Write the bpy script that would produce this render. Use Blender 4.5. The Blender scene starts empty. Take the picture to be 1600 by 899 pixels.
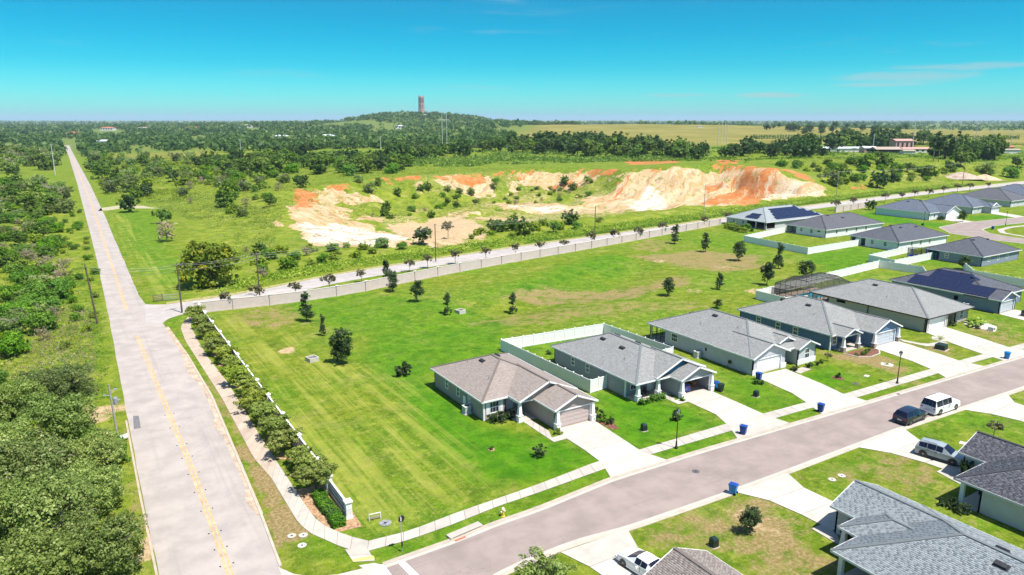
import bpy, math, random
import numpy as np
from mathutils import Vector, Matrix
R = math.radians
S = bpy.context.scene
COL = S.collection
# ------------------------------------------------------------------ camera
CAM_H, FPX, HOR, VPX = 35.0, 1120.0, 187.0, 90.0
PITCH = math.atan((449.5 - HOR) / FPX)
YAW = math.atan((800 - VPX) / math.hypot(FPX, 449.5 - HOR))
cam_d = bpy.data.cameras.new('camera'); cam = bpy.data.objects.new('camera', cam_d); COL.objects.link(cam)
cam_d.sensor_width = 36.0; cam_d.lens = 36.0 * FPX / 1600.0
cam_d.clip_start = 1.0; cam_d.clip_end = 60000
cam.location = (0, 0, CAM_H)
cam.rotation_euler = (math.pi / 2 - PITCH, 0, -YAW)
S.camera = cam
# ------------------------------------------------------------------ light
SUN_EL, SUN_AZ = R(65), math.atan2(0.33, -0.94)        # azimuth measured from +Y towards +X
SUN_V = Vector((math.sin(SUN_AZ) * math.cos(SUN_EL), math.cos(SUN_AZ) * math.cos(SUN_EL), math.sin(SUN_EL)))
sun_d = bpy.data.lights.new('sun', 'SUN'); sun_o = bpy.data.objects.new('sun', sun_d); COL.objects.link(sun_o)
sun_d.energy = 4.4; sun_d.angle = R(0.55); sun_d.color = (1.0, 0.955, 0.89)
sun_o.rotation_euler = SUN_V.to_track_quat('Z', 'Y').to_euler()
sun_o.location = (0, 0, 300)
S.view_settings.view_transform = 'Standard'; S.view_settings.look = 'None'
S.view_settings.gamma = 1.0; S.view_settings.use_curve_mapping = False
S.view_settings.exposure = 0.88
W = bpy.data.worlds.new('World'); S.world = W; W.use_nodes = True
# ------------------------------------------------------------------ node helper
class NT:
    def __init__(s, tree):
        s.t = tree
    def n(s, typ, **kw):
        nd = s.t.nodes.new(typ)
        for k, v in kw.items():
            setattr(nd, k, v)
        return nd
    def put(s, sock, v):
        if v is None: return
        if isinstance(v, bpy.types.NodeSocket): s.t.links.new(v, sock)
        elif isinstance(v, (tuple, list)) and sock.type == 'RGBA': sock.default_value = tuple(v) + (1,) * (4 - len(v))
        else: sock.default_value = v
    def math(s, op, a, b=None, c=None, clamp=False):
        m = s.n('ShaderNodeMath', operation=op, use_clamp=clamp)
        for i, v in enumerate((a, b, c)): s.put(m.inputs[i], v)
        return m.outputs[0]
    def vmath(s, op, a, b=None):
        m = s.n('ShaderNodeVectorMath', operation=op)
        s.put(m.inputs[0], a); s.put(m.inputs[1], b)
        return m.outputs[0]
    def mix(s, f, a, b, mode='MIX'):
        m = s.n('ShaderNodeMix', data_type='RGBA', blend_type=mode)
        s.put(m.inputs[0], f); s.put(m.inputs[6], a); s.put(m.inputs[7], b)
        return m.outputs[2]
    def ss(s, v, a, b, lo=0.0, hi=1.0):
        m = s.n('ShaderNodeMapRange', interpolation_type='SMOOTHSTEP')
        s.put(m.inputs[0], v)
        for i, x in enumerate((a, b, lo, hi)): m.inputs[i + 1].default_value = x
        return m.outputs[0]
    def noise(s, vec, scale, detail=3.0, rough=0.55, dist=0.0, col=False):
        m = s.n('ShaderNodeTexNoise')
        s.put(m.inputs['Vector'], vec); m.inputs['Scale'].default_value = scale
        m.inputs['Detail'].default_value = detail; m.inputs['Roughness'].default_value = rough
        m.inputs['Distortion'].default_value = dist
        return m.outputs['Color' if col else 'Fac']
    def coord(s, kind='Object'):
        return s.n('ShaderNodeTexCoord').outputs[kind]
    def pos(s):
        return s.n('ShaderNodeNewGeometry').outputs['Position']
    def scale(s, vec, sc, rot=(0, 0, 0)):
        m = s.n('ShaderNodeMapping'); s.put(m.inputs[0], vec)
        m.inputs[3].default_value = sc; m.inputs[2].default_value = rot
        return m.outputs[0]
    def aniso(s, vec, ang, across, along):
        a = s.n('ShaderNodeVectorMath', operation='DOT_PRODUCT'); s.put(a.inputs[0], vec); a.inputs[1].default_value = (math.cos(ang) * along, math.sin(ang) * along, 0)
        b = s.n('ShaderNodeVectorMath', operation='DOT_PRODUCT'); s.put(b.inputs[0], vec); b.inputs[1].default_value = (-math.sin(ang) * across, math.cos(ang) * across, 0)
        c = s.n('ShaderNodeCombineXYZ'); s.put(c.inputs[0], a.outputs['Value']); s.put(c.inputs[1], b.outputs['Value'])
        return c.outputs[0]
    def attr(s, name):
        return s.n('ShaderNodeAttribute', attribute_name=name)
    def rgb(s, a):
        m = s.n('ShaderNodeSeparateColor'); s.put(m.inputs[0], a)
        return m.outputs
    def bump(s, h, strength=0.3, dist=0.1):
        m = s.n('ShaderNodeBump'); s.put(m.inputs['Height'], h)
        m.inputs['Strength'].default_value = strength; m.inputs['Distance'].default_value = dist
        return m.outputs[0]
# ------------------------------------------------------------------ sky
def build_sky():
    t = NT(W.node_tree)
    for nd in list(W.node_tree.nodes): W.node_tree.nodes.remove(nd)
    sk = t.n('ShaderNodeTexSky', sky_type='NISHITA')
    sk.sun_disc = False; sk.sun_elevation = SUN_EL; sk.sun_rotation = SUN_AZ
    sk.air_density = 1.0; sk.dust_density = 0.6; sk.ozone_density = 1.5; sk.altitude = 50
    d = t.coord('Generated')
    sep = t.n('ShaderNodeSeparateXYZ'); t.put(sep.inputs[0], d)
    z = sep.outputs[2]
    rp = t.n('ShaderNodeValToRGB'); t.put(rp.inputs[0], t.math('MAXIMUM', z, 0.0))
    cr = rp.color_ramp; cr.interpolation = 'B_SPLINE'
    stops = SKY_STOPS
    cr.elements[0].position = stops[0][0]; cr.elements[0].color = stops[0][1] + (1,)
    cr.elements[1].position = stops[-1][0]; cr.elements[1].color = stops[-1][1] + (1,)
    for p, c in stops[1:-1]:
        e = cr.elements.new(p); e.color = c + (1,)
    col = t.mix(1.0, sk.outputs[0], rp.outputs[0], 'MULTIPLY')
    # thin streaks of cirrus, low over the horizon
    az = t.math('ARCTAN2', sep.outputs[0], sep.outputs[1])
    cv = t.n('ShaderNodeCombineXYZ'); t.put(cv.inputs[0], az); t.put(cv.inputs[1], t.math('MULTIPLY', z, 9.0))
    n1 = t.noise(cv.outputs[0], 6.0, 5, 0.6, 0.5)
    n2 = t.noise(cv.outputs[0], 2.2, 2, 0.5)
    cl = t.math('MULTIPLY', t.ss(n1, 0.52, 0.74), t.ss(n2, 0.5, 0.64))
    band = t.math('MULTIPLY', t.ss(z, 0.0, 0.02), t.ss(z, 0.30, 0.10))
    cl = t.math('MULTIPLY', t.math('MULTIPLY', cl, band), 0.3)
    for (ca, cz, wa, wz, am) in CLOUDS:
        da = t.math('DIVIDE', t.math('SUBTRACT', az, ca), wa)
        dz = t.math('DIVIDE', t.math('SUBTRACT', z, cz), wz)
        q = t.math('ADD', t.math('MULTIPLY', da, da), t.math('MULTIPLY', dz, dz))
        n3 = t.noise(cv.outputs[0], 14.0, 6, 0.62, 0.6)
        q = t.math('ADD', q, t.math('MULTIPLY', t.math('SUBTRACT', n3, 0.5), 2.4))
        cl = t.math('MAXIMUM', cl, t.math('MULTIPLY', t.ss(q, 1.0, -0.2), am))
    col = t.mix(cl, col, CLOUD_COL)
    bg = t.n('ShaderNodeBackground'); t.put(bg.inputs[0], col); bg.inputs[1].default_value = 0.115
    out = t.n('ShaderNodeOutputWorld'); W.node_tree.links.new(bg.outputs[0], out.inputs[0])
SKY_STOPS = [(0.0, (0.29, 0.74, 0.85)), (0.03, (0.155, 0.69, 0.82)), (0.07, (0.010, 0.51, 0.68)), (0.15, (0.0, 0.385, 0.525)), (0.3, (0.14, 0.42, 0.56)), (1.0, (0.86, 0.82, 0.84))]
CLOUDS = [(1.035, 0.049, 0.085, 0.009, 0.42), (1.10, 0.059, 0.11, 0.005, 0.4), (0.885, 0.030, 0.065, 0.0042, 0.5), (1.02, 0.041, 0.07, 0.004, 0.4), (0.78, 0.031, 0.07, 0.003, 0.3)]
CLOUD_COL = (2.7, 2.9, 2.95)
build_sky()
S.cycles.use_denoising = True
try: S.cycles.denoiser = 'OPENIMAGEDENOISE'
except Exception: pass
S.cycles.max_bounces = 6; S.cycles.transparent_max_bounces = 6
S.cycles.use_adaptive_sampling = True
# ------------------------------------------------------------------ photograph pixel -> point in the place
_F = np.array([math.sin(YAW) * math.cos(PITCH), math.cos(YAW) * math.cos(PITCH), -math.sin(PITCH)])
_R = np.array([math.cos(YAW), -math.sin(YAW), 0.0]); _U = np.cross(_R, _F)
def G(x, y, z=0.0):
    d = _F * FPX + _R * (x - 800) - _U * (y - 449.5)
    t = (z - CAM_H) / d[2]
    return float(d[0] * t), float(d[1] * t)
def far(x, D):
    """point at level distance D (along the view axis) seen at image column x"""
    fh = np.array([math.sin(YAW), math.cos(YAW)]); p = fh * D + _R[:2] * ((x - 800) / (FPX / math.cos(PITCH))) * D
    return float(p[0]), float(p[1])
# ------------------------------------------------------------------ objects
ORD = 'first second third fourth fifth sixth seventh eighth ninth tenth eleventh twelfth thirteenth fourteenth fifteenth sixteenth seventeenth eighteenth nineteenth twentieth'.split()
ORD += ['twenty-' + o for o in ORD[:9]]
def tag(o, label=None, cat=None, group=None, kind=None):
    if label: o['label'] = label
    if cat: o['category'] = cat
    if group: o['group'] = group
    if kind: o['kind'] = kind
    return o
def empty(name, loc=(0, 0, 0), rz=0.0, label=None, cat=None, group=None, kind=None):
    o = bpy.data.objects.new(name, None); COL.objects.link(o)
    o.location = loc; o.rotation_euler = (0, 0, rz); o.empty_display_size = 0.2
    return tag(o, label, cat, group, kind)
def link(name, me, parent=None, loc=None, rz=None, sc=None):
    o = bpy.data.objects.new(name, me); COL.objects.link(o)
    if parent: o.parent = parent
    if loc is not None: o.location = loc
    if rz is not None: o.rotation_euler = (0, 0, rz)
    if sc is not None: o.scale = (sc,) * 3 if isinstance(sc, (int, float)) else sc
    return o
def copy_tree(o, parent=None):
    c = o.copy(); COL.objects.link(c)
    if parent: c.parent = parent
    for ch in KIDS.get(o.name, []) or [k for k in o.children]:
        copy_tree(ch, c)
    return c
KIDS = {}
def np_mesh(name, v, f, mats, uv=None, smooth=False, attrs=None, mi=None):
    """v (N,3), f (M,k) arrays -> mesh"""
    v = np.asarray(v, np.float32); f = np.asarray(f, np.int32); k = f.shape[1]
    me = bpy.data.meshes.new(name)
    me.vertices.add(len(v)); me.vertices.foreach_set('co', v.ravel())
    me.loops.add(f.size); me.loops.foreach_set('vertex_index', f.ravel())
    me.polygons.add(len(f)); me.polygons.foreach_set('loop_start', np.arange(0, f.size, k, dtype=np.int32))
    me.polygons.foreach_set('loop_total', np.full(len(f), k, np.int32))
    if smooth: me.polygons.foreach_set('use_smooth', np.ones(len(f), bool))
    if mi is not None: me.polygons.foreach_set('material_index', np.asarray(mi, np.int32))
    for m in (mats if isinstance(mats, (list, tuple)) else [mats]): me.materials.append(m)
    me.update(calc_edges=True)
    if attrs:
        for nm, (typ, arr) in attrs.items():
            a = me.attributes.new(nm, typ, 'POINT')
            a.data.foreach_set('color' if 'COLOR' in typ else 'value', np.asarray(arr, np.float32).ravel())
    return me
class MB:
    """collects boxes, prisms, tubes; build() links ONE mesh object"""
    def __init__(s): s.v = []; s.f = []; s.m = []; s.uv = {}; s.M = None; s.mi = 0
    def add(s, vs, fs, mi=None, uvs=None):
        b = len(s.v)
        if s.M is not None: vs = [s.M @ Vector(p) for p in vs]
        s.v.extend(tuple(p) for p in vs)
        for i, f in enumerate(fs):
            if uvs: s.uv[len(s.f)] = uvs[i]
            s.f.append(tuple(b + j for j in f)); s.m.append(s.mi if mi is None else mi)
        return s
    def box(s, x0, x1, y0, y1, z0, z1, mi=None):
        vs = [(x0, y0, z0), (x1, y0, z0), (x1, y1, z0), (x0, y1, z0), (x0, y0, z1), (x1, y0, z1), (x1, y1, z1), (x0, y1, z1)]
        return s.add(vs, [(3, 2, 1, 0), (4, 5, 6, 7), (0, 1, 5, 4), (1, 2, 6, 5), (2, 3, 7, 6), (3, 0, 4, 7)], mi)
    def taper(s, cx, cy, a0, b0, z0, a1, b1, z1, mi=None):
        vs = [(cx + i * a, cy + j * b, z) for (a, b, z) in ((a0, b0, z0), (a1, b1, z1)) for (i, j) in ((-1, -1), (1, -1), (1, 1), (-1, 1))]
        return s.add(vs, [(3, 2, 1, 0), (4, 5, 6, 7), (0, 1, 5, 4), (1, 2, 6, 5), (2, 3, 7, 6), (3, 0, 4, 7)], mi)
    def prism(s, poly, z0, z1, mi=None):
        n = len(poly)
        vs = [(p[0], p[1], z0) for p in poly] + [(p[0], p[1], z1) for p in poly]
        fs = [tuple(range(n - 1, -1, -1)), tuple(range(n, 2 * n))] + [(i, (i + 1) % n, n + (i + 1) % n, n + i) for i in range(n)]
        return s.add(vs, fs, mi)
    def bar(s, p0, p1, w, h, mi=None, up=(0, 0, 1)):
        """box of section w (sideways) x h (upwards) from p0 to p1, top face on the line"""
        p0 = Vector(p0); p1 = Vector(p1); d = (p1 - p0).normalized(); sd = d.cross(Vector(up)).normalized(); u = sd.cross(d)
        vs = [p + sd * (i * w / 2) + u * (j * h) for p in (p0, p1) for (i, j) in ((-1, -1), (1, -1), (1, 0), (-1, 0))]
        return s.add(vs, [(3, 2, 1, 0), (4, 5, 6, 7), (0, 1, 5, 4), (1, 2, 6, 5), (2, 3, 7, 6), (3, 0, 4, 7)], mi)
    def tube(s, pts, rad, n=7, mi=None, cap=True):
        pts = [Vector(p) for p in pts]
        rad = rad if isinstance(rad, (list, tuple)) else [rad] * len(pts)
        vs = []; fs = []
        for i, p in enumerate(pts):
            d = (pts[min(i + 1, len(pts) - 1)] - pts[max(i - 1, 0)])
            d = d.normalized() if d.length > 1e-6 else Vector((0, 0, 1))
            a = d.cross(Vector((0, 1, 0)) if abs(d.y) < 0.9 else Vector((1, 0, 0))).normalized(); b = d.cross(a)
            for k in range(n):
                t = 2 * math.pi * k / n
                vs.append(p + (a * math.cos(t) + b * math.sin(t)) * rad[i])
        for i in range(len(pts) - 1):
            for k in range(n):
                fs.append((i * n + k, i * n + (k + 1) % n, (i + 1) * n + (k + 1) % n, (i + 1) * n + k))
        if cap:
            fs.append(tuple(range(n))[::-1]); fs.append(tuple((len(pts) - 1) * n + k for k in range(n)))
        return s.add(vs, fs, mi)
    def lathe(s, prof, n=12, cx=0, cy=0, mi=None):
        vs = [(cx + r * math.cos(2 * math.pi * k / n), cy + r * math.sin(2 * math.pi * k / n), z) for (r, z) in prof for k in range(n)]
        fs = [(i * n + k, i * n + (k + 1) % n, (i + 1) * n + (k + 1) % n, (i + 1) * n + k) for i in range(len(prof) - 1) for k in range(n)]
        fs.append(tuple(range(n))[::-1]); fs.append(tuple((len(prof) - 1) * n + k for k in range(n)))
        return s.add(vs, fs, mi)
    def face(s, vs, mi=None, uv=None):
        return s.add(vs, [tuple(range(len(vs)))], mi, [uv] if uv else None)
    def mesh(s, name, mats, smooth=False, bevel=0.0):
        me = bpy.data.meshes.new(name); me.from_pydata(s.v, [], s.f)
        for m in (mats if isinstance(mats, (list, tuple)) else [mats]): me.materials.append(m)
        me.polygons.foreach_set('material_index', s.m)
        if smooth: me.polygons.foreach_set('use_smooth', [True] * len(s.f))
        if s.uv:
            ul = me.uv_layers.new(name='UVMap')
            for pi, uvs in s.uv.items():
                for j, li in enumerate(me.polygons[pi].loop_indices): ul.data[li].uv = uvs[j]
        me.update()
        return me
    def build(s, name, mats, parent=None, smooth=False, loc=None, rz=None):
        return link(name, s.mesh(name, mats, smooth), parent, loc, rz)
# ------------------------------------------------------------------ materials
MATS = {}
def newmat(name):
    m = bpy.data.materials.new(name); m.use_nodes = True
    t = NT(m.node_tree); b = m.node_tree.nodes['Principled BSDF']
    MATS[name] = m
    return m, t, b
def mat(name, col, rough=0.7, var=0.12, sc=3.0, metal=0.0, bump=0.0, bsc=20.0, spec=0.4, col2=None):
    """surface of one colour with grain and slow mottling"""
    if name in MATS: return MATS[name]
    m, t, b = newmat(name)
    v = t.coord('Object')
    n = t.noise(v, sc, 5, 0.6); n2 = t.noise(v, sc * 7.3, 3, 0.6)
    f = t.math('ADD', t.math('MULTIPLY', n, 0.6), t.math('MULTIPLY', n2, 0.4))
    lo = tuple(max(0, c * (1 - var * 1.6)) for c in col); hi = tuple(min(1, c * (1 + var * 1.4)) for c in col)
    if col2: hi = col2
    c = t.mix(t.ss(f, 0.3, 0.7), lo, hi)
    t.put(b.inputs['Base Color'], c); b.inputs['Roughness'].default_value = rough
    b.inputs['Metallic'].default_value = metal; b.inputs['Specular IOR Level'].default_value = spec
    if bump: t.put(b.inputs['Normal'], t.bump(t.noise(v, bsc, 4, 0.6), bump, 0.05))
    return m
def paint(name, col, rough=0.25):
    if name in MATS: return MATS[name]
    m, t, b = newmat(name)
    n = t.noise(t.coord('Object'), 2.0, 4)
    t.put(b.inputs['Base Color'], t.mix(n, tuple(c * 0.92 for c in col), tuple(min(1, c * 1.06) for c in col)))
    b.inputs['Roughness'].default_value = rough; b.inputs['Coat Weight'].default_value = 0.6; b.inputs['Coat Roughness'].default_value = 0.05
    return m
LEAF_GAIN = 1.65
def leafmat(name, c1, c2, c3, sub=0.42, objvar=0.35, rough=0.5):
    """foliage: leaf-to-leaf tints from the 'tint' attribute, a slower drift from plant to plant"""
    g_ = LEAF_GAIN; c1, c2, c3 = [tuple(min(.8, x * g_) for x in c) for c in (c1, c2, c3)]
    m, t, b = newmat(name)
    a = t.attr('tint').outputs['Fac']
    oi = t.n('ShaderNodeObjectInfo').outputs['Random']
    c = t.mix(t.ss(a, 0.0, 0.6), c1, c2)
    c = t.mix(t.ss(a, 0.62, 1.0), c, c3)
    hs = t.n('ShaderNodeHueSaturation'); t.put(hs.inputs['Color'], c)
    t.put(hs.inputs['Hue'], t.math('ADD', 0.5 - 0.02 * objvar, t.math('MULTIPLY', oi, 0.045 * objvar)))
    t.put(hs.inputs['Value'], t.math('ADD', 1 - 0.4 * objvar, t.math('MULTIPLY', t.math('FRACT', t.math('MULTIPLY', oi, 7.31)), 0.8 * objvar)))
    t.put(hs.inputs['Saturation'], t.math('ADD', 0.93, t.math('MULTIPLY', t.math('FRACT', t.math('MULTIPLY', oi, 3.7)), 0.15)))
    col = hs.outputs[0]
    t.put(b.inputs['Base Color'], col); b.inputs['Roughness'].default_value = rough; b.inputs['Specular IOR Level'].default_value = 0.25
    tr = t.n('ShaderNodeBsdfTranslucent'); t.put(tr.inputs[0], t.mix(0.5, col, (1.0, 0.9, 0.1), 'MULTIPLY'))
    t.put(tr.inputs[0], col)
    mx = t.n('ShaderNodeMixShader'); mx.inputs[0].default_value = sub
    out = [n for n in m.node_tree.nodes if n.type == 'OUTPUT_MATERIAL'][0]
    m.node_tree.links.new(b.outputs[0], mx.inputs[1]); m.node_tree.links.new(tr.outputs[0], mx.inputs[2]); m.node_tree.links.new(mx.outputs[0], out.inputs[0])
    return m
def asphalt(name, col, tracks=True, patch=True):
    m, t, b = newmat(name)
    p = t.pos()
    n = t.noise(p, 0.35, 5, 0.6); g = t.noise(p, 22.0, 2, 0.6)
    lo = tuple(c * 0.86 for c in col); hi = tuple(c * 1.1 for c in col)
    c = t.mix(t.ss(n, 0.3, 0.7), lo, hi)
    c = t.mix(t.math('MULTIPLY', t.ss(g, 0.35, 0.7), 0.22), c, tuple(x * 0.62 for x in col))
    st = t.noise(t.scale(p, TRACK_SCALE[name]), 1.0, 4, 0.65)
    c = t.mix(t.math('MULTIPLY', t.ss(st, 0.52, 0.72), 0.35), c, tuple(x * 0.66 for x in col))
    o_ = t.noise(p, 0.22, 7, 0.7); c = t.mix(t.math('MULTIPLY', t.ss(o_, 0.53, 0.68), 0.3), c, tuple(x * 0.6 for x in col))
    if patch:
        q = t.noise(p, 0.9, 6, 0.7); c = t.mix(t.math('MULTIPLY', t.ss(q, 0.6, 0.75), 0.5), c, tuple(min(1, x * 1.25) for x in col))
    ck = t.n('ShaderNodeTexVoronoi', feature='DISTANCE_TO_EDGE'); t.put(ck.inputs['Vector'], t.vmath('ADD', p, t.noise(p, 0.8, 3, 0.6, col=True))); ck.inputs['Scale'].default_value = 0.22
    c = t.mix(t.math('MULTIPLY', t.math('MULTIPLY', t.ss(ck.outputs[0], 0.009, 0.002), t.ss(t.noise(p, 0.07, 2), 0.5, 0.62)), 0.28), c, tuple(x * 0.55 for x in col))
    t.put(b.inputs['Base Color'], c); b.inputs['Roughness'].default_value = 0.85; b.inputs['Specular IOR Level'].default_value = 0.25
    t.put(b.inputs['Normal'], t.bump(g, 0.25, 0.02))
    return m
TRACK_SCALE = {'road_asphalt': (0.9, 0.02, 1), 'street_asphalt': (0.03, 0.9, 1), 'cross_asphalt': (0.05, 0.5, 1)}
M_ROAD = asphalt('road_asphalt', (0.375, 0.330, 0.298))
M_STREET = asphalt('street_asphalt', (0.285, 0.232, 0.208), patch=False)
M_CROSS = asphalt('cross_asphalt', (0.40, 0.365, 0.34))
def concrete(name, col, stain=0.3):
    m, t, b = newmat(name)
    p = t.pos(); oi = t.n('ShaderNodeObjectInfo').outputs['Random']
    n = t.noise(p, 0.8, 5, 0.62); g = t.noise(p, 9.0, 4, 0.6)
    c = t.mix(t.ss(n, 0.35, 0.72), col, tuple(x * (1 - stain) for x in col))
    c = t.mix(t.math('MULTIPLY', g, 0.18), c, tuple(x * 0.55 for x in col))
    st = t.noise(p, 0.35, 6, 0.7); c = t.mix(t.math('MULTIPLY', t.ss(st, 0.52, 0.7), 0.4), c, tuple(x * 0.66 for x in col))
    v = t.math('ADD', 0.88, t.math('MULTIPLY', oi, 0.16))
    hs = t.n('ShaderNodeHueSaturation'); t.put(hs.inputs['Color'], c); t.put(hs.inputs['Value'], v)
    t.put(b.inputs['Base Color'], hs.outputs[0]); b.inputs['Roughness'].default_value = 0.8; b.inputs['Specular IOR Level'].default_value = 0.3
    t.put(b.inputs['Normal'], t.bump(g, 0.15, 0.02))
    return m
M_CONC = concrete('new_concrete', (0.48, 0.44, 0.38), 0.16)
M_DRIVE = concrete('driveway_concrete', (0.53, 0.495, 0.43), 0.16)
M_KERB = concrete('kerb_concrete', (0.47, 0.41, 0.33), 0.2)
M_OLDC = concrete('old_concrete', (0.48, 0.385, 0.30), 0.2)
M_JOINT = mat('joint_dirt', (0.16, 0.13, 0.09), 0.95)
def shingle(name, c1, c2, c3):
    """asphalt shingles: courses from the UV map (metres along the eave, metres up the slope)"""
    m, t, b = newmat(name)
    uv = t.coord('UV')
    br = t.n('ShaderNodeTexBrick'); t.put(br.inputs['Vector'], uv)
    br.offset = 0.5; br.inputs['Scale'].default_value = 1.0; br.inputs['Brick Width'].default_value = 0.33; br.inputs['Row Height'].default_value = 0.145
    br.inputs['Mortar Size'].default_value = 0.012; br.inputs['Mortar Smooth'].default_value = 0.3; br.inputs['Bias'].default_value = 0.0
    br.inputs['Color1'].default_value = (0, 0, 0, 1); br.inputs['Color2'].default_value = (1, 1, 1, 1); br.inputs['Mortar'].default_value = (0.5, 0.5, 0.5, 1)
    g = t.noise(uv, 30.0, 3, 0.7); n = t.noise(uv, 0.5, 4, 0.6)
    f = t.rgb(br.outputs['Color'])[0]
    wn = t.noise(t.scale(uv, (3.0, 6.9, 1)), 1.0, 1, 0.5)
    f = t.math('ADD', t.math('MULTIPLY', f, 0.55), t.math('MULTIPLY', wn, 0.45))
    c = t.mix(t.ss(f, 0.15, 0.6), c1, c2)
    c = t.mix(t.ss(f, 0.6, 0.95), c, c3)
    c = t.mix(t.math('MULTIPLY', br.outputs['Fac'], 0.75), c, tuple(x * 0.35 for x in c1))
    c = t.mix(t.math('MULTIPLY', t.ss(n, 0.4, 0.75), 0.25), c, tuple(x * 0.7 for x in c2))
    c = t.mix(t.math('MULTIPLY', g, 0.3), c, tuple(x * 0.6 for x in c1))
    t.put(b.inputs['Base Color'], c); b.inputs['Roughness'].default_value = 0.9; b.inputs['Specular IOR Level'].default_value = 0.2
    h = t.math('SUBTRACT', t.math('MULTIPLY', f, 0.4), br.outputs['Fac'])
    t.put(b.inputs['Normal'], t.bump(h, 0.5, 0.02))
    return m
SH = {
 'grey': shingle('shingle_grey', (0.215, 0.215, 0.205), (0.285, 0.288, 0.28), (0.355, 0.36, 0.35)),
 'brown': shingle('shingle_taupe', (0.255, 0.21, 0.185), (0.325, 0.275, 0.245), (0.39, 0.34, 0.305)),
 'dark': shingle('shingle_charcoal', (0.085, 0.087, 0.10), (0.125, 0.128, 0.145), (0.18, 0.182, 0.20)),
 'slate': shingle('shingle_slate', (0.07, 0.075, 0.095), (0.115, 0.12, 0.14), (0.18, 0.18, 0.20)),
 'blue': shingle('shingle_blue', (0.085, 0.10, 0.14), (0.135, 0.16, 0.20), (0.19, 0.215, 0.25)),
 'pale': shingle('shingle_pale', (0.22, 0.25, 0.26), (0.34, 0.375, 0.385), (0.43, 0.465, 0.47)),
}
def stucco(name, col): return mat(name, col, 0.9, 0.05, 1.2, bump=0.25, bsc=60, spec=0.2)
M_WHITE = mat('white_trim', (0.78, 0.78, 0.77), 0.5, 0.04, 2)
M_VINYL = mat('white_vinyl', (0.82, 0.81, 0.79), 0.4, 0.04, 1.5)
M_SOFFIT = mat('soffit', (0.6, 0.6, 0.6), 0.7, 0.05)
M_FRAME = mat('window_frame', (0.75, 0.75, 0.75), 0.4, 0.03)
M_BRONZE = mat('dark_bronze', (0.035, 0.03, 0.028), 0.5, 0.1)
M_BLACK = mat('black_metal', (0.02, 0.02, 0.022), 0.4, 0.15)
M_VENT = mat('vent_metal', (0.028, 0.028, 0.034), 0.6, 0.2)
M_GALV = mat('galvanised', (0.42, 0.43, 0.44), 0.45, 0.15, metal=0.5)
M_WOOD = mat('pole_wood', (0.115, 0.085, 0.062), 0.9, 0.3, 4)
M_WOODPALE = mat('pole_grey_wood', (0.33, 0.29, 0.25), 0.9, 0.25, 4)
M_CPOLE = mat('concrete_pole', (0.52, 0.51, 0.49), 0.8, 0.12, 2)
M_WIRE = mat('cable', (0.30, 0.30, 0.29), 0.5, 0.1)
M_BARK = mat('bark', (0.13, 0.10, 0.075), 0.95, 0.35, 3, bump=0.5, bsc=12)
M_BARKPALE = mat('bark_pale', (0.27, 0.23, 0.19), 0.95, 0.3, 3, bump=0.4, bsc=12)
M_TWIG = mat('bare_twig', (0.30, 0.26, 0.21), 0.9, 0.3, 3)
M_STONE = mat('ledge_stone', (0.30, 0.25, 0.21), 0.9, 0.4, 3, bump=0.6, bsc=8)
M_MULCH = mat('red_mulch', (0.17, 0.075, 0.045), 0.95, 0.5, 4, bump=0.8, bsc=10)
M_TANMULCH = mat('tan_mulch', (0.36, 0.22, 0.12), 0.95, 0.45, 3, bump=0.8, bsc=10)
M_RUBBER = mat('tyre', (0.018, 0.018, 0.018), 0.85, 0.2)
M_ALLOY = mat('alloy', (0.42, 0.42, 0.43), 0.35, 0.1, metal=0.7)
M_YEL = mat('yellow_paint', (0.50, 0.335, 0.175), 0.85, 0.22, 1.2)
M_WPAINT = mat('white_paint', (0.72, 0.70, 0.67), 0.85, 0.15, 1.5)
M_BIN = mat('bin_blue', (0.01, 0.055, 0.27), 0.45, 0.15)
M_BINB = mat('bin_bright_blue', (0.015, 0.22, 0.55), 0.45, 0.12)
M_UTIL = mat('utility_green', (0.012, 0.03, 0.024), 0.5, 0.15)
def glassy(name, col, rough=0.06):
    m, t, b = newmat(name)
    n = t.noise(t.coord('Object'), 1.2, 2)
    t.put(b.inputs['Base Color'], t.mix(n, tuple(c * 0.6 for c in col), tuple(c * 1.5 for c in col)))
    b.inputs['Roughness'].default_value = rough; b.inputs['Specular IOR Level'].default_value = 0.6
    return m
M_GLASS = glassy('window_glass', (0.022, 0.03, 0.045))
M_CARGLASS = glassy('car_glass', (0.010, 0.013, 0.03), 0.08); M_CARGLASS.node_tree.nodes['Principled BSDF'].inputs['Specular IOR Level'].default_value = 0.3
M_CAVE = mat('dark_interior', (0.05, 0.05, 0.055), 0.9, 0.2)
M_BLIND = mat('pale_blind', (0.42, 0.43, 0.45), 0.7, 0.1)
def solar_mat():
    m, t, b = newmat('solar_cell')
    v = t.coord('Object')
    br = t.n('ShaderNodeTexBrick'); t.put(br.inputs['Vector'], v); br.offset = 0.0
    br.inputs['Scale'].default_value = 1; br.inputs['Brick Width'].default_value = 0.16; br.inputs['Row Height'].default_value = 0.16; br.inputs['Mortar Size'].default_value = 0.006
    br.inputs['Color1'].default_value = (0.008, 0.012, 0.04, 1); br.inputs['Color2'].default_value = (0.012, 0.017, 0.055, 1); br.inputs['Mortar'].default_value = (0.05, 0.055, 0.08, 1)
    t.put(b.inputs['Base Color'], br.outputs[0]); b.inputs['Roughness'].default_value = 0.12
    return m
M_SOLAR = solar_mat()
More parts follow.
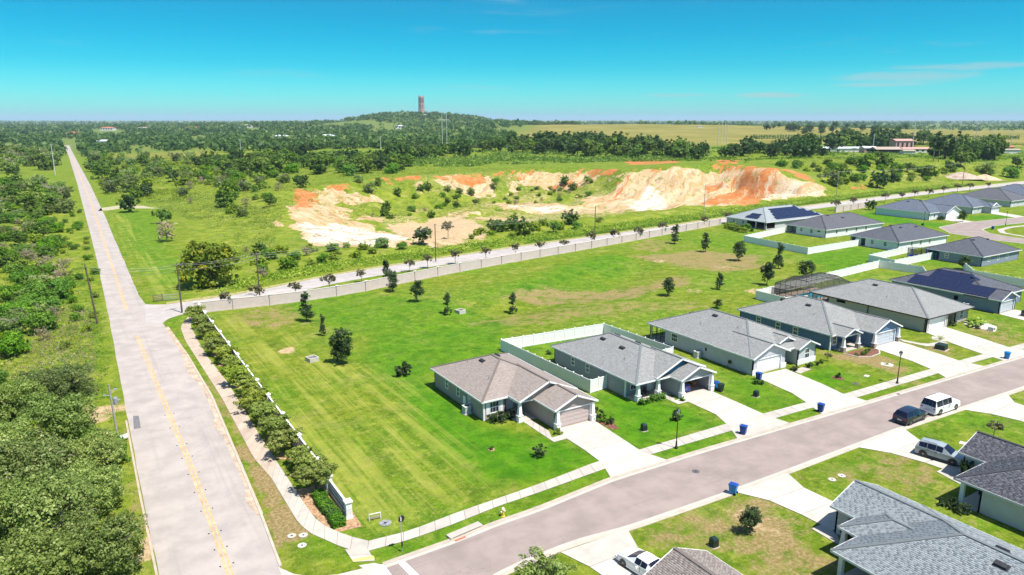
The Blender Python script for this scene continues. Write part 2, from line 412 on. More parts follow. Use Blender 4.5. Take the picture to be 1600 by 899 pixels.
# foliage
L_OAK = leafmat('leaf_grey_oak', (0.055, 0.095, 0.016), (0.145, 0.195, 0.045), (0.31, 0.345, 0.13), objvar=0.7)
L_BRIGHT = leafmat('leaf_bright', (0.04, 0.10, 0.008), (0.10, 0.20, 0.016), (0.20, 0.31, 0.035))
L_MID = leafmat('leaf_mid', (0.035, 0.075, 0.010), (0.095, 0.155, 0.020), (0.21, 0.26, 0.045), objvar=0.5)
L_DARK = leafmat('leaf_dark', (0.016, 0.042, 0.008), (0.045, 0.09, 0.017), (0.12, 0.17, 0.04), objvar=0.3)
L_YOUNG = leafmat('leaf_young', (0.016, 0.034, 0.012), (0.04, 0.07, 0.022), (0.11, 0.15, 0.055), objvar=0.25)
L_YELLOW = leafmat('leaf_yellowing', (0.04, 0.07, 0.010), (0.125, 0.165, 0.018), (0.30, 0.255, 0.025), objvar=0.2)
L_LIME = leafmat('leaf_lime', (0.075, 0.13, 0.01), (0.165, 0.225, 0.02), (0.33, 0.345, 0.07), objvar=0.4)
L_ROW = leafmat('leaf_row', (0.065, 0.105, 0.014), (0.175, 0.22, 0.035), (0.33, 0.335, 0.085), objvar=0.3)
L_HEDGE = leafmat('leaf_hedge', (0.03, 0.085, 0.008), (0.07, 0.16, 0.014), (0.13, 0.25, 0.025), objvar=0.2)
L_CRAPE = leafmat('leaf_thin', (0.05, 0.05, 0.025), (0.11, 0.10, 0.05), (0.20, 0.17, 0.10), objvar=0.3)
L_DRYB = leafmat('leaf_dry', (0.13, 0.10, 0.05), (0.24, 0.20, 0.11), (0.36, 0.31, 0.19), objvar=0.3)
L_PALM = leafmat('leaf_palm', (0.05, 0.10, 0.012), (0.14, 0.22, 0.025), (0.33, 0.38, 0.06), objvar=0.2)
L_FAR = leafmat('leaf_far', (0.020, 0.050, 0.016), (0.062, 0.11, 0.026), (0.16, 0.205, 0.065), objvar=0.0)
L_GROVE = leafmat('leaf_grove', (0.035, 0.06, 0.02), (0.08, 0.10, 0.035), (0.16, 0.17, 0.07), objvar=0.0)
L_WEED = leafmat('leaf_weed', (0.09, 0.14, 0.012), (0.18, 0.235, 0.025), (0.32, 0.34, 0.08), objvar=0.0)
# ------------------------------------------------------------------ terrain
def sstep(a, b, x):
    t = np.clip((np.asarray(x, float) - a) / (b - a), 0, 1); return t * t * (3 - 2 * t)
def vnoise(x, y, seed=0):
    xi = np.floor(x).astype(np.int64); yi = np.floor(y).astype(np.int64); fx = x - xi; fy = y - yi
    fx = fx * fx * (3 - 2 * fx); fy = fy * fy * (3 - 2 * fy)
    def h(a, b):
        n = (a * 374761393 + b * 668265263 + seed * 1442695041) & 0x7fffffff
        n = ((n ^ (n >> 13)) * 1274126177) & 0x7fffffff
        return ((n ^ (n >> 16)) & 0xffff) / 65535.0
    return (h(xi, yi) * (1 - fx) + h(xi + 1, yi) * fx) * (1 - fy) + (h(xi, yi + 1) * (1 - fx) + h(xi + 1, yi + 1) * fx) * fy
def fbm(x, y, o=4, seed=0):
    s = 0; a = 0.5
    for i in range(o): s = s + a * vnoise(x, y, seed + i); x = x * 2.03 + 11.7; y = y * 2.03 + 5.1; a *= 0.5
    return s
CROSS_FAR = [(11.5, 153.0), (13.8, 150.0), (24.3, 150.6), (31.1, 152.5), (46.9, 158.6), (63.5, 162.2), (72.5, 163.8), (104.3, 168.6), (171.5, 176.5), (204.3, 181.5), (249.1, 188), (341.2, 196), (472, 201), (900, 205)]
_cx = np.array([p[0] for p in CROSS_FAR]); _cy = np.array([p[1] for p in CROSS_FAR])
def yroad(x): return np.interp(x, _cx, _cy)
RIM = [(428, 352, 1.5), (450, 312, 4), (470, 294, 5), (505, 290, 5.5), (550, 285, 6), (600, 276, 7), (690, 272, 7.5), (740, 270, 7.5), (800, 265, 8),
       (860, 262, 8.5), (930, 262, 9), (985, 264, 10), (1050, 260, 11.5), (1130, 256, 12), (1200, 262, 12), (1258, 273, 9.5), (1294, 294, 5)]
CTRL = RIM + [(300, 400, 0), (250, 330, 0), (330, 330, .8), (380, 300, 2.5), (200, 260, 0), (120, 240, 0), (350, 270, 2), (420, 252, 4), (560, 240, 7), (700, 235, 8),
       (900, 236, 9), (1100, 236, 11), (1300, 250, 12), (1450, 250, 10), (1560, 270, 5), (1600, 262, 5), (1340, 290, 4.5), (1400, 288, 3), (1500, 282, 2)]
_ct = [G(x, y, z) + (z,) for x, y, z in CTRL] + [far(x, D) + (z,) for x, D, z in
       [(0, 900, 0), (100, 1500, 0), (400, 1500, 3), (600, 1000, 6), (800, 900, 9.5), (1050, 900, 11), (1300, 900, 11), (1600, 900, 10), (0, 4000, 0), (500, 6000, 0), (1000, 6000, 0), (1600, 5000, 0), (1600, 2000, 4)]]
_ct = np.array(_ct)
HILL = [(far(662, 2450), 31, 230, 420), (far(560, 2300), 11, 480, 600), (far(1000, 1750), 17, 620, 420), (far(380, 2600), 8, 500, 500)]
RIMW = [G(x, y, z) for x, y, z in RIM]
def _pitpoly():
    near = []
    for x in (300, 270, 240, 210, 180, 150, 120, 100, 88): near.append((x, float(yroad(x)) + 17))
    return RIMW + [(296, 212)] + near
PIT = np.array(_pitpoly())
def polydist(px, py, poly):
    """signed distance, positive inside"""
    poly = np.asarray(poly, float); d = np.full(px.shape, 1e18); ins = np.zeros(px.shape, bool)
    n = len(poly)
    for i in range(n):
        ax, ay = poly[i]; bx, by = poly[(i + 1) % n]
        ex, ey = bx - ax, by - ay; L = ex * ex + ey * ey + 1e-12
        t = np.clip(((px - ax) * ex + (py - ay) * ey) / L, 0, 1)
        d = np.minimum(d, (px - ax - t * ex) ** 2 + (py - ay - t * ey) ** 2)
        c = (ay > py) != (by > py)
        with np.errstate(divide='ignore', invalid='ignore'):
            ins ^= c & (px < ex * (py - ay) / (by - ay + (by == ay)) + ax)
    d = np.sqrt(d); return np.where(ins, d, -d)
BASIN = np.array([G(x, y) for x, y in [(640, 520), (760, 462), (900, 425), (1010, 405), (1040, 425), (1000, 462), (860, 490), (740, 515)]])
def hgt(X, Y):
    X = np.asarray(X, float); Y = np.asarray(Y, float); sh = X.shape; X = X.ravel(); Y = Y.ravel()
    num = np.zeros(X.shape); den = np.zeros(X.shape)
    for cx, cy, cz in _ct:
        w = 1.0 / (((X - cx) ** 2 + (Y - cy) ** 2 + 60.0) ** 1.5); num += w * cz; den += w
    P = num / den
    for (c, A, sl, sd) in HILL:
        lx = (X - c[0]) * math.cos(YAW) - (Y - c[1]) * math.sin(YAW); ly = (X - c[0]) * math.sin(YAW) + (Y - c[1]) * math.cos(YAW)
        P = P + A * np.exp(-np.abs(lx / sl) ** (3 if A > 20 else 2) - (ly / sd) ** 2)
    dist = np.hypot(X, Y)
    P = P + (fbm(X / 60, Y / 60, 3, 5) - 0.45) * 3.0 * sstep(200, 500, dist)
    P *= sstep(9, 45, Y - yroad(X)) * sstep(16, 70, np.abs(X - 7.0) + np.clip(Y - 1300, 0, 1e9))
    # the sand pit
    m = (X > 40) & (X < 420) & (Y > 150) & (Y < 520)
    if m.any():
        x, y = X[m], Y[m]
        wob = (fbm(x / 9, y / 9, 4, 2) - 0.47) * 9
        d = polydist(x, y, PIT) + wob * 0.7
        nr = y - yroad(x)
        w = np.where(x < 150, 40.0, 30.0)
        t = np.where(nr < 60, sstep(0, 20, d), np.clip(d / w, 0, 1)); t = np.clip(t, 0, 1); t = 0.5 * t + 0.5 * t * t * (3 - 2 * t)
        fl = -4.0 + (fbm(x / 14, y / 14, 4, 9) - 0.47) * 5.0 + 2.2 * sstep(0.4, 0.6, fbm(x / 30, y / 22, 3, 21))
        qa, qb = np.where(x < 170, x, -x * .41 + y * .91), np.where(x < 170, y, x * .91 + y * .41)      # across / along the slope
        qa = qa + (fbm(x / 13, y / 13, 3, 61) - .47) * 9
        rill = np.abs(vnoise(qa / 6.5, qb / 26, 31) - 0.5) * 4.4 + np.abs(vnoise(qa / 3.1, qb / 17, 33) - 0.5) * 2.2
        P[m] = P[m] * (1 - t) + fl * t - rill * 4 * t * (1 - t) * sstep(18, 30, nr)
    d = polydist(X, Y, BASIN) if ((X > 20) & (X < 160) & (Y > 80)).any() else np.full(X.shape, -99.0)
    P = P - 1.3 * sstep(-5, 11, d)
    P = P + np.where((Y < yroad(X) + 9) & (np.hypot(X - 60, Y - 110) < 75) & (Y > 86), (fbm(X / 16, Y / 16, 2, 12) - 0.4) * 0.35, 0) * sstep(86, 98, Y) * sstep(1, 9, np.abs(X - 16)) * sstep(22, 34, X) * sstep(20, 32, yroad(X) - Y)
    return P.reshape(sh)
def hz(x, y): return float(hgt(np.array([x]), np.array([y]))[0])
_ts = np.concatenate([np.linspace(30, 700, 900), np.geomspace(700, 20000, 500)])
def T(x, y, lift=0.0):
    """photograph pixel -> point on the terrain (first hit along the ray)"""
    d = _F * FPX + _R * (x - 800) - _U * (y - 449.5); d = d / np.linalg.norm(d[:2])
    px, py, pz = d[0] * _ts, d[1] * _ts, CAM_H + d[2] * _ts
    g = pz - hgt(px, py) - lift
    k = np.argmax(g < 0) if (g < 0).any() else len(g) - 1
    if k > 0 and g[k] < 0:
        f = g[k - 1] / (g[k - 1] - g[k] + 1e-9); return float(px[k - 1] + f * (px[k] - px[k - 1])), float(py[k - 1] + f * (py[k] - py[k - 1]))
    return float(px[k]), float(py[k])
def TP(pts): return [T(*p) for p in pts]
def axis(lo, segs, far_lo, far_hi):
    a = [lo]
    for hi, st in segs: a += list(np.arange(a[-1] + st, hi + st * .5, st))
    s = segs[0][1]; b = []; p = a[0]; k = s
    while p > far_lo: k *= 1.13; p -= k; b.append(p)
    c = []; p = a[-1]; k = segs[-1][1]
    while p < far_hi: k *= 1.055 if p < 2500 else 1.13; p += k; c.append(p)
    return np.array(b[::-1] + a + c)
GX = axis(-40, [(132, 1.0), (420, 1.8)], -30000, 32000)
GY = axis(22, [(170, 1.0), (460, 1.8)], -8000, 32000)
MX, MY = np.meshgrid(GX, GY)
MZ = hgt(MX, MY)
fx, fy = MX.ravel(), MY.ravel()
def paint_poly(acc, pts, amount=1.0, soft=3.0, wob=3.0, wsc=7.0, seed=1, world=False):
    poly = np.array(pts if world else TP(pts)); x0, y0 = poly.min(0) - soft * 3 - wob * 2; x1, y1 = poly.max(0) + soft * 3 + wob * 2
    m = (fx > x0) & (fx < x1) & (fy > y0) & (fy < y1)
    if not m.any(): return
    d = polydist(fx[m], fy[m], poly) + (fbm(fx[m] / wsc, fy[m] / wsc, 4, seed) - 0.47) * wob * 2.2
    acc[m] = np.maximum(acc[m], amount * sstep(-soft, soft, d)) if amount >= 0 else acc[m] * (1 - (-amount) * sstep(-soft, soft, d))
def paint_blob(acc, x, y, r, amount=1.0, ay=1.0, seed=3, wob=0.6):
    c = T(x, y); m = (np.abs(fx - c[0]) < r * 2.5) & (np.abs(fy - c[1]) < r * 2.5 * max(1, ay))
    if not m.any(): return
    q = np.hypot((fx[m] - c[0]) / r, (fy[m] - c[1]) / (r * ay)) + (fbm(fx[m] / (r * .6), fy[m] / (r * .6), 4, seed) - 0.47) * wob * 2
    acc[m] = np.maximum(acc[m], amount * sstep(1.15, 0.45, q))
Zr = lambda: np.zeros(fx.shape)
lush, dry, sand, clay = Zr(), Zr(), Zr(), Zr()
mow, weed, field, wood = Zr(), Zr(), Zr(), Zr()
bare, pale = Zr(), Zr()
# lawns round the houses
for pts, a in [([(585, 560), (676, 600), (752, 660), (880, 690), (935, 720), (850, 750), (770, 765), (700, 715), (640, 640)], 1.0),
               ([(560, 560), (640, 505), (790, 500), (800, 540), (780, 560), (690, 575), (640, 600)], .75),
               ([(430, 470), (560, 455), (700, 470), (790, 500), (700, 530), (600, 530), (520, 520)], .55),
               ([(935, 615), (1000, 620), (1130, 662), (1005, 700), (960, 690)], .95), ([(1010, 708), (1155, 668), (1162, 682), (1040, 722)], .9),
               ([(880, 745), (950, 733), (955, 748), (800, 790)], .75), ([(575, 858), (700, 835), (800, 800), (950, 740), (955, 752), (800, 806), (600, 880)], .55),
               ([(1115, 580), (1180, 595), (1250, 628), (1190, 648), (1115, 605)], .7), ([(1245, 590), (1290, 570), (1375, 594), (1300, 615)], .85),
               ([(1300, 612), (1400, 585), (1420, 600), (1325, 628)], .3), ([(1200, 655), (1275, 637), (1282, 645), (1215, 662)], .75),
               ([(1320, 622), (1470, 582), (1475, 590), (1340, 630)], .45),
               ([(790, 540), (940, 510), (960, 520), (940, 610), (860, 570)], .6),
               ([(1310, 345), (1365, 330), (1440, 347), (1560, 355), (1530, 362), (1420, 352)], .95), ([(1500, 338), (1600, 335), (1600, 350), (1560, 356)], .9),
               ([(1255, 400), (1330, 385), (1400, 397), (1380, 412), (1300, 435)], .75), ([(1420, 405), (1460, 405), (1540, 425), (1500, 428)], .6),
               ([(1430, 672), (1500, 648), (1600, 662), (1600, 690), (1520, 672), (1480, 690)], .55), ([(1240, 735), (1340, 703), (1420, 725), (1300, 750)], .5),
               ([(980, 838), (1090, 800), (1160, 860), (1040, 870)], .3), ([(1390, 510), (1560, 500), (1600, 520), (1560, 545)], .1),
               ([(260, 495), (285, 495), (340, 600), (330, 610)], .35), ([(180, 330), (240, 330), (290, 440), (240, 460)], .5), ([(450, 830), (540, 855), (545, 880), (470, 865)], .45)]:
    paint_poly(lush, pts, a, 2.5, 2.0, 6)
paint_poly(lush, [(760, 470), (860, 415), (960, 395), (990, 415), (930, 440), (830, 460)], .8, 6, 5, 10)  # lusher green that also paints in the shade of the bank sloping away
paint_poly(lush, [(1035, 365), (1140, 360), (1200, 385), (1180, 400), (1080, 380)], .35, 5, 4, 10)
# tired and sandy grass
for pts, a in [([(770, 462), (850, 445), (960, 455), (1070, 430), (1090, 445), (960, 470), (830, 478)], .68), ([(990, 400), (1080, 390), (1190, 400), (1210, 420), (1120, 425), (1040, 415)], .72),
               ([(1000, 372), (1060, 378), (1030, 395), (980, 390)], .55), ([(340, 492), (460, 470), (480, 500), (440, 520), (380, 515)], .55),
               ([(720, 500), (860, 480), (1100, 470), (1110, 480), (930, 500), (790, 515)], .5),
               ([(1290, 555), (1350, 548), (1445, 580), (1395, 590), (1330, 565)], .95), ([(1400, 540), (1440, 530), (1525, 553), (1470, 560)], .6), ([(1320, 622), (1470, 582), (1475, 590), (1340, 630)], .5), ([(1500, 515), (1560, 500), (1600, 515), (1600, 535), (1560, 545)], .55),
               ([(1000, 835), (1150, 772), (1300, 800), (1300, 860), (1180, 899), (1080, 850)], .72), ([(1240, 730), (1420, 700), (1500, 770), (1480, 800), (1330, 760)], .55), ([(1080, 810), (1160, 775), (1260, 800), (1295, 840), (1260, 899), (1150, 870)], .85), ([(1160, 850), (1290, 830), (1300, 899), (1170, 899)], .9),
               ([(1440, 700), (1490, 770), (1420, 780), (1390, 740)], .45), ([(1240, 745), (1290, 735), (1330, 760), (1300, 775)], .4),
               ([(1500, 800), (1600, 850), (1600, 875), (1510, 830)], .5),
               ([(300, 560), (330, 600), (440, 740), (470, 780), (440, 780), (380, 690)], .6), ([(400, 740), (430, 740), (490, 835), (450, 850), (420, 800)], 1.0),
               ([(700, 790), (790, 760), (800, 780), (720, 800)], .45), ([(1395, 660), (1480, 650), (1440, 680)], .35),
               ([(190, 700), (230, 780), (250, 890), (200, 850)], .6), ([(150, 660), (190, 620), (200, 690), (170, 690)], .7)]:
    paint_poly(dry, pts, a, 3.0, 3.0, 5, seed=7)
paint_poly(dry, [(372, 700), (402, 705), (450, 775), (492, 832), (450, 848), (432, 822), (398, 758)], 1.25, 1.0, 1.2, 3, seed=27); paint_poly(dry, [(312, 575), (330, 580), (420, 720), (402, 730), (350, 650)], .75, 1.0, 1.5, 4, seed=28)
for x, y, r, a in [(260, 825, 1.6, .9), (222, 870, 1.5, .9), (240, 845, 1.4, .8), (430, 590, 2.2, .4), (650, 590, 2.2, .35), (1100, 535, 2.4, .5), (1180, 455, 4, .6), (1030, 408, 3, .6), (1130, 418, 4, .5), (449, 548, 2.2, .7), (860, 640, 1, .2),
                   (1238, 640, 1, .1), (1180, 815, 4, .5), (1085, 455, 3, .5), (480, 505, 2.5, .5), (535, 555, 1.8, .4), (500, 521, 2, .4), (600, 460, 3, .4), (167, 640, 3, .8), (150, 655, 3, .6), (700, 495, 1.4, .4)]:
    paint_blob(bare, x, y, r, a)
# mown strips in the common lawn
paint_poly(mow, [(330, 495), (430, 500), (500, 560), (640, 590), (700, 700), (770, 770), (560, 840), (500, 770), (420, 640)], 1.0, 4, 3, 8)
paint_poly(mow, [(165, 335), (200, 335), (285, 455), (240, 465)], .8, 2, 1, 8)
paint_poly(mow, [(260, 500), (285, 498), (470, 800), (450, 820)], .4, 1, 1, 8)
# rough weeds
paint_poly(weed, [(0, 330), (95, 300), (120, 300), (165, 480), (185, 600), (195, 700), (240, 899), (0, 899)], .9, 3, 3, 8)
paint_poly(weed, [(300, 470), (400, 445), (600, 408), (800, 380), (1050, 348), (1200, 315), (1400, 298), (1600, 278), (1600, 250), (1300, 262), (1250, 290), (1000, 325), (700, 380), (500, 385), (400, 400), (330, 430)], .8, 4, 4, 9)
paint_poly(weed, [(280, 330), (420, 300), (600, 285), (930, 275), (960, 330), (760, 360), (600, 340), (430, 400), (330, 420)], 1.0, 6, 8, 14)
paint_poly(weed, [(170, 240), (420, 235), (520, 260), (480, 300), (300, 330), (220, 300)], .6, 10, 8, 20)
paint_poly(weed, [(1180, 250), (1600, 255), (1600, 270), (1420, 290), (1300, 300), (1270, 275)], .8, 8, 6, 20)
# sand and clay of the pit
for pts, a in [([(448, 322), (478, 318), (520, 340), (580, 350), (640, 372), (645, 388), (560, 386), (480, 382), (462, 352)], 1.0), ([(416, 350), (440, 335), (436, 352)], .8),
               ([(640, 375), (700, 372), (740, 378), (680, 388)], .9), ([(785, 320), (830, 316), (905, 325), (912, 333), (850, 334), (800, 329)], 1.0), ([(900, 306), (965, 305), (965, 322), (915, 320)], .8),
               ([(545, 340), (590, 337), (600, 346), (560, 346)], .6), ([(700, 332), (735, 330), (742, 342), (705, 344)], .85), ([(965, 290), (985, 268), (1060, 262), (1150, 258), (1150, 290), (1100, 326), (980, 328), (958, 318)], 1.0),
               ([(1130, 270), (1230, 275), (1285, 290), (1290, 304), (1190, 314), (1090, 326)], .95), ([(646, 282), (660, 282), (662, 304), (650, 306)], .85), ([(686, 278), (740, 276), (765, 300), (740, 303), (700, 296)], .75),
               ([(507, 292), (530, 290), (545, 302), (508, 306)], .7), ([(790, 280), (810, 275), (815, 300), (795, 300)], .6), ([(910, 270), (930, 270), (925, 292), (912, 292)], .6), ([(955, 270), (970, 272), (965, 285)], .7)]:
    paint_poly(sand, pts, a, 2.5, 3.5, 6, seed=11)
paint_poly(bare, [(600, 350), (700, 338), (760, 352), (760, 375), (640, 376)], .9, 4, 4, 8)
for pts, a in [([(640, 272), (800, 266), (965, 266), (968, 300), (800, 304), (640, 304)], .42), ([(560, 332), (760, 312), (790, 330), (600, 350)], .4), ([(440, 330), (520, 300), (600, 330), (560, 345), (480, 330)], .3), ([(900, 300), (985, 300), (985, 326), (860, 330)], .5),
               ([(1230, 262), (1330, 262), (1300, 290), (1260, 275)], .3), ([(1380, 262), (1500, 268), (1470, 286), (1370, 285)], .45)]: paint_poly(bare, pts, a, 4, 6, 8, seed=19)
for pts, a in [([(466, 294), (492, 296), (498, 318), (470, 330), (455, 326)], 1.0), ([(505, 291), (550, 286), (552, 296), (510, 300)], .9), ([(684, 274), (750, 271), (768, 286), (745, 292), (690, 284)], .9),
               ([(1120, 258), (1200, 262), (1262, 274), (1270, 285), (1200, 275), (1130, 270)], .8), ([(1105, 285), (1160, 270), (1225, 272), (1180, 320), (1120, 325), (1100, 318)], .85),
               ([(975, 252), (1060, 247), (1068, 254), (985, 258)], .95), ([(1118, 250), (1155, 250), (1152, 257), (1125, 257)], .9), ([(1328, 296), (1360, 285), (1352, 296)], .9), ([(800, 272), (935, 268), (935, 274), (800, 278)], .6),
               ([(968, 275), (990, 270), (985, 300), (960, 320), (955, 310)], .5), ([(1485, 280), (1512, 266), (1520, 277)], .4), ([(640, 268), (700, 270), (690, 277), (650, 276)], .4)]:
    paint_poly(clay, pts, a, 2.0, 3.0, 5, seed=15)
paint_poly(pale, [(985, 315), (1010, 290), (1035, 300), (1040, 320), (1000, 330)], .9, 3, 3, 6); paint_poly(pale, [(470, 350), (560, 355), (640, 378), (560, 384), (480, 378)], .8, 3, 3, 6)
paint_poly(pale, [(1190, 300), (1280, 296), (1280, 304), (1195, 313)], .4, 3, 3, 6); paint_poly(pale, [(790, 320), (905, 328), (850, 333)], .7, 2, 2, 6)
# far land: fields, woods
def fpoly(pts): return [far(x, D) for x, D in pts]
paint_poly(field, fpoly([(770, 900), (830, 2000), (900, 2300), (1300, 2500), (1700, 2200), (1750, 700), (1250, 760), (1000, 760)]), 1.0, 40, 30, 120, world=True)
paint_poly(field, fpoly([(170, 620), (330, 640), (320, 760), (160, 760)]), .7, 12, 8, 30, world=True)
paint_poly(lush, fpoly([(140, 1500), (190, 1500), (188, 1950), (146, 1950)]), .8, 10, 8, 30, world=True)
paint_poly(lush, fpoly([(1200, 900), (1420, 930), (1420, 1080), (1190, 1060)]), .3, 10, 8, 30, world=True)
wood[:] = sstep(700, 1100, np.hypot(fx, fy)) * (1 - field)
_m = (fx > 40) & (fx < 420) & (fy > 150) & (fy < 520)
_d = polydist(fx[_m], fy[_m], PIT); _nr = fy[_m] - yroad(fx[_m]); _far = sstep(45, 70, _nr) * sstep(-2, 2, _d)
_n1 = fbm(fx[_m] / 18, fy[_m] / 18, 4, 41); _n2 = fbm(fx[_m] / 22, fy[_m] / 22, 4, 47)
clay[_m] = np.maximum(clay[_m], .85 * _far * sstep(95, 125, fx[_m]) * sstep(13, 3, _d) * sstep(.41, .53, _n1)); sand[_m] = np.maximum(sand[_m], .95 * _far * sstep(34, 14, _d) * sstep(2, 8, _d) * sstep(.45, .56, _n2))
sand[_m] = np.maximum(sand[_m], .6 * sstep(30, 45, _d) * sstep(.52, .6, _n1)); bare[_m] = np.maximum(bare[_m], .5 * sstep(20, 34, _d) * sstep(.42, .55, _n2))
weed[_m] *= 1 - .0 * _far
lush *= 1 - np.clip(sand + clay, 0, 1); weed *= 1 - 0.7 * np.clip(lush, 0, 1)
def ground_mat():
    m, t, b = newmat('ground')
    p = t.pos()
    c1 = t.attr('mask_a'); c2 = t.attr('mask_b'); c3 = t.attr('mask_c')
    A = t.rgb(c1.outputs['Color']); Aa = c1.outputs['Alpha']; B = t.rgb(c2.outputs['Color']); Ba = c2.outputs['Alpha']; C = t.rgb(c3.outputs['Color'])
    n_s = t.noise(p, 3.2, 5, 0.68); n_m = t.noise(p, 0.42, 5, 0.6); n_l = t.noise(p, 0.06, 4, 0.55); n_f = t.noise(p, 9.0, 3, 0.7)
    mid = t.mix(t.ss(n_m, 0.3, 0.7), GR['mid0'], GR['mid1'])
    lu = t.mix(t.ss(n_m, 0.3, 0.7), GR['lush0'], GR['lush1'])
    c = t.mix(t.ss(n_l, 0.35, 0.65), mid, t.mix(0.45, mid, lu))
    c = t.mix(A[0], c, lu)
    # speckle of straw and dark blades
    c = t.mix(t.math('MULTIPLY', t.ss(n_s, 0.5, 0.7), t.math('MULTIPLY', t.math('ADD', 0.30, t.math('MULTIPLY', t.ss(n_l, 0.4, 0.6), 0.35)), t.math('SUBTRACT', 1.0, t.math('MULTIPLY', A[0], 0.75)))), c, GR['straw'])
    c = t.mix(t.math('MULTIPLY', t.ss(n_f, 0.5, 0.7), 0.5), c, GR['deep'])
    n_c = t.noise(p, 0.95, 7, 0.78); n_d = t.noise(t.vmath('ADD', p, (31.0, 17.0, 0.0)), 0.6, 7, 0.78)
    c = t.mix(t.math('MULTIPLY', t.ss(n_c, 0.5, 0.62), 0.5), c, GR['deep']); c = t.mix(t.math('MULTIPLY', t.ss(n_d, 0.51, 0.63), t.math('SUBTRACT', 0.5, t.math('MULTIPLY', A[0], 0.42))), c, GR['mowpale'])
    n_p = t.noise(p, 0.16, 6, 0.68)
    c = t.mix(t.math('MULTIPLY', t.ss(n_p, 0.52, 0.68), t.math('SUBTRACT', 0.55, t.math('MULTIPLY', A[0], 0.4))), c, t.mix(n_s, GR['mid1'], GR['straw']))
    c = t.mix(t.math('MULTIPLY', t.ss(n_p, 0.46, 0.32), 0.4), c, lu)
    c = t.mix(t.math('MULTIPLY', t.ss(t.noise(p, 1.3, 6, 0.7), 0.54, 0.66), 0.35), c, GR['deep'])
    # weeds
    wd = t.mix(t.ss(t.noise(p, 0.22, 5, 0.65), 0.32, 0.68), GR['weed0'], GR['weed1'])
    wd = t.mix(t.math('MULTIPLY', t.ss(n_s, 0.45, 0.7), 0.5), wd, GR['deep'])
    wd = t.mix(t.math('MULTIPLY', t.ss(t.noise(p, 0.33, 7, 0.75), 0.52, 0.62), 0.6), wd, GR['deep']); wd = t.mix(t.math('MULTIPLY', t.ss(t.noise(t.vmath('ADD', p, (71.0, 9.0, 0.0)), 0.26, 7, 0.75), 0.53, 0.64), 0.65), wd, GR['straw'])
    c = t.mix(t.math('MULTIPLY', B[1], t.ss(n_m, 0.15, 0.6)), c, wd)
    # mown strips run along the country road
    st = t.noise(t.scale(p, (0.62, 0.018, 1), (0, 0, R(2))), 1.0, 3, 0.6); st2 = t.noise(t.scale(p, (2.6, 0.05, 1), (0, 0, R(-1))), 1.0, 2, 0.6)
    sm = t.math('MULTIPLY', B[0], t.ss(t.noise(p, 0.11, 2), 0.3, 0.55))
    c = t.mix(t.math('MULTIPLY', t.math('MULTIPLY', t.ss(st, 0.47, 0.62), 0.5), sm), c, GR['mowpale'])
    c = t.mix(t.math('MULTIPLY', t.math('MULTIPLY', t.ss(st2, 0.55, 0.68), 0.45), sm), c, GR['mowpale'])
    c = t.mix(t.math('MULTIPLY', t.math('MULTIPLY', t.ss(st, 0.46, 0.32), 0.28), sm), c, GR['deep'])
    # dry turf: broken by noise so that it frays at the rim
    df = t.math('ADD', A[1], t.math('MULTIPLY', t.math('SUBTRACT', t.noise(p, 0.42, 8, 0.75), 0.5), 2.4))
    dc = t.mix(t.ss(n_s, 0.35, 0.7), GR['dry0'], GR['dry1'])
    c = t.mix(t.math('MULTIPLY', t.math('MULTIPLY', t.ss(df, 0.3, 0.85), 0.9), t.ss(A[1], 0.02, 0.2)), c, dc)
    # field and woodland floor
    fc = t.mix(t.ss(t.noise(t.scale(p, (0.02, 0.006, 1), (0, 0, R(35))), 1.0, 5, 0.65), 0.35, 0.65), GR['field0'], GR['field1'])
    c = t.mix(B[2], c, fc); c = t.mix(t.math('MULTIPLY', Ba, t.ss(n_l, 0.1, 0.5)), c, GR['wood'])
    # bare soil
    bf = t.math('ADD', C[0], t.math('MULTIPLY', t.math('SUBTRACT', t.noise(p, 0.9, 6, 0.7), 0.5), 1.2))
    bc = t.mix(t.ss(t.noise(p, 1.6, 4), 0.35, 0.65), GR['bare0'], GR['bare1'])
    c = t.mix(t.math('MULTIPLY', t.ss(bf, 0.4, 0.7), t.ss(C[0], 0.02, 0.15)), c, bc)
    # sand, streaked down the slope (the left slide runs another way than the big right hand face)
    pw = t.vmath('ADD', p, t.vmath('MULTIPLY', t.vmath('SUBTRACT', t.noise(p, 0.12, 4, 0.65, col=True), (0.5, 0.5, 0.5)), (11, 11, 11)))
    sx = t.n('ShaderNodeSeparateXYZ'); t.put(sx.inputs[0], p); side = t.ss(sx.outputs[0], 150, 190)
    def streak(sc, al, det, rough):
        n1 = t.noise(t.aniso(pw, R(-70), sc, al), 1.0, det, rough); n2 = t.noise(t.aniso(pw, R(24), sc, al), 1.0, det, rough)
        m_ = t.n('ShaderNodeMix', data_type='FLOAT'); t.put(m_.inputs[0], side); t.put(m_.inputs[2], n1); t.put(m_.inputs[3], n2); return m_.outputs[0]
    sk = streak(0.30, 0.035, 6, 0.7); rl = streak(0.62, 0.06, 6, 0.75); ck = streak(0.20, 0.035, 6, 0.72)
    sf = t.math('ADD', A[2], t.math('MULTIPLY', t.math('SUBTRACT', t.noise(p, 0.14, 8, 0.72), 0.5), 2.3))
    sc_ = t.mix(t.ss(sk, 0.40, 0.60), GR['sand0'], GR['sand1']); sc_ = t.mix(t.math('MULTIPLY', t.ss(sk, 0.55, 0.68), 0.6), sc_, GR['clay1'])
    sc_ = t.mix(t.math('MULTIPLY', C[1], t.ss(sk, 0.36, 0.5)), sc_, GR['white'])
    sc_ = t.mix(t.math('MULTIPLY', t.ss(rl, 0.53, 0.63), 0.8), sc_, GR['rill'])
    sc_ = t.mix(t.math('MULTIPLY', t.ss(t.noise(p, 0.3, 7, 0.78), 0.535, 0.62), 0.75), sc_, GR['weed0'])
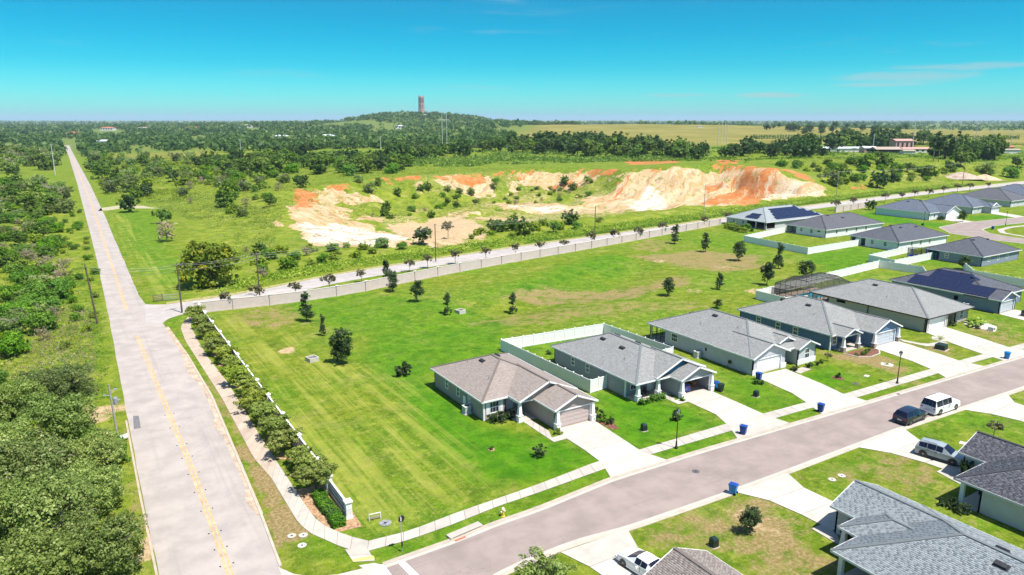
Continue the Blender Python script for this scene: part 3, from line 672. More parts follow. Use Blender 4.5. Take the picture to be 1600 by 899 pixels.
    c = t.mix(t.math('MULTIPLY', t.ss(sf, 0.38, 0.55), t.ss(A[2], 0.02, 0.12)), c, sc_)
    cf = t.math('ADD', Aa, t.math('MULTIPLY', t.math('SUBTRACT', ck, 0.53), 4.2))
    cc = t.mix(t.ss(t.noise(p, 0.35, 5, 0.7), 0.35, 0.65), GR['clay0'], GR['clay1'])
    cc = t.mix(t.math('MULTIPLY', t.ss(rl, 0.55, 0.66), 0.6), cc, (0.20, 0.07, 0.02))
    c = t.mix(t.math('MULTIPLY', t.ss(cf, 0.45, 0.62), t.ss(Aa, 0.02, 0.12)), c, cc)
    t.put(b.inputs['Base Color'], c); b.inputs['Roughness'].default_value = 0.95; b.inputs['Specular IOR Level'].default_value = 0.1
    h = t.math('ADD', t.math('MULTIPLY', n_s, 0.6), t.math('MULTIPLY', n_f, 0.4))
    h = t.math('ADD', h, t.math('MULTIPLY', n_c, 0.8)); t.put(b.inputs['Normal'], t.bump(h, 0.7, 0.3))
    return m
GR = dict(mid0=(0.105, 0.162, 0.007), mid1=(0.185, 0.226, 0.014), lush0=(0.036, 0.150, 0.002), lush1=(0.088, 0.236, 0.004), straw=(0.36, 0.30, 0.12), deep=(0.026, 0.062, 0.004),
          weed0=(0.125, 0.195, 0.008), weed1=(0.265, 0.29, 0.034), mowpale=(0.335, 0.335, 0.065), dry0=(0.195, 0.135, 0.048), dry1=(0.37, 0.27, 0.15),
          field0=(0.155, 0.150, 0.028), field1=(0.25, 0.215, 0.06), wood=(0.125, 0.165, 0.038), bare0=(0.38, 0.26, 0.14), bare1=(0.50, 0.37, 0.22),
          sand0=(0.42, 0.27, 0.13), sand1=(0.54, 0.41, 0.265), white=(0.68, 0.61, 0.54), clay0=(0.40, 0.125, 0.03), clay1=(0.46, 0.215, 0.085), rill=(0.20, 0.145, 0.085))
nx, ny = len(GX), len(GY)
ii = np.arange(nx * ny).reshape(ny, nx)
quads = np.stack([ii[:-1, :-1].ravel(), ii[:-1, 1:].ravel(), ii[1:, 1:].ravel(), ii[1:, :-1].ravel()], 1)
verts = np.stack([fx, fy, MZ.ravel()], 1)
gm = np_mesh('ground', verts, quads, ground_mat(), smooth=True, attrs={
    'mask_a': ('FLOAT_COLOR', np.stack([lush, dry, sand, clay], 1)), 'mask_b': ('FLOAT_COLOR', np.stack([mow, weed, field, wood], 1)), 'mask_c': ('FLOAT_COLOR', np.stack([bare, pale, bare * 0, bare * 0 + 1], 1))})
ground = link('ground', gm); tag(ground, 'open grassy land with lawns, weeds and a pale sand pit, running to the horizon', kind='structure')
# ------------------------------------------------------------------ roads and paving
def resample(pts, n):
    p = np.array(pts, float); s = np.concatenate([[0], np.cumsum(np.hypot(*np.diff(p, axis=0).T))])
    u = np.linspace(0, s[-1], n); return np.stack([np.interp(u, s, p[:, 0]), np.interp(u, s, p[:, 1])], 1)
def plen(pts):
    p = np.array(pts, float); return float(np.hypot(*np.diff(p, axis=0).T).sum())
def ribbon(name, left, right, z, m, label, step=6.0, thick=0.0):
    n = max(2, int(max(plen(left), plen(right)) / step)); a = resample(left, n); b = resample(right, n)
    mb = MB()
    for i in range(n - 1):
        q = [a[i], b[i], b[i + 1], a[i + 1]]
        if thick: mb.prism([tuple(x) for x in q], z - thick, z)
        else: mb.face([(x[0], x[1], z) for x in q])
    return tag(mb.build(name, m), label, kind='structure')
def sheet(name, poly, z, m, label):
    mb = MB(); mb.face([(x, y, z) for x, y in poly]); return tag(mb.build(name, m), label, kind='structure')
def offset(pts, d):
    p = np.array(pts, float); t = np.gradient(p, axis=0); t /= np.linalg.norm(t, axis=1)[:, None]
    return [tuple(q) for q in p + np.stack([-t[:, 1], t[:, 0]], 1) * d]
def slabs(name, left, right, z, m, label, step=1.5, gap=0.022, joint=True):
    """paving laid as separate concrete slabs over a joint bed"""
    n = max(2, int(round((plen(left) + plen(right)) / 2 / step)) + 1); a = resample(left, n); b = resample(right, n)
    bed = MB()
    for i in range(n - 1): bed.prism([tuple(a[i]), tuple(b[i]), tuple(b[i + 1]), tuple(a[i + 1])][::1], z - 0.06, z - 0.018)
    root = tag(bed.build(name, M_JOINT), label, kind='structure')
    for i in range(n - 1):
        q = np.array([a[i], b[i], b[i + 1], a[i + 1]]); c = q.mean(0)
        L = max(0.3, np.linalg.norm(q[0] - q[3])); f = gap / L
        w = q.copy(); w[0] = q[0] * (1 - f) + q[3] * f; w[3] = q[3] * (1 - f) + q[0] * f; w[1] = q[1] * (1 - f) + q[2] * f; w[2] = q[2] * (1 - f) + q[1] * f
        mb = MB(); mb.prism([tuple(x - c) for x in w], -0.05, random.uniform(-0.004, 0.004)); mb.build('concrete_slab', m, root, loc=(c[0], c[1], z))
    return root
random.seed(4)
rl = [(2.2, -60), (2.3, 22), (2.5, 57), (2.6, 71), (2.9, 96), (3.6, 143), (4.3, 216), (5.0, 458), (5.0, 800), (4.6, 960), (3.5, 1200)]
rr = [(10.3, -60), (10.4, 22), (10.8, 52), (11.3, 62), (12.0, 80), (12.5, 95), (12.3, 115), (11.7, 130), (11.5, 137), (10.4, 150), (9.8, 160), (10.1, 212), (10.7, 301), (11.0, 458), (10.0, 800), (9.6, 960), (9.3, 1200)]
yy = np.concatenate([np.arange(-60, 220, 2.0), np.arange(220, 1200, 12.0)])
L_ = [(float(np.interp(y, [p[1] for p in rl], [p[0] for p in rl])) + 0.12 * (vnoise(np.array([y / 2.3]), np.array([.5]), 3)[0] - .5), float(y)) for y in yy]
R_ = [(float(np.interp(y, [p[1] for p in rr], [p[0] for p in rr])) + 0.3 * (vnoise(np.array([y / 2.1]), np.array([.5]), 8)[0] - .5), float(y)) for y in yy]
mb = MB()
for i in range(len(yy) - 1): mb.face([L_[i] + (.012,), R_[i] + (.012,), R_[i + 1] + (.012,), L_[i + 1] + (.012,)])
tag(mb.build('country_road', M_ROAD), 'worn pale two lane country road with a faded yellow centre line', kind='structure')
cf = resample(CROSS_FAR[1:], 140); cn = offset(cf, -7.6)
poly = [(10.2, 152.5), (11.5, 151.2)] + [tuple(p) for p in cf[::1]] + [tuple(p) for p in cn[::-1] if p[0] > 17.5 and p[1] > 141] + [(17.2, 141.2), (15.0, 140.4), (12.8, 138.7), (11.4, 136), (9, 138)]
sheet('cross_road', poly, .018, M_CROSS, 'pale road running behind the long tan wall to meet the country road')
# far carriageway verge: pale shoulder strip
ribbon('sandy_shoulder', [(x, y + 0.1) for x, y in cf], [(x, y + 1.5 + 1.0 * vnoise(np.array([x / 5.0]), np.array([.5]), 5)[0]) for x, y in cf], .009, mat('dusty_verge', (0.30, 0.27, 0.10), 0.95, 0.35, 1.5), 'dusty dry grass shoulder on the far side of the cross road', 3)
sh = [(11.0 + .0 * y, y) for y in range(62, 134)]
shl = [(float(np.interp(y, [62, 95, 115, 134], [11.1, 12.1, 11.9, 11.4])) - 0.02 - 0.6 * sstep(.45, .85, vnoise(np.array([y / 5.0]), np.array([.5]), 5))[0], y) for y in range(62, 134)]
shr = [(float(np.interp(y, [62, 95, 115, 134], [11.5, 12.75, 12.55, 11.9])) + 0.15, y) for y in range(62, 134)]
ribbon('dirt_shoulder', shl, shr, .017, mat('orange_dirt', (0.42, 0.32, 0.235), 0.95, 0.3, 0.8), 'sandy orange dirt washed along the right edge of the country road', 1.0)
# subdivision street
kn = [G(600, 884), G(640, 870), G(710, 845), G(780, 817), G(839, 797), (42.7, 50.35), (55.6, 50.1), (75, 49.2), (97, 48.3), (120, 47.4), (160, 46.2), (230, 44), (300, 42)]
ks = [(18.2, 40.6), (22.0, 42.2), (26.5, 43.2), (30.7, 43.4), (33.3, 43.4), (38.8, 42.7), (50, 42.3), (59, 42.2), (78.3, 42.1), (105.4, 40.9), (160, 38.7), (230, 36.2), (300, 33.8)]
ribbon('street', kn, ks, .010, M_STREET, 'smooth mauve grey residential street between the two rows of houses', 3)
ribbon('kerb_gutter', kn, offset(kn, 0.42), .055, M_KERB, 'pale rolled concrete kerb along the house side of the street', 2, .06)
ribbon('gutter_pan', offset(kn, -0.4), kn, .020, M_CONC, 'narrow concrete gutter pan on the house side of the street', 2)
ribbon('kerb_gutter', offset(ks, -0.45), ks, .055, M_KERB, 'pale rolled concrete kerb along the near side of the street', 2, .06)
ribbon('gutter_pan', ks, offset(ks, 0.4), .020, M_CONC, 'narrow concrete gutter pan on the near side of the street', 2)
apron = [(10.75, 53.2), (11.6, 51.6), (12.8, 50.5), (14.5, 49.75), (16.5, 49.45), G(560, 884), G(585, 880), G(600, 884), (18.3, 40.4), (16, 39), (12.5, 36.2), (10.55, 33)]
sheet('concrete_apron', apron, .024, M_CONC, 'pale concrete apron where the street meets the country road')
kb = [(10.85, 53.2), (11.35, 62), (12.05, 80), (12.6, 95), (12.45, 115)]
ribbon('road_kerb', kb, offset(kb, -0.22), .07, M_KERB, 'thin concrete kerb between the country road and its right verge', 1.5, .1)
kl = [(2.15, -40), (2.3, 22), (2.45, 57), (2.5, 71), (2.75, 92)]
ribbon('road_kerb', offset(kl, 0.2), kl, .05, M_OLDC, 'thin weathered kerb on the left edge of the country road', 1.5, .08)
# stop line, crossing line, centre line
def strip(mb, pts, w, z, gaps=0.0, seed=0):
    p = resample(pts, max(2, int(plen(pts) / 1.2))); t = np.gradient(p, axis=0); t /= np.linalg.norm(t, axis=1)[:, None]; nrm = np.stack([-t[:, 1], t[:, 0]], 1)
    for i in range(len(p) - 1):
        a, b = p[i], p[i + 1]; ja = 1 + gaps * (vnoise(np.array([a[1] * 1.7]), np.array([.3]), seed)[0] - .5); jb = 1 + gaps * (vnoise(np.array([b[1] * 1.7]), np.array([.3]), seed)[0] - .5)
        mb.face([tuple(a - nrm[i] * w / 2 * ja) + (z,), tuple(b - nrm[i + 1] * w / 2 * jb) + (z,), tuple(b + nrm[i + 1] * w / 2 * jb) + (z,), tuple(a + nrm[i] * w / 2 * ja) + (z,)])
cl_near = [(6.6, -40), G(357, 890), G(300, 733), G(245, 600), G(214, 525)]; cl_far = [G(198, 485), G(170, 400), G(140, 310), G(112, 245)]
mb = MB()
for ln in (cl_near, cl_far):
    for o in (-.17, .17): strip(mb, offset(resample(ln, 40), o), .2, .016, 0.35, 4)
cl = tag(mb.build('centre_line', M_YEL), 'faded double yellow line down the middle of the country road', kind='structure')
m0 = MB(); m0.box(-.06, .06, -.06, .06, 0, .03); rm = m0.mesh('reflector', M_BLACK)
for y in (883, 857, 832, 797, 768, 740, 715, 695, 668, 648):
    x = float(np.interp(y, [525, 600, 733, 890], [214, 245, 300, 357])); g = G(x, y)
    for o in (-.5, .5): link('reflector', rm, cl, (g[0] + o, g[1], .014))
mb = MB(); mb.face([p + (.028,) for p in (G(592, 884), G(599, 882), G(612, 899), G(603, 899))])
mb.face([p + (.0165,) for p in (G(622, 880), G(632, 877), G(655, 899), G(640, 899))])
tag(mb.build('stop_line', M_WPAINT), 'white painted stop and crossing bars across the end of the street', kind='structure')
sheet('road_patch', [G(208, 650), G(217, 650), G(220, 669), G(209, 671)], .0165, mat('patch_tar', (0.15, 0.145, 0.15), 0.9, 0.2), 'darker square asphalt patch near the left edge of the country road')
# pavements
si = [G(576, 846), G(640, 830), G(710, 803), G(765, 784), G(834, 760), G(930, 723), (49.5, 53.9), (63, 53.7), (75, 53.1), (83, 52.2), (102, 51.6), (112, 51.3), (124, 50.6), (160, 49.6)]
so = [G(574, 862), G(640, 844), G(710, 819), G(777, 792), G(839, 771), G(945, 733), (49.8, 52.4), (63, 52.0), (75, 51.5), (83, 50.6), (102, 50.0), (112, 49.8), (124, 49.1), (160, 48.2)]
slabs('sidewalk', si, so, .05, M_CONC, 'white concrete sidewalk laid in squares in front of the houses', 1.55)
li = [(304, 496), (299, 504), (298, 510), (310, 534), (323, 556), (357, 600), (406, 681), (432, 721), (457, 759), (480, 794), (492, 810), (510, 824), (540, 837), (576, 846)]
lo = [(296, 496), (287, 505), (285, 514), (293, 534), (308, 557), (350, 622), (400, 715), (425, 749), (450, 791), (467, 819), (485, 834), (520, 849), (539, 859), (574, 862)]
slabs('sidewalk', [G(*p) for p in li[:8]], [(G(*p)[0] - (.25 if i < 7 else 0), G(*p)[1]) for i, p in enumerate(lo[:8])], .048, M_OLDC, 'tan stained concrete sidewalk beside the row of trees and white wall', 1.6)
slabs('sidewalk', [G(*p) for p in li[7:]], [G(*p) for p in lo[7:]], .046, M_CONC, 'pale curved sidewalk rounding the corner by the entrance sign', 1.6)
slabs('crossing_ramp', [G(539, 859), G(552, 879)], [G(574, 858), G(586, 877)], .044, M_CONC, 'short pale kerb ramp down to the crossing', 1.2)
sheet('ramp_strip', [G(552, 879), G(551, 875), G(583, 869), G(586, 874)], .047, mat('tactile_yellow', (0.55, 0.45, 0.14), 0.8, 0.15), 'narrow yellow warning strip at the foot of the ramp')
def drive(l, r, label, step=3.2): return slabs('driveway', l, r, .058, M_DRIVE, label, step, .024)
drive([(44.5, 62.9), (44.4, 55), (44.0, 53), (42.9, 50.7)], [(50.2, 62.9), (49.6, 55), (49.4, 53), (50.4, 50.5)], 'bright white driveway leading to the taupe garage')
drive([(64.0, 63.2), (63.9, 56), (62.9, 53.6), (60.8, 50.2)], [(69.3, 63.2), (69.1, 56), (68.9, 52.8), (69.4, 49.9)], 'cream driveway leading to the open garage')
drive([(78.6, 62.9), (77.6, 55), (76.6, 53), (75.0, 49.6)], [(84.9, 62.6), (83.9, 55), (83.2, 52.3), (83.6, 49.0)], 'buff driveway leading to the white double garage of the third house')
drive([(104.9, 61.9), (103.6, 54), (102.6, 51.5), (100.8, 48.4)], [(111.6, 61.9), (110.6, 54), (109.9, 51.4), (110.4, 48.1)], 'pale driveway leading to the grey garage of the blue house')
drive([(120.5, 62.4), (117.6, 56), (116.2, 51), (115.6, 47.8)], [(126.5, 62.4), (125.0, 56), (123.2, 50.5), (124.6, 47.4)], 'pale driveway leading to the garage of the tan house')
drive([(143.6, 61.5), (141.8, 52), (140.9, 47.0)], [(149.6, 61.5), (148.8, 52), (149.6, 46.7)], 'pale driveway under the dark pickup at the right edge')
slabs('path', [(112.9, 62.3), (113.6, 58.5), (117.5, 58.0)], [(112.1, 61.2), (112.9, 57.3), (117.3, 56.8)], .05, M_CONC, 'curved white path joining two driveways beside the blue house', 1.5)
slabs('path', [(43.8, 68.0), (43.9, 63.0)], [(42.8, 67.6), (42.7, 60.3)], .05, M_CONC, 'narrow white path to the porch of the taupe house', 1.2)
slabs('path', [(42.7, 61.4), (44.5, 61.4)], [(42.7, 60.3), (44.5, 60.3)], .052, M_CONC, 'short white link from the driveway to the porch path of the taupe house', 1.2)
slabs('path', [(63.4, 67.5), (63.4, 63)], [(62.3, 67.5), (62.3, 61)], .05, M_CONC, 'narrow path to the porch of the house with the open garage', 1.2)
slabs('path', [(62.3, 62.2), (64.0, 62.2)], [(62.3, 61.0), (64.0, 61.0)], .052, M_CONC, 'short link from the cream driveway to the porch path', 1.2)
slabs('path', [(85.0, 61.6), (87.6, 61.8)], [(85.0, 60.2), (88.0, 60.5)], .05, M_CONC, 'short path to the arched entry of the third house', 1.2)
drive([(31.2, 42.9), (31.9, 41.0), (32.3, 38.5), (32.5, 35.0), (32.6, 31)], [(38.2, 42.6), (36.9, 41.0), (37.6, 38.0), (38.3, 35.0), (38.6, 31)], 'white driveway under the parked white car by the brown roof')
drive([(51.3, 42.1), (52.6, 40.4), (53.2, 36.9), (53.3, 33.0)], [(58.8, 42.0), (57.6, 40.0), (57.7, 36.0), (58.9, 33.0)], 'bright white driveway in front of the grey roofed house')
slabs('path', [(52.0, 34.2), (53.3, 34.2)], [(51.8, 31.2), (53.3, 32.6)], .05, M_CONC, 'small white path at the side entry of the grey roofed house', 1.3)
drive([(70.2, 42.0), (71.6, 40.2), (72.8, 37.0), (73.3, 32.5)], [(79.4, 42.0), (77.8, 39.6), (77.9, 36.0), (78.9, 32.5)], 'white driveway with the silver car on it')
slabs('path', [(72.0, 34.2), (73.3, 34.2)], [(71.2, 31.2), (73.3, 32.3)], .05, M_CONC, 'small white path at the side entry of the charcoal roofed house', 1.3)
drive([(91.0, 41.4), (92.4, 39.3), (93.3, 36.0), (93.6, 30)], [(101.5, 41.0), (99.0, 39.0), (98.6, 35.6), (99.2, 30)], 'white driveway beyond the parked cars at the right edge')
# farm track and the street between the far houses
sheet('farm_track', [T(153, 330), T(158, 325), T(190, 321), T(240, 322), T(285, 318), T(296, 319), T(290, 322), T(240, 326), T(190, 326), T(170, 329)], .012, mat('pale_track', (0.36, 0.33, 0.20), 0.95, 0.2, 1), 'pale farm track leaving the country road through a field')
bs = [(236, 80), (233, 105), (236, 118), (246, 127), (262, 128.5), (300, 124.5), (380, 120)]
b2 = [(246, 80), (243, 103), (246, 112), (252, 117), (264, 119.5), (300, 116), (380, 111.5)]
ribbon('back_street', bs, b2, .012, M_STREET, 'curving grey street between the far houses', 2)
ribbon('kerb_gutter', offset(bs, .5), bs, .05, M_KERB, 'pale kerb along the outer side of the curving far street', 2, .06)
ribbon('kerb_gutter', b2, offset(b2, -.5), .05, M_KERB, 'pale kerb along the inner side of the curving far street', 2, .06)
slabs('sidewalk', [(247.0, 100), (249.5, 110), (256, 114.2), (266, 115.5), (300, 112)], [(248.6, 100), (251, 109), (257, 112.6), (266, 113.9), (300, 110.4)], .045, M_CONC, 'pale sidewalk curving round the inner corner of the far street', 2)
slabs('driveway', [(266.5, 137.2), (262.8, 128.7)], [(272.5, 136.2), (269.8, 128.3)], .058, M_DRIVE, 'driveway of the pale far corner house', 3.2)
slabs('driveway', [(299.5, 137.2), (293.8, 125.7)], [(305.5, 136.2), (300.8, 125.3)], .058, M_DRIVE, 'driveway of the far house with the small dormer gable', 3.2)
# manholes, covers
def disc(name, c, r, m, label, cat, z=.014, h=.012, group=None):
    mb = MB(); mb.lathe([(r, 0), (r, h), (r * .86, h + .004), (r * .84, h)], 16); mb.lathe([(r * .25, h - .004), (r * .25, h + .006)], 10, mi=1)
    return tag(mb.build(name, [m, M_BLACK], None, loc=(c[0], c[1], z)), label, cat, group)
M_IRON = mat('cast_iron', (0.10, 0.09, 0.09), 0.8, 0.2)
disc('manhole_cover', G(1087, 737), .4, M_IRON, 'dark iron manhole in the street below the black lamp post', 'manhole')
disc('manhole_cover', G(1337, 600), .45, M_IRON, 'dark iron manhole in the street beyond the white van like car', 'manhole')
disc('manhole_cover', G(1403, 616), .28, M_IRON, 'small dark cover in the street ahead of the white parked car', 'manhole')
for px, la in (((456, 838), 'left cover of the three white discs on the dry verge by the corner'), ((474, 837), 'right cover of the three white discs on the verge by the corner'), ((472, 853), 'nearest to the road of the three white discs on the corner verge'),
               ((1300, 750), 'left one of two white discs in the lawn beside the grey roof'), ((1315, 744), 'right one of two white discs in the lawn beside the grey roof')):
    disc('valve_cover', G(*px), .38, M_DRIVE, la, 'cover', z=.03, h=.03)
mb = MB(); mb.box(-.45, .45, -.3, .3, 0, .04); mb.box(-.12, .12, -.2, .2, .038, .046, 1)
tag(mb.build('utility_cover', [M_DRIVE, M_OLDC], None, loc=G(1504, 693) + (.02,), rz=.3), 'white rectangular lid in the lawn beside the charcoal roof', 'cover')
tag(mb.build('utility_cover', [M_DRIVE, M_OLDC], None, loc=G(1354, 588) + (.02,), rz=.3), 'white rectangular lid in the lawn between the second lamp and the blue house', 'cover')
# storm drain inlet
r0 = empty('storm_drain', (G(730, 834)[0], G(730, 834)[1], 0), math.atan2(G(752, 825)[1] - G(708, 844)[1], G(752, 825)[0] - G(708, 844)[0]), 'concrete storm drain inlet with a long dark slot in the kerb', 'drain')
mb = MB(); mb.box(-1.7, 1.7, .02, .75, .13, .2); mb.box(-1.7, -1.45, -.05, .75, 0, .13); mb.box(1.45, 1.7, -.05, .75, 0, .13); mb.build('lid', M_CONC, r0)
mb = MB(); mb.box(-1.45, 1.45, .05, .6, .03, .128); mb.build('slot', M_BLACK, r0)
mb = MB(); mb.box(-1.5, -.4, -.45, -.06, .022, .034); mb.build('stain_plate', mat('red_clay_paint', (0.42, 0.14, 0.09), 0.9, 0.2), r0)
# ------------------------------------------------------------------ houses
EAVE, SLOPE = 2.58, 0.42
def newell(poly):
    n = Vector((0, 0, 0))
    for i in range(len(poly)):
        a = Vector(poly[i]); b = Vector(poly[(i + 1) % len(poly)])
        n += Vector(((a.y - b.y) * (a.z + b.z), (a.z - b.z) * (a.x + b.x), (a.x - b.x) * (a.y + b.y)))
    return n.normalized()
def roof_planes(x0, x1, y0, y1, kind, z=EAVE, s=SLOPE):
    """kind: hip | gy (ridge along y, gable ends) | gx | gyf (gable at y0, runs into the main roof)"""
    w, d = x1 - x0, y1 - y0; xc, yc = (x0 + x1) / 2, (y0 + y1) / 2
    A, B, C, D = (x0, y0, z), (x1, y0, z), (x1, y1, z), (x0, y1, z)
    if kind == 'hip':
        if w <= d:
            h = w / 2; P, Q = (xc, y0 + h, z + s * h), (xc, y1 - h, z + s * h)
            return [[A, B, P], [B, C, Q, P], [C, D, Q], [D, A, P, Q]], [(P, Q), (A, P), (B, P), (C, Q), (D, Q)]
        h = d / 2; P, Q = (x0 + h, yc, z + s * h), (x1 - h, yc, z + s * h)
        return [[A, B, Q, P], [B, C, Q], [C, D, P, Q], [D, A, P]], [(P, Q), (A, P), (D, P), (B, Q), (C, Q)]
    if kind == 'gx':
        h = d / 2; P, Q = (x0, yc, z + s * h), (x1, yc, z + s * h)
        return [[A, B, Q, P], [C, D, P, Q]], [(P, Q)]
    h = w / 2; P, Q = (xc, y0, z + s * h), (xc, y1, z + s * h)
    return [[B, C, Q, P], [D, A, P, Q]], [(P, Q)]
def face_uv(poly):
    n = newell(poly); up = Vector((0, 0, 1)) - n * n.z; up = up.normalized() if up.length > 1e-5 else Vector((0, 1, 0)); ac = up.cross(n)
    return [(Vector(p).dot(ac), Vector(p).dot(up)) for p in poly]
def in_poly2(pt, poly):
    x, y = pt; c = False; n = len(poly)
    for i in range(n):
        ax, ay = poly[i]; bx, by = poly[(i + 1) % n]
        if (ay > y) != (by > y) and x < (bx - ax) * (y - ay) / (by - ay) + ax: c = not c
    return c
def shingle_mesh(planes, w, e, rnd, keep=1.0):
    """loose tabs laid in courses, each a little proud and uneven"""
    V = []; Fc = []; U = []
    for poly in planes:
        n = newell(poly); up = (Vector((0, 0, 1)) - n * n.z).normalized(); ac = up.cross(n); o = Vector(poly[0])
        q = [((Vector(p) - o).dot(ac), (Vector(p) - o).dot(up)) for p in poly]
        u0, u1 = min(a for a, b in q), max(a for a, b in q); v0, v1 = min(b for a, b in q), max(b for a, b in q)
        k = 0; v = v0 + .02; jj = 0
        while v < v1 - e:
            u = u0 + (k % 2) * w / 2 + rnd.uniform(0, .1)
            while u < u1:
                ww = w * rnd.uniform(.75, 1.0)
                if rnd.random() < keep and all(in_poly2(c, q) for c in ((u, v), (u + ww, v), (u + ww, v + e), (u, v + e))):
                    t = rnd.uniform(.018, .034); b = len(V)
                    for (a, c, hh) in ((u, v, t), (u + ww, v, t), (u + ww, v + e * .98, .006), (u, v + e * .98, .006), (u, v, .002), (u + ww, v, .002)):
                        V.append(tuple(o + ac * a + up * c + n * hh))
                    Fc += [(b, b + 1, b + 2, b + 3), (b + 4, b + 5, b + 1, b)]; jj += 1; U += [(rnd.uniform(.3, 1) if (jj + k) % 2 or rnd.random() < .25 else rnd.uniform(0, .3))] * 6  # alternate tabs tinted dark: the courses' shadow dashes put into the colour
                u += w
            v += e; k += 1
    return V, Fc, U
def shingle_tab_mat(name, c1, c2, c3):
    m, t, b = newmat(name)
    a = t.attr('tint').outputs['Fac']; g = t.noise(t.coord('Object'), 25, 3, 0.7)
    c = t.mix(t.ss(a, 0.12, 0.38), c1, c2); c = t.mix(t.ss(a, 0.5, 1.0), c, c3); c = t.mix(t.math('MULTIPLY', g, 0.3), c, tuple(x * .6 for x in c1))
    t.put(b.inputs['Base Color'], c); b.inputs['Roughness'].default_value = 0.92; b.inputs['Specular IOR Level'].default_value = 0.15
    return m
TABS = {'grey': ((0.185, 0.195, 0.20), (0.26, 0.272, 0.28), (0.34, 0.352, 0.358)), 'brown': ((0.23, 0.19, 0.17), (0.31, 0.265, 0.238), (0.375, 0.325, 0.295)), 'pale': ((0.20, 0.225, 0.235), (0.33, 0.36, 0.37), (0.39, 0.42, 0.43)), 'dark': ((0.075, 0.077, 0.09), (0.12, 0.123, 0.14), (0.20, 0.20, 0.225))}
TABM = {k: shingle_tab_mat('shingle_tab_' + k, *v) for k, v in TABS.items()}
def wall_pieces(mb, p0, p1, z0, z1, ops, th=0.16):
    """wall from p0 to p1 (outside on its right hand), with real openings (u0,u1,v0,v1)"""
    p0 = Vector((p0[0], p0[1], 0)); p1 = Vector((p1[0], p1[1], 0)); d = (p1 - p0); L = d.length; d.normalize(); inn = Vector((-d.y, d.x, 0))
    def blk(u0, u1, v0, v1):
        if u1 - u0 < 1e-3 or v1 - v0 < 1e-3: return
        vs = []
        for v in (v0, v1):
            for (u, w) in ((u0, 0), (u1, 0), (u1, th), (u0, th)):
                q = p0 + d * u + inn * w; vs.append((q.x, q.y, v))
        mb.add(vs, [(3, 2, 1, 0), (4, 5, 6, 7), (0, 1, 5, 4), (1, 2, 6, 5), (2, 3, 7, 6), (3, 0, 4, 7)])
    cur = 0.0
    for (u0, u1, v0, v1) in sorted(ops):
        blk(cur, u0, z0, z1); blk(u0, u1, z0, v0); blk(u0, u1, v1, z1); cur = u1
    blk(cur, L, z0, z1)
    return p0, d, inn, L
def local_box(mb, P, u0, u1, v0, v1, w0, w1, mi=0):
    """box in wall coordinates: u along, v up, w inwards"""
    p0, d, inn = P; vs = []
    for v in (v0, v1):
        for (u, w) in ((u0, w0), (u1, w0), (u1, w1), (u0, w1)):
            q = p0 + d * u + inn * w; vs.append((q.x, q.y, v))
    mb.add(vs, [(3, 2, 1, 0), (4, 5, 6, 7), (0, 1, 5, 4), (1, 2, 6, 5), (2, 3, 7, 6), (3, 0, 4, 7)], mi)
def window(P, u0, u1, v0, v1, root, shutters=None, blind=True):
    f = MB(); t = .07
    local_box(f, P, u0 - .05, u0 + t, v0 - .05, v1 + .05, -.03, .07); local_box(f, P, u1 - t, u1 + .05, v0 - .05, v1 + .05, -.03, .07)
    local_box(f, P, u0 + t, u1 - t, v1 - t, v1 + .05, -.032, .07); local_box(f, P, u0 + t, u1 - t, v0 - .05, v0 + t, -.032, .07)
    vm = (v0 + v1) / 2
    if v1 - v0 > .7: local_box(f, P, u0 + t, u1 - t, vm - .05, vm + .05, -.01, .06)
    w = f.build('window', M_FRAME, root)
    for (a, b) in (((v0 + t, vm - .05), (vm + .05, v1 - t)) if v1 - v0 > .7 else ((v0 + t, v1 - t),)):
        g = MB(); local_box(g, P, u0 + t, u1 - t, a, b, .035, .05); g.build('pane', M_GLASS, w)
    if v1 - v0 > 1.0:
        mu = MB()
        n = 2 if u1 - u0 < 1.1 else 3
        for i in range(1, n): local_box(mu, P, u0 + (u1 - u0) * i / n - .015, u0 + (u1 - u0) * i / n + .015, v0 + t, v1 - t, .022, .034)
        mu.build('muntin', M_FRAME, w)
    if shutters:
        for (a, b) in ((u0 - .5, u0 - .1), (u1 + .1, u1 + .5)):
            s = MB(); local_box(s, P, a, b, v0 - .05, v1 + .05, -.05, -.005)
            for k in range(6): z = v0 + .05 + (v1 - v0 - .1) * k / 6; local_box(s, P, a + .05, b - .05, z, z + .05, -.065, -.045)
            s.build('shutter', shutters, root)
    return w
def garage_door(P, u0, u1, v1, root, m):
    d = MB(); local_box(d, P, u0, u1, .06, v1, .13, .17)
    g = d.build('garage_door', m, root)
    for r in range(4):
        za = .08 + (v1 - .1) * r / 4; zb = .08 + (v1 - .1) * (r + 1) / 4 - .03
        n = 4
        s = MB(); local_box(s, P, u0 + .02, u1 - .02, za, zb, .105, .131)
        for k in range(n):
            a = u0 + .1 + (u1 - u0 - .2) * k / n; b = u0 + .1 + (u1 - u0 - .2) * (k + 1) / n - .12
            local_box(s, P, a + .06, b, za + .09, zb - .09, .088, .106)
        s.build('door_panel', m, g)
    t = MB(); local_box(t, P, u0 - .12, u0 + .02, 0.02, v1 + .12, -.035, .02); local_box(t, P, u1 - .02, u1 + .12, 0.02, v1 + .12, -.035, .02); local_box(t, P, u0 + .02, u1 - .02, v1 - .02, v1 + .12, -.037, .02)
    t.build('garage_trim', M_WHITE, root)
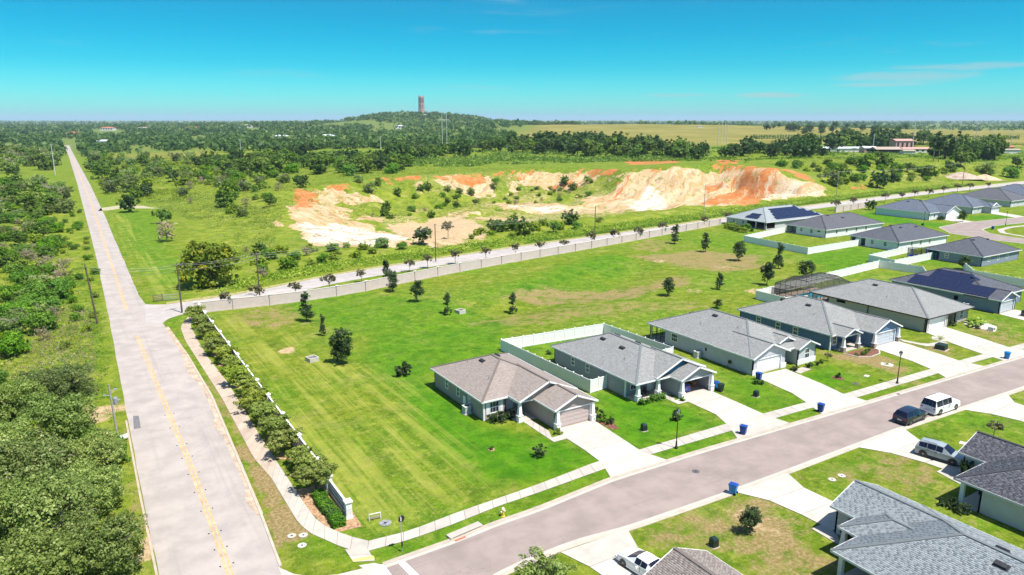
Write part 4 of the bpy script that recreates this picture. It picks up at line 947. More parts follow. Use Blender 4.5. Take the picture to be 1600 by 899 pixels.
def house(sp):
    x0, y0 = sp['o']; root = empty('house', (x0, y0, 0), sp.get('rz', 0.0), sp['label'], 'house', sp.get('group'))
    W_ = sp['wall']; TR = sp.get('trim', M_WHITE)
    # floor and walls
    f = MB(); f.prism(sp['foot'], -.3, .04); f.build('floor', M_OLDC, root)
    n = len(sp['foot']); wb = MB(); segs = []
    wt = EAVE - .16
    for i in range(n):
        a, b = sp['foot'][i], sp['foot'][(i + 1) % n]
        if i in sp.get('skip', ()): segs.append(None); continue
        ops = [o[:4] for o in sp.get('ops', {}).get(i, [])]
        P = wall_pieces(wb, a, b, -.3, wt, ops); segs.append(P[:3])
    for seg in sp.get('inner', []): wall_pieces(wb, seg[0], seg[1], -.1, wt - .01, [])
    ct = None
    # gable ends
    for gb in sp.get('gables', []):
        xa, xb, y, dirn = gb[:4]; h = (xb - xa) / 2; za = wt - .004
        k = .42
        e0, e1 = xa + k, xb - k; zz = (gb[4] if len(gb) > 4 else EAVE) - .02
        tri = [(e0, zz + SLOPE * k - .03), (e1, zz + SLOPE * k - .03), ((xa + xb) / 2, zz + SLOPE * h - .05)]
        ya, yb = (y + .42, y + .56) if dirn > 0 else (y - .56, y - .42)
        vs = [(a, ya, b) for a, b in tri] + [(a, yb, b) for a, b in tri] + [(e0, ya, za), (e1, ya, za), (e0, yb, za), (e1, yb, za)]
        wb.add(vs, [(0, 1, 2), (5, 4, 3), (0, 2, 5, 3), (1, 4, 5, 2), (6, 7, 1, 0), (9, 8, 3, 4), (8, 6, 0, 3), (7, 9, 4, 1)])
    wb.build('wall', W_, root)
    for k, (mm, boxes) in enumerate(sp.get('extra', [])):
        e = MB()
        for bx in boxes['b']: e.box(*bx)
        e.build(boxes['n'], mm, root)
    # openings
    for i, ol in sp.get('ops', {}).items():
        P = segs[i]
        for o in ol:
            kind = o[4]
            if kind == 'window': window(P, *o[:4], root, *(o[5:6]))
            elif kind == 'garage': garage_door(P, o[0], o[1], o[3], root, sp.get('gdoor', M_WHITE))
            elif kind == 'open':
                t = MB(); local_box(t, P, o[0] - .12, o[0] + .02, .02, o[3] + .12, -.035, .03); local_box(t, P, o[1] - .02, o[1] + .12, .02, o[3] + .12, -.035, .03); local_box(t, P, o[0] + .02, o[1] - .02, o[3] - .02, o[3] + .12, -.037, .03)
                t.build('garage_trim', M_WHITE, root)
            elif kind == 'door':
                d = MB(); local_box(d, P, o[0], o[1], .05, o[3], .06, .11); dd = d.build('door', sp.get('door', M_WHITE), root)
                h = MB(); local_box(h, P, o[1] - .14, o[1] - .08, .98, 1.1, .02, .06); h.build('handle', M_GALV, dd)
                t = MB(); local_box(t, P, o[0] - .1, o[0], .03, o[3] + .1, -.02, .06); local_box(t, P, o[1], o[1] + .1, .03, o[3] + .1, -.02, .06); local_box(t, P, o[0], o[1], o[3], o[3] + .1, -.022, .06); t.build('door_frame', M_WHITE, root)
            elif kind == 'slider':
                fr = MB(); k = o[5] if len(o) > 5 else 3
                for j in range(k + 1): u = o[0] + (o[1] - o[0] - .07) * j / k; local_box(fr, P, u, u + .07, o[2], o[3], .02, .09)
                local_box(fr, P, o[0], o[1], o[3] - .08, o[3], .018, .088); local_box(fr, P, o[0], o[1], .9, .97, .03, .085); sc = fr.build('screen_frame', M_BRONZE, root)
    # corner boards, posts, trim boxes
    for (xa, ya) in sp.get('corners', []):
        c = MB(); c.box(xa - .09, xa + .09, ya - .09, ya + .09, 0, wt - .01); c.build('corner_board', TR, root)
    for (px, py, base) in sp.get('posts', []):
        c = MB()
        if base == 'craft':
            c.taper(px, py, .30, .30, 0, .30, .30, .78, 1); c.box(px - .35, px + .35, py - .35, py + .35, .78, .86); c.taper(px, py, .24, .24, .86, .15, .15, EAVE - .3); c.box(px - .2, px + .2, py - .2, py + .2, EAVE - .3, EAVE - .2)
        else: c.box(px - .17, px + .17, py - .17, py + .17, 0, EAVE - .2)
        c.build('porch_post', [TR, M_STONE if sp.get('stone') else TR], root)
    # roofs
    allp = []
    for k, rf in enumerate(sp['roofs']):
        xa, xb, ya, yb, kind = rf[:5]; z = (rf[5] if len(rf) > 5 else EAVE) + .009 * (len(sp['roofs']) - k)
        pl, ridges = roof_planes(xa, xb, ya, yb, kind, z); allp += pl
        r = MB()
        for p in pl: r.face(p, 0, face_uv(p))
        zb = z - .05
        for p in pl: r.face([(q[0], q[1], q[2] - .05) for q in p][::-1], 1)
        r.face([(xa, ya, zb), (xa, yb, zb), (xb, yb, zb), (xb, ya, zb)], 1) if kind == 'hip' else None
        if kind == 'hip':
            r.box(xa, xb, ya, yb, z - .20, z - .052, 1)
        ro = r.build('roof', [SH[sp['roof']], M_SOFFIT], root)
        fa = MB(); fh = .2; zt = z + .012; F = sp.get('fascia', M_WHITE)
        if kind == 'hip':
            for (a, b) in (((xa, ya), (xb, ya)), ((xb, ya), (xb, yb)), ((xb, yb), (xa, yb)), ((xa, yb), (xa, ya))):
                dx, dy = b[0] - a[0], b[1] - a[1]; L = math.hypot(dx, dy); ox, oy = dy / L * .02, -dx / L * .02
                fa.bar((a[0] + ox, a[1] + oy, zt), (b[0] + ox, b[1] + oy, zt), .045, fh)
        else:
            for x in (xa, xb):
                s_ = 1 if x == xb else -1
                fa.bar((x + .02 * s_, ya, zt), (x + .02 * s_, yb, zt), .045, fh)
            # soffits and rakes
            for s_ in (0, 1):
                x = xa if s_ == 0 else xb; xc = (xa + xb) / 2; zr = z + SLOPE * (xb - xa) / 2
                for (y, o) in ((ya, -.02), (yb, .02)):
                    if y == yb and kind == 'gyf': continue
                    if y == ya and kind == 'gyb': continue
                    fa.bar((x, y + o, zt), (xc, y + o, zr + .012), .06, fh)
                wv = .42
                q = [(x, ya, z - .06), (x, yb, z - .06), (x + (wv if s_ == 0 else -wv), yb, z - .06), (x + (wv if s_ == 0 else -wv), ya, z - .06)]
                fa.face(q)
        fa.build('fascia', F, root)
        cap = MB()
        for (a, b) in ridges:
            a = Vector(a); b = Vector(b)
            if (b - a).length < .3: continue
            cap.bar(a + Vector((0, 0, .035)), b + Vector((0, 0, .035)), .30, .03)
        if cap.f: cap.build('ridge_cap', SH[sp['roof']] if sp['roof'] != 'grey' else SH['pale'], root)
    if sp.get('tabs'):
        V, Fc, U = shingle_mesh(allp, sp['tabs'][0], sp['tabs'][1], random.Random(5), sp['tabs'][2])
        me = np_mesh('shingles', V, Fc, TABM[sp['roof']], attrs={'tint': ('FLOAT', U)}); so_ = link('shingles', me, root); so_['kind'] = 'stuff'
    def on_roof(x, y):
        best = -1; nn = None
        for p in allp:
            if in_poly2((x, y), [(q[0], q[1]) for q in p]):
                n_ = newell(p); o = Vector(p[0]); zz = o.z - (n_.x * (x - o.x) + n_.y * (y - o.y)) / n_.z
                if zz > best: best = zz; nn = n_
        return best, nn
    for (x, y) in sp.get('vents', []):
        z, n_ = on_roof(x, y); v = MB()
        up = (Vector((0, 0, 1)) - n_ * n_.z).normalized(); ac = up.cross(n_)
        v.M = Matrix((ac, up, n_)).transposed().to_4x4(); v.M.translation = Vector((x, y, z))
        v.box(-.5, .5, -.28, .28, .01, .05); v.taper(0, 0, .42, .22, .05, .40, .18, .2); v.build('roof_vent', M_VENT, root)
    for (x, y) in sp.get('pipes', []):
        z, n_ = on_roof(x, y); v = MB(); v.tube([(x, y, z - .05), (x, y, z + .35)], .05, 8); v.tube([(x, y, z - .02), (x, y, z + .06)], .12, 8); v.build('vent_pipe', M_GALV, root)
    if sp.get('solar'):
        pm = MB(); pm.box(-.49, .49, -.8, .8, 0, .04); pme = pm.mesh('solar_panel', M_SOLAR)
        for (x, y, pw, ph) in sp['solar']:
            z, n_ = on_roof(x, y)
            if n_ is None: continue
            up = (Vector((0, 0, 1)) - n_ * n_.z).normalized(); ac = up.cross(n_)
            M = Matrix((ac, up, n_)).transposed().to_4x4(); M.translation = Vector((x, y, z)) + n_ * .07
            M.translation -= Vector((x0, y0, 0)); o = link('solar_panel', pme, root); o.matrix_local = M
    D = Matrix.Translation((-x0, -y0, 0)); done = set()
    for ch in root.children_recursive:
        if ch.name.startswith('solar_panel') or ch.data.name in done: continue
        done.add(ch.data.name); ch.data.transform(D)
    return root
# ------------------------------------------------------------------ the houses themselves
W1 = stucco('stucco_taupe', (0.37, 0.305, 0.28)); W2 = stucco('stucco_slate', (0.30, 0.315, 0.33)); W3 = stucco('stucco_pale_grey', (0.50, 0.505, 0.53))
W4 = stucco('stucco_blue', (0.11, 0.185, 0.295)); W5 = stucco('stucco_tan', (0.46, 0.41, 0.37)); W6 = stucco('stucco_steel_blue', (0.20, 0.245, 0.32))
WW = stucco('stucco_white', (0.72, 0.73, 0.74)); WG = stucco('stucco_light_grey', (0.52, 0.53, 0.54)); WD = stucco('stucco_slate_blue', (0.23, 0.27, 0.33)); WH = stucco('stucco_cream_grey', (0.50, 0.50, 0.49))
M_GTAN = paint('garage_taupe', (0.46, 0.37, 0.345), .5); M_GWHITE = paint('garage_white', (0.78, 0.78, 0.77), .5); M_GGREY = paint('garage_grey', (0.46, 0.50, 0.55), .5)
M_TEAL = mat('teal_siding', (0.03, 0.13, 0.20), 0.7, 0.1); M_SHUT = mat('white_shutter', (0.74, 0.73, 0.70), 0.5, 0.05)
H1 = house(dict(o=(38.92, 69.5), label='taupe house with a taupe roof, nearest the mown common lawn', wall=W1, roof='brown', gdoor=M_GTAN,
    foot=[(38.92, 69.5), (42.0, 69.5), (42.0, 70.9), (44.72, 70.9), (44.72, 62.95), (50.18, 62.95), (50.18, 82.9), (38.92, 82.9)],
    ops={0: [(.85, 2.15, .75, 2.2, 'window', M_SHUT)], 2: [(.9, 1.85, .05, 2.15, 'door')], 4: [(.45, 5.0, 0.02, 2.12, 'garage')],
         7: [(3.3, 4.1, .95, 2.15, 'window'), (6.5, 7.3, .95, 2.15, 'window'), (9.6, 10.05, 1.1, 2.1, 'window')]},
    roofs=[(38.5, 50.6, 69.1, 83.3, 'hip'), (42.1, 50.6, 66.6, 74.0, 'gyf', EAVE + .12), (44.3, 50.6, 62.5, 67.05, 'gyf')], gables=[(42.1, 50.6, 66.6, 1, EAVE + .12), (44.3, 50.6, 62.5, 1)],
    posts=[(42.45, 67.05, 'craft'), (44.92, 62.78, 'craft'), (50.0, 62.78, 'craft')], corners=[(38.96, 69.52)],
    extra=[(M_WHITE, dict(n='porch_beam', b=[(42.25, 50.1, 66.98, 67.2, 2.36, 2.52), (42.12, 42.32, 67.2, 69.4, 2.36, 2.52)])), (M_SOFFIT, dict(n='porch_ceiling', b=[(42.3, 44.7, 67.2, 70.9, 2.44, 2.5)])), (M_CONC, dict(n='porch_slab', b=[(42.05, 44.68, 66.8, 70.85, -.05, .10)]))],
    vents=[(43.1, 77.2), (45.6, 77.6)], pipes=[(41.5, 72.6), (42, 79)]))
H2 = house(dict(o=(58.2, 66.3), label='slate house with a pale grey roof and an open garage, white fence round its yard', wall=W2, roof='grey',
    foot=[(58.2, 66.5), (64.0, 66.5), (64.0, 62.4), (69.55, 62.4), (69.55, 82.4), (58.2, 82.4)],
    ops={0: [(.9, 1.9, .75, 2.2, 'window'), (3.9, 4.8, .05, 2.15, 'door')], 2: [(.4, 5.1, .02, 2.14, 'open')], 5: [(4.2, 4.95, .95, 2.15, 'window'), (7.6, 8.35, .95, 2.15, 'window')]},
    inner=[((69.4, 68.6), (64.0, 68.6)), ((64.0, 68.6), (64.0, 66.5))],
    roofs=[(57.8, 69.95, 64.0, 82.8, 'hip'), (61.1, 69.95, 63.85, 69.8, 'gyf', EAVE + .24), (63.6, 69.95, 61.95, 64.35, 'gyf')], gables=[(63.6, 69.95, 61.95, 1)],
    posts=[(58.6, 64.45, 'craft'), (62.0, 64.45, 'craft'), (64.1, 62.25, 'craft'), (69.4, 62.25, 'craft')], corners=[(58.24, 66.5)],
    extra=[(M_TEAL, dict(n='gable_panel', b=[(61.6, 69.5, 64.3, 64.36, 2.5, 2.6)])), (M_WHITE, dict(n='porch_beam', b=[(58.4, 64.0, 64.35, 64.57, 2.36, 2.52), (58.3, 58.5, 64.57, 66.48, 2.36, 2.52)])), (M_SOFFIT, dict(n='porch_ceiling', b=[(58.3, 63.98, 64.4, 66.5, 2.53, 2.58)])),
           (M_CONC, dict(n='porch_slab', b=[(58.25, 63.95, 64.1, 66.45, -.05, .10)]))],
    vents=[(62.4, 76.4), (65.2, 76.6), (62.2, 72.0), (65.4, 72.4)], pipes=[(60.6, 69.5)]))
tp = MB(); a = .42; tp.add([(61.1 + a, 64.27, EAVE + .1), (69.95 - a, 64.27, EAVE + .1), (65.525, 64.27, EAVE + SLOPE * 4.425 - .08), (61.1 + a, 64.4, EAVE + .1), (69.95 - a, 64.4, EAVE + .1), (65.525, 64.4, EAVE + SLOPE * 4.425 - .08)], [(0, 1, 2), (5, 4, 3), (0, 2, 5, 3), (1, 4, 5, 2)])
tp.build('gable_wall', M_TEAL, H2, loc=(-58.2, -66.3, .24))
H3 = house(dict(o=(78.6, 63.2), label='pale grey house with an arched entry and a screened rear corner, pale grey roof', wall=W3, roof='grey', gdoor=M_GWHITE,
    foot=[(78.6, 63.2), (85.6, 63.2), (85.6, 66.0), (87.8, 66.0), (87.8, 62.8), (91.8, 62.8), (91.8, 84.2), (78.6, 84.2)],
    ops={0: [(.95, 5.9, .02, 2.14, 'garage')], 2: [(.6, 1.6, .05, 2.2, 'door')], 4: [(1.5, 2.6, .7, 2.25, 'window')], 6: [(9.2, 12.9, .1, 2.3, 'slider', 3)],
         7: [(.4, 3.5, .1, 2.3, 'slider', 3), (4.9, 6.3, .9, 2.15, 'window'), (12.0, 12.4, 1.2, 1.7, 'void')]},
    inner=[((82.8, 84.1), (82.8, 80.4)), ((82.8, 80.4), (78.7, 80.4))],
    roofs=[(78.2, 92.2, 63.3, 84.6, 'hip'), (78.1, 86.0, 62.75, 70, 'gyf'), (87.4, 92.2, 62.35, 68, 'gyf'), (85.3, 88.9, 64.25, 70, 'gyf', 3.35)], gables=[(78.1, 86.0, 62.75, 1), (87.4, 92.2, 62.35, 1), (85.3, 88.9, 64.25, 1, 3.35)],
    extra=[(W3, dict(n='entry_wall', b=[(85.62, 86.2, 64.75, 64.95, 0, 3.3), (87.3, 87.78, 64.75, 64.95, 0, 3.3), (86.2, 87.3, 64.75, 64.95, 2.45, 3.3)])), (M_WHITE, dict(n='base_band', b=[(87.74, 91.86, 62.70, 62.80, 0, .75)])), (M_WHITE, dict(n='base_band', b=[(78.5, 79.5, 63.1, 63.2, 0, .75)])), (M_WHITE, dict(n='base_band', b=[(84.55, 85.66, 63.1, 63.2, 0, .75)]))],
    vents=[(84.2, 80.6), (84.0, 75.5)], pipes=[(81.5, 76), (83, 70)]))
H4 = house(dict(o=(97.9, 64.6), label='deep blue house with a pale grey roof and a gabled porch', wall=W4, roof='grey', gdoor=M_GGREY, stone=True,
    foot=[(97.9, 64.6), (100.0, 64.6), (100.0, 66.4), (104.8, 66.4), (104.8, 61.9), (111.6, 61.9), (111.6, 82.4), (97.9, 82.4)],
    ops={0: [(.55, 1.55, .75, 2.2, 'window')], 2: [(1.2, 2.1, .05, 2.15, 'door')], 4: [(.95, 5.9, .02, 2.12, 'garage')], 7: [(3.6, 4.5, 1.0, 2.1, 'window'), (7.6, 8.5, .9, 2.15, 'window'), (11.0, 11.9, .9, 2.15, 'window')]},
    roofs=[(97.5, 112.0, 64.1, 82.8, 'hip'), (98.5, 103.1, 62.6, 68, 'gyf'), (104.4, 112.0, 61.45, 70, 'gyf')], gables=[(98.5, 103.1, 62.6, 1), (104.4, 112.0, 61.45, 1)],
    posts=[(98.95, 63.0, 'craft'), (102.7, 63.0, 'craft'), (104.95, 61.75, 'craft'), (111.45, 61.75, 'craft')], corners=[(97.93, 64.6)],
    extra=[(M_WHITE, dict(n='porch_beam', b=[(98.9, 102.7, 62.95, 63.15, 2.36, 2.55)])), (M_CONC, dict(n='porch_slab', b=[(98.8, 104.7, 62.8, 66.3, -.05, .10)]))], vents=[(102.8, 77.5), (102.8, 72.5)], pipes=[(101, 70)]))
H5 = house(dict(o=(120.2, 62.0), label='long tan house with dark gutters and a hipped grey roof beside the screened pool', wall=W5, roof='grey', gdoor=M_GWHITE, fascia=M_BRONZE, trim=M_BRONZE,
    foot=[(120.2, 62.0), (127.0, 62.0), (127.0, 65.0), (130.0, 65.0), (130.0, 62.4), (134.2, 62.4), (134.2, 84.1), (120.2, 84.1)],
    ops={0: [(.85, 5.75, .02, 2.14, 'garage')], 2: [(1.2, 2.2, .05, 2.2, 'door')], 4: [(1.4, 2.6, .7, 2.2, 'window')], 7: [(1.0, 3.6, .6, 2.2, 'slider', 2), (5.2, 7.0, 1.75, 2.25, 'slider', 1)], 6: [(8, 12.6, .1, 2.2, 'slider', 4)]},
    inner=[((125, 84.0), (125, 80.2)), ((125, 80.2), (120.3, 80.2))],
    roofs=[(119.8, 134.6, 61.6, 84.5, 'hip')], extra=[(M_BRONZE, dict(n='downspout', b=[(120.06, 120.2, 72.5, 72.62, 0, 2.4)])), (M_BRONZE, dict(n='downspout', b=[(120.06, 120.2, 62.2, 62.32, 0, 2.4)]))],
    posts=[(127.3, 62.2, 'plain')], vents=[(126.0, 80.2), (125.6, 75)], pipes=[(123, 71)]))
def srows(xs, ys): return [(x, y, 1, 1) for x in xs for y in ys]
H6 = house(dict(o=(143.7, 61.6), label='steel blue house with a charcoal roof and large dark solar arrays', wall=W6, roof='slate', gdoor=M_GGREY,
    foot=[(143.7, 61.6), (149.6, 61.6), (149.6, 63.9), (157.1, 63.9), (157.1, 82.3), (143.7, 82.3)],
    ops={0: [(.6, 5.3, .02, 2.12, 'garage')], 2: [(1.2, 2.2, .05, 2.2, 'door'), (4.2, 5.6, .7, 2.2, 'window')], 5: [(12.5, 13.3, 1.0, 1.9, 'void')]},
    roofs=[(143.3, 157.5, 63.5, 82.7, 'hip'), (143.3, 150.0, 61.2, 68, 'gyf')], gables=[(143.3, 150.0, 61.2, 1)],
    solar=srows((144.3, 145.8), [64.2 + i * 1.03 for i in range(15)]) + srows((147.3, 148.8), [68.8 + i * 1.03 for i in range(8)]), vents=[(149.4, 76), (149.4, 71.6)]))
def hipbox(x0, x1, y0, y1, label, wall, roof, ops=None, vents=(), posts=(), inner=(), extra=(), solar=(), gables=(), roofs=(), foot=None):
    k = .42
    return house(dict(o=(x0 + k, y0 + k), label=label, wall=wall, roof=roof, gdoor=M_GWHITE, foot=foot or [(x0 + k, y0 + k), (x1 - k, y0 + k), (x1 - k, y1 - k), (x0 + k, y1 - k)],
                      ops=ops or {}, roofs=[(x0, x1, y0, y1, 'hip')] + list(roofs), vents=vents, posts=posts, inner=inner, extra=extra, solar=solar, gables=gables))
w_ = lambda u, a=.95, b=2.1, w=.9: (u, u + w, a, b, 'window')
hipbox(191, 223, 153, 170, 'far pale house with staggered solar panels across its grey roof', WG, 'pale',
       {0: [(.5, 4.6, .3, 2.2, 'slider', 1)], 3: [w_(2.5), w_(6.5), (8.6, 12.0, .1, 2.3, 'slider', 1), (12.5, 15.7, .1, 2.3, 'slider', 1)]},
       solar=srows([194.6 + i * 1.05 for i in range(4)], [0]) and [(x, y, 1, 1) for y in (154.6, 156.2, 157.8, 159.4) for x in np.arange(197.5 + (y - 154) * .6, 222 - (y - 154) * 1.1 - 1, 1.03)] + [(192.8, y, 1, 1) for y in np.arange(158, 163, 1.03)] + [(194.4, y, 1, 1) for y in np.arange(158.6, 162.6, 1.03)],
       vents=[(199.5, 165.5), (203, 163), (214, 160.5)])
hipbox(193, 223, 132.5, 147.3, 'far white house with a charcoal roof and a screened corner behind the white fence', WW, 'dark',
       {0: [w_(5), w_(10), w_(15), w_(20)], 3: [(.3, 3.6, .1, 2.3, 'slider', 2), w_(5), w_(8.6), (11, 12.2, 1.5, 2.1, 'window')]}, vents=[(203, 139.5), (208, 137.5)], inner=[((197, 146.8), (197, 143))])
hipbox(189.8, 215, 108, 123, 'far white house with a dark slate roof and open lawn behind it', WW, 'slate',
       {0: [w_(6), w_(10.5), w_(15)], 3: [(.3, 1.6, .1, 2.3, 'slider', 1), (2.0, 3.0, .1, 2.2, 'door'), (3.3, 4.6, .1, 2.3, 'slider', 1), w_(6.2), w_(10)]}, vents=[(197.5, 115.4), (200, 114), (207, 113.5)], inner=[((194.6, 122.5), (194.6, 118))])
hipbox(186.8, 206, 85.3, 99.7, 'far slate blue house with a dark slate roof and a small round tree behind', WD, 'slate',
       {0: [w_(3), w_(7.6), w_(12)], 3: [(.3, 3.4, .05, 2.35, 'void'), w_(4.8)]}, vents=[(194, 93.5), (194, 91.6), (200, 91)], posts=[(187.4, 99.1, 'plain')], inner=[((191, 99.2), (191, 95.9)), ((191, 95.9), (187.3, 95.9))])
hipbox(259.5, 276, 138, 159, 'far white corner house with a blue grey roof by the bend of the street', WW, 'blue',
       {0: [(.6, 1.4, .1, 2.2, 'door'), w_(3)], 3: [w_(7), w_(10.5), (14, 14.6, 1.2, 2.0, 'window')]}, vents=[(266, 150), (267, 146)], roofs=[(266, 276.2, 135.6, 146, 'gyf')], gables=[(266, 276.2, 135.6, 1)],
       foot=[(259.92, 138.4), (266.4, 138.4), (266.4, 136.0), (275.6, 136.0), (275.6, 158.6), (259.92, 158.6)])
hipbox(291, 309, 139, 160, 'far lilac grey house with a blue roof and a small white dormer gable', WG, 'blue', {0: [(.6, 1.5, .1, 2.2, 'door'), w_(4)]}, roofs=[(298.6, 306, 136, 146, 'hip')],
       foot=[(291.4, 139.4), (299.0, 139.4), (299.0, 136.4), (305.6, 136.4), (305.6, 139.4), (308.6, 139.4), (308.6, 159.6), (291.4, 159.6)],
       extra=[(M_WHITE, dict(n='dormer_trim', b=[(300.2, 300.4, 136.8, 136.95, 2.7, 2.9)]))])
hipbox(327, 346, 142, 165, 'far house with a navy charcoal roof and a dark porch, near the right edge', WG, 'dark', {0: [(2, 2.9, .1, 2.2, 'door'), w_(6)], 3: [w_(8)]}, vents=[(335, 158)])
hipbox(354, 374, 146, 168, 'farthest house at the right edge, only its slate blue roof in view', WG, 'blue', vents=[(362, 160)])
dg = MB(); dg.bar((299.2, 135.9, 2.95), (301.4, 135.9, 4.1), .25, .2); dg.bar((303.6, 135.9, 2.95), (301.4, 135.9, 4.1), .25, .2)
dg.build('dormer_rake', M_WHITE, [o for o in COL.objects if o.name.startswith('house') and abs(o.location.x - 291.42) < .1][0], loc=(-291.42, -139.42, 0))
# houses on the near side: entrance wing towards the street
def south(dx, front, roof, wall, label, tabs, mid=True, wf=4.15, rec=4.8):
    a, b = 46.9 + dx, 59.5 + dx; w = 52.75 + dx; f = front
    foot = [(a + .42, 4.0), (b - .42, 4.0), (b - .42, f + wf - .4), (w + .42, f + wf - .4), (w + .42, f - .6), (w - 2.0, f - .6), (w - 2.0, f - rec), (a + .42, f - rec)]
    rf = [(a, b, 3.6, f, 'hip'), (w, b, f - 8, f + wf, 'gyb')] + ([(50.35 + dx, 56 + dx, f - 6, f + 1.75, 'hip')] if mid else [])
    return house(dict(o=(a + .42, 4.0), label=label, wall=wall, roof=roof, gdoor=M_GWHITE, foot=foot, tabs=tabs, ops={2: [], 6: [(1.4, 2.4, .05, 2.2, 'door')], 5: [(.2, .9, .9, 2.1, 'window')]}, roofs=rf,
        gables=[(w, b, f + wf, -1)], posts=[(a + .62, f - .62, 'plain')] + ([(w - 2.1, f + 1.3, 'craft')] if mid else []), stone=True, fascia=M_SOFFIT if roof == 'dark' else M_WHITE,
        extra=[(M_SOFFIT, dict(n='porch_beam', b=[(a + .3, a + .52, f - rec, f - .3, 2.32, 2.44), (a + .52, w + .4, f - .52, f - .3, 2.32, 2.44)])), (M_CONC, dict(n='porch_slab', b=[(a + .3, w + .38, f - rec + .05, f - .3, -.05, .08)]))],
        vents=[(53.0 + dx - .9, f - 9.4), (53.0 + dx + .9, f - 8.6)] if roof == 'pale' else []))
G1 = south(0, 29.05, 'pale', WH, 'grey house at the lower right with a pale shingled roof filling the corner', (.25, .17, 1.0))
for o in G1.children:
    pass
south(20, 30.2, 'dark', WG, 'light grey house with a charcoal shingle roof at the right edge, silver car in front', (.25, .17, .9), False, 2.6, 2.2)
south(-20.9, 29.9, 'brown', W1, 'house with a taupe shingle roof at the bottom edge beside the white car', (.25, .17, 1.0))
# ------------------------------------------------------------------ fences and walls
def fence(name, runs, label, h=1.83, bay=2.4, m=M_VINYL, pm=M_VINYL, panel_t=.045, cap=True, post_w=.13, panel_h0=.06, rail=True, cat='fence', pil=None):
    """runs of bays: every post and every panel is a part of its own"""
    x0, y0 = runs[0][0]; root = empty(name, (x0, y0, hz(x0, y0)), 0, label, cat)
    z0 = root.location.z
    pb = MB(); w = post_w / 2
    pb.box(-w, w, -w, w, -.4, h + .06)
    if cap: pb.taper(0, 0, w + .025, w + .025, h + .06, w + .025, w + .025, h + .1); pb.taper(0, 0, w + .02, w + .02, h + .1, .01, .01, h + .17)
    pme = pb.mesh('post', pm); cache = {}
    for run in runs:
        for i in range(len(run) - 1):
            a = Vector(run[i]); b = Vector(run[i + 1]); L = (b - a).length; n = max(1, round(L / bay)); d = (b - a) / L; ang = math.atan2(d.y, d.x)
            for k in range(n + 1):
                if k == 0 and i > 0: continue
                p = a + d * (L * k / n); link('post', pme, root, (p.x - x0, p.y - y0, hz(p.x, p.y) - z0), ang)
            l = round(L / n - post_w, 3)
            if l not in cache:
                q = MB(); q.box(.0, l, -panel_t / 2, panel_t / 2, panel_h0, h)
                if rail:
                    q.box(.0, l, -panel_t / 2 - .02, panel_t / 2 + .02, h - .14, h - .01); q.box(.0, l, -panel_t / 2 - .02, panel_t / 2 + .02, panel_h0 - .02, panel_h0 + .12)
                    for j in range(1, 6): q.box(l * j / 6 - .006, l * j / 6 + .006, -panel_t / 2 - .006, panel_t / 2 + .006, panel_h0 + .12, h - .14)
                cache[l] = q.mesh('panel', m)
            for k in range(n):
                p = a + d * (L * k / n + post_w / 2); e = a + d * (L * (k + 1) / n - post_w / 2); za, zb = hz(p.x, p.y), hz(e.x, e.y)
                o = link('panel', cache[l], root, (p.x - x0, p.y - y0, min(za, zb) - z0), ang)
    return root
fence('fence', [[(58.15, 70.2), (55.2, 69.9), (54.4, 91.3), (73.6, 90.0), (74.3, 74.5), (69.6, 74.2)]], 'white vinyl privacy fence round the yard of the slate house', bay=1.85)
fence('fence', [[(192.9, 146.8), (167.5, 141.5), (165.7, 118.6), (190.6, 119.6)]], 'white vinyl fence enclosing the yard of the far house with the charcoal roof', bay=2.4)
fence('fence', [[(192, 106.0), (170.0, 104.0), (168.6, 96.5), (187, 97.5)]], 'white vinyl fence beside the trampoline in the far yard', bay=2.4)
fence('fence', [[(120.0, 84.6), (114.4, 86.0), (114.6, 92.8), (142.5, 96.0), (165.0, 98.2), (166.5, 88.5), (157.4, 82.0)]], 'long white vinyl fence behind the tan house and its pool cage', bay=2.4)
fence('fence', [[(180.5, 86.5), (172, 80), (171.5, 66)]], 'white vinyl fence between the slate blue far house and the right edge', bay=2.4)
# neighbourhood wall: tan panels between pillars
WALLT = mat('wall_tan', (0.57, 0.47, 0.435), 0.9, 0.06, 1.0, bump=0.3, bsc=14); WALLC = mat('wall_cap', (0.62, 0.55, 0.50), 0.85, 0.08)
def nwall(name, pts, label, h, bay, m, pm, capm, pw=.28, fixed=None):
    x0, y0 = pts[0]; root = empty(name, (x0, y0, 0), 0, label, 'wall')
    P = fixed if fixed is not None else resample(pts, int(round(plen(pts) / bay)) + 1)
    pb = MB(); w = pw; ch = .0 if pw > .25 else .12; pb.box(-w, w, -w, w, -.3, h + .03 + ch); pb.box(-w - .06, w + .06, -w - .06, w + .06, h + .03 + ch, h + .11 + ch, 1); pb.taper(0, 0, w + .02, w + .02, h + .11 + ch, .05, .05, h + .16 + ch * 2, 1); pme = pb.mesh('pillar', [pm, capm])
    for i, p in enumerate(P):
        d = P[min(i + 1, len(P) - 1)] - P[max(i - 1, 0)]; ang = math.atan2(d[1], d[0])
        link('pillar', pme, root, (p[0] - x0, p[1] - y0, 0), ang)
        if i + 1 < len(P):
            d = P[i + 1] - p; L = float(np.hypot(*d)); u = d / L; q = MB()
            l = L - 2 * pw
            q.box(0, l, -.09, .09, -.2, h - .1); cw = .125 if pw > .25 else .08; q.box(0, l, -cw, cw, h - .1, h, 1); q.box(0, l, -.12, .12, -.2, .25)
            for j in (1, 2, 3): q.box(0, l, -.096, .096, .25 + j * .42, .262 + j * .42, 0)
            s = p + u * pw
            q.build('panel', [m, capm], root, loc=(s[0] - x0, s[1] - y0, 0), rz=math.atan2(u[1], u[0]))
    return root
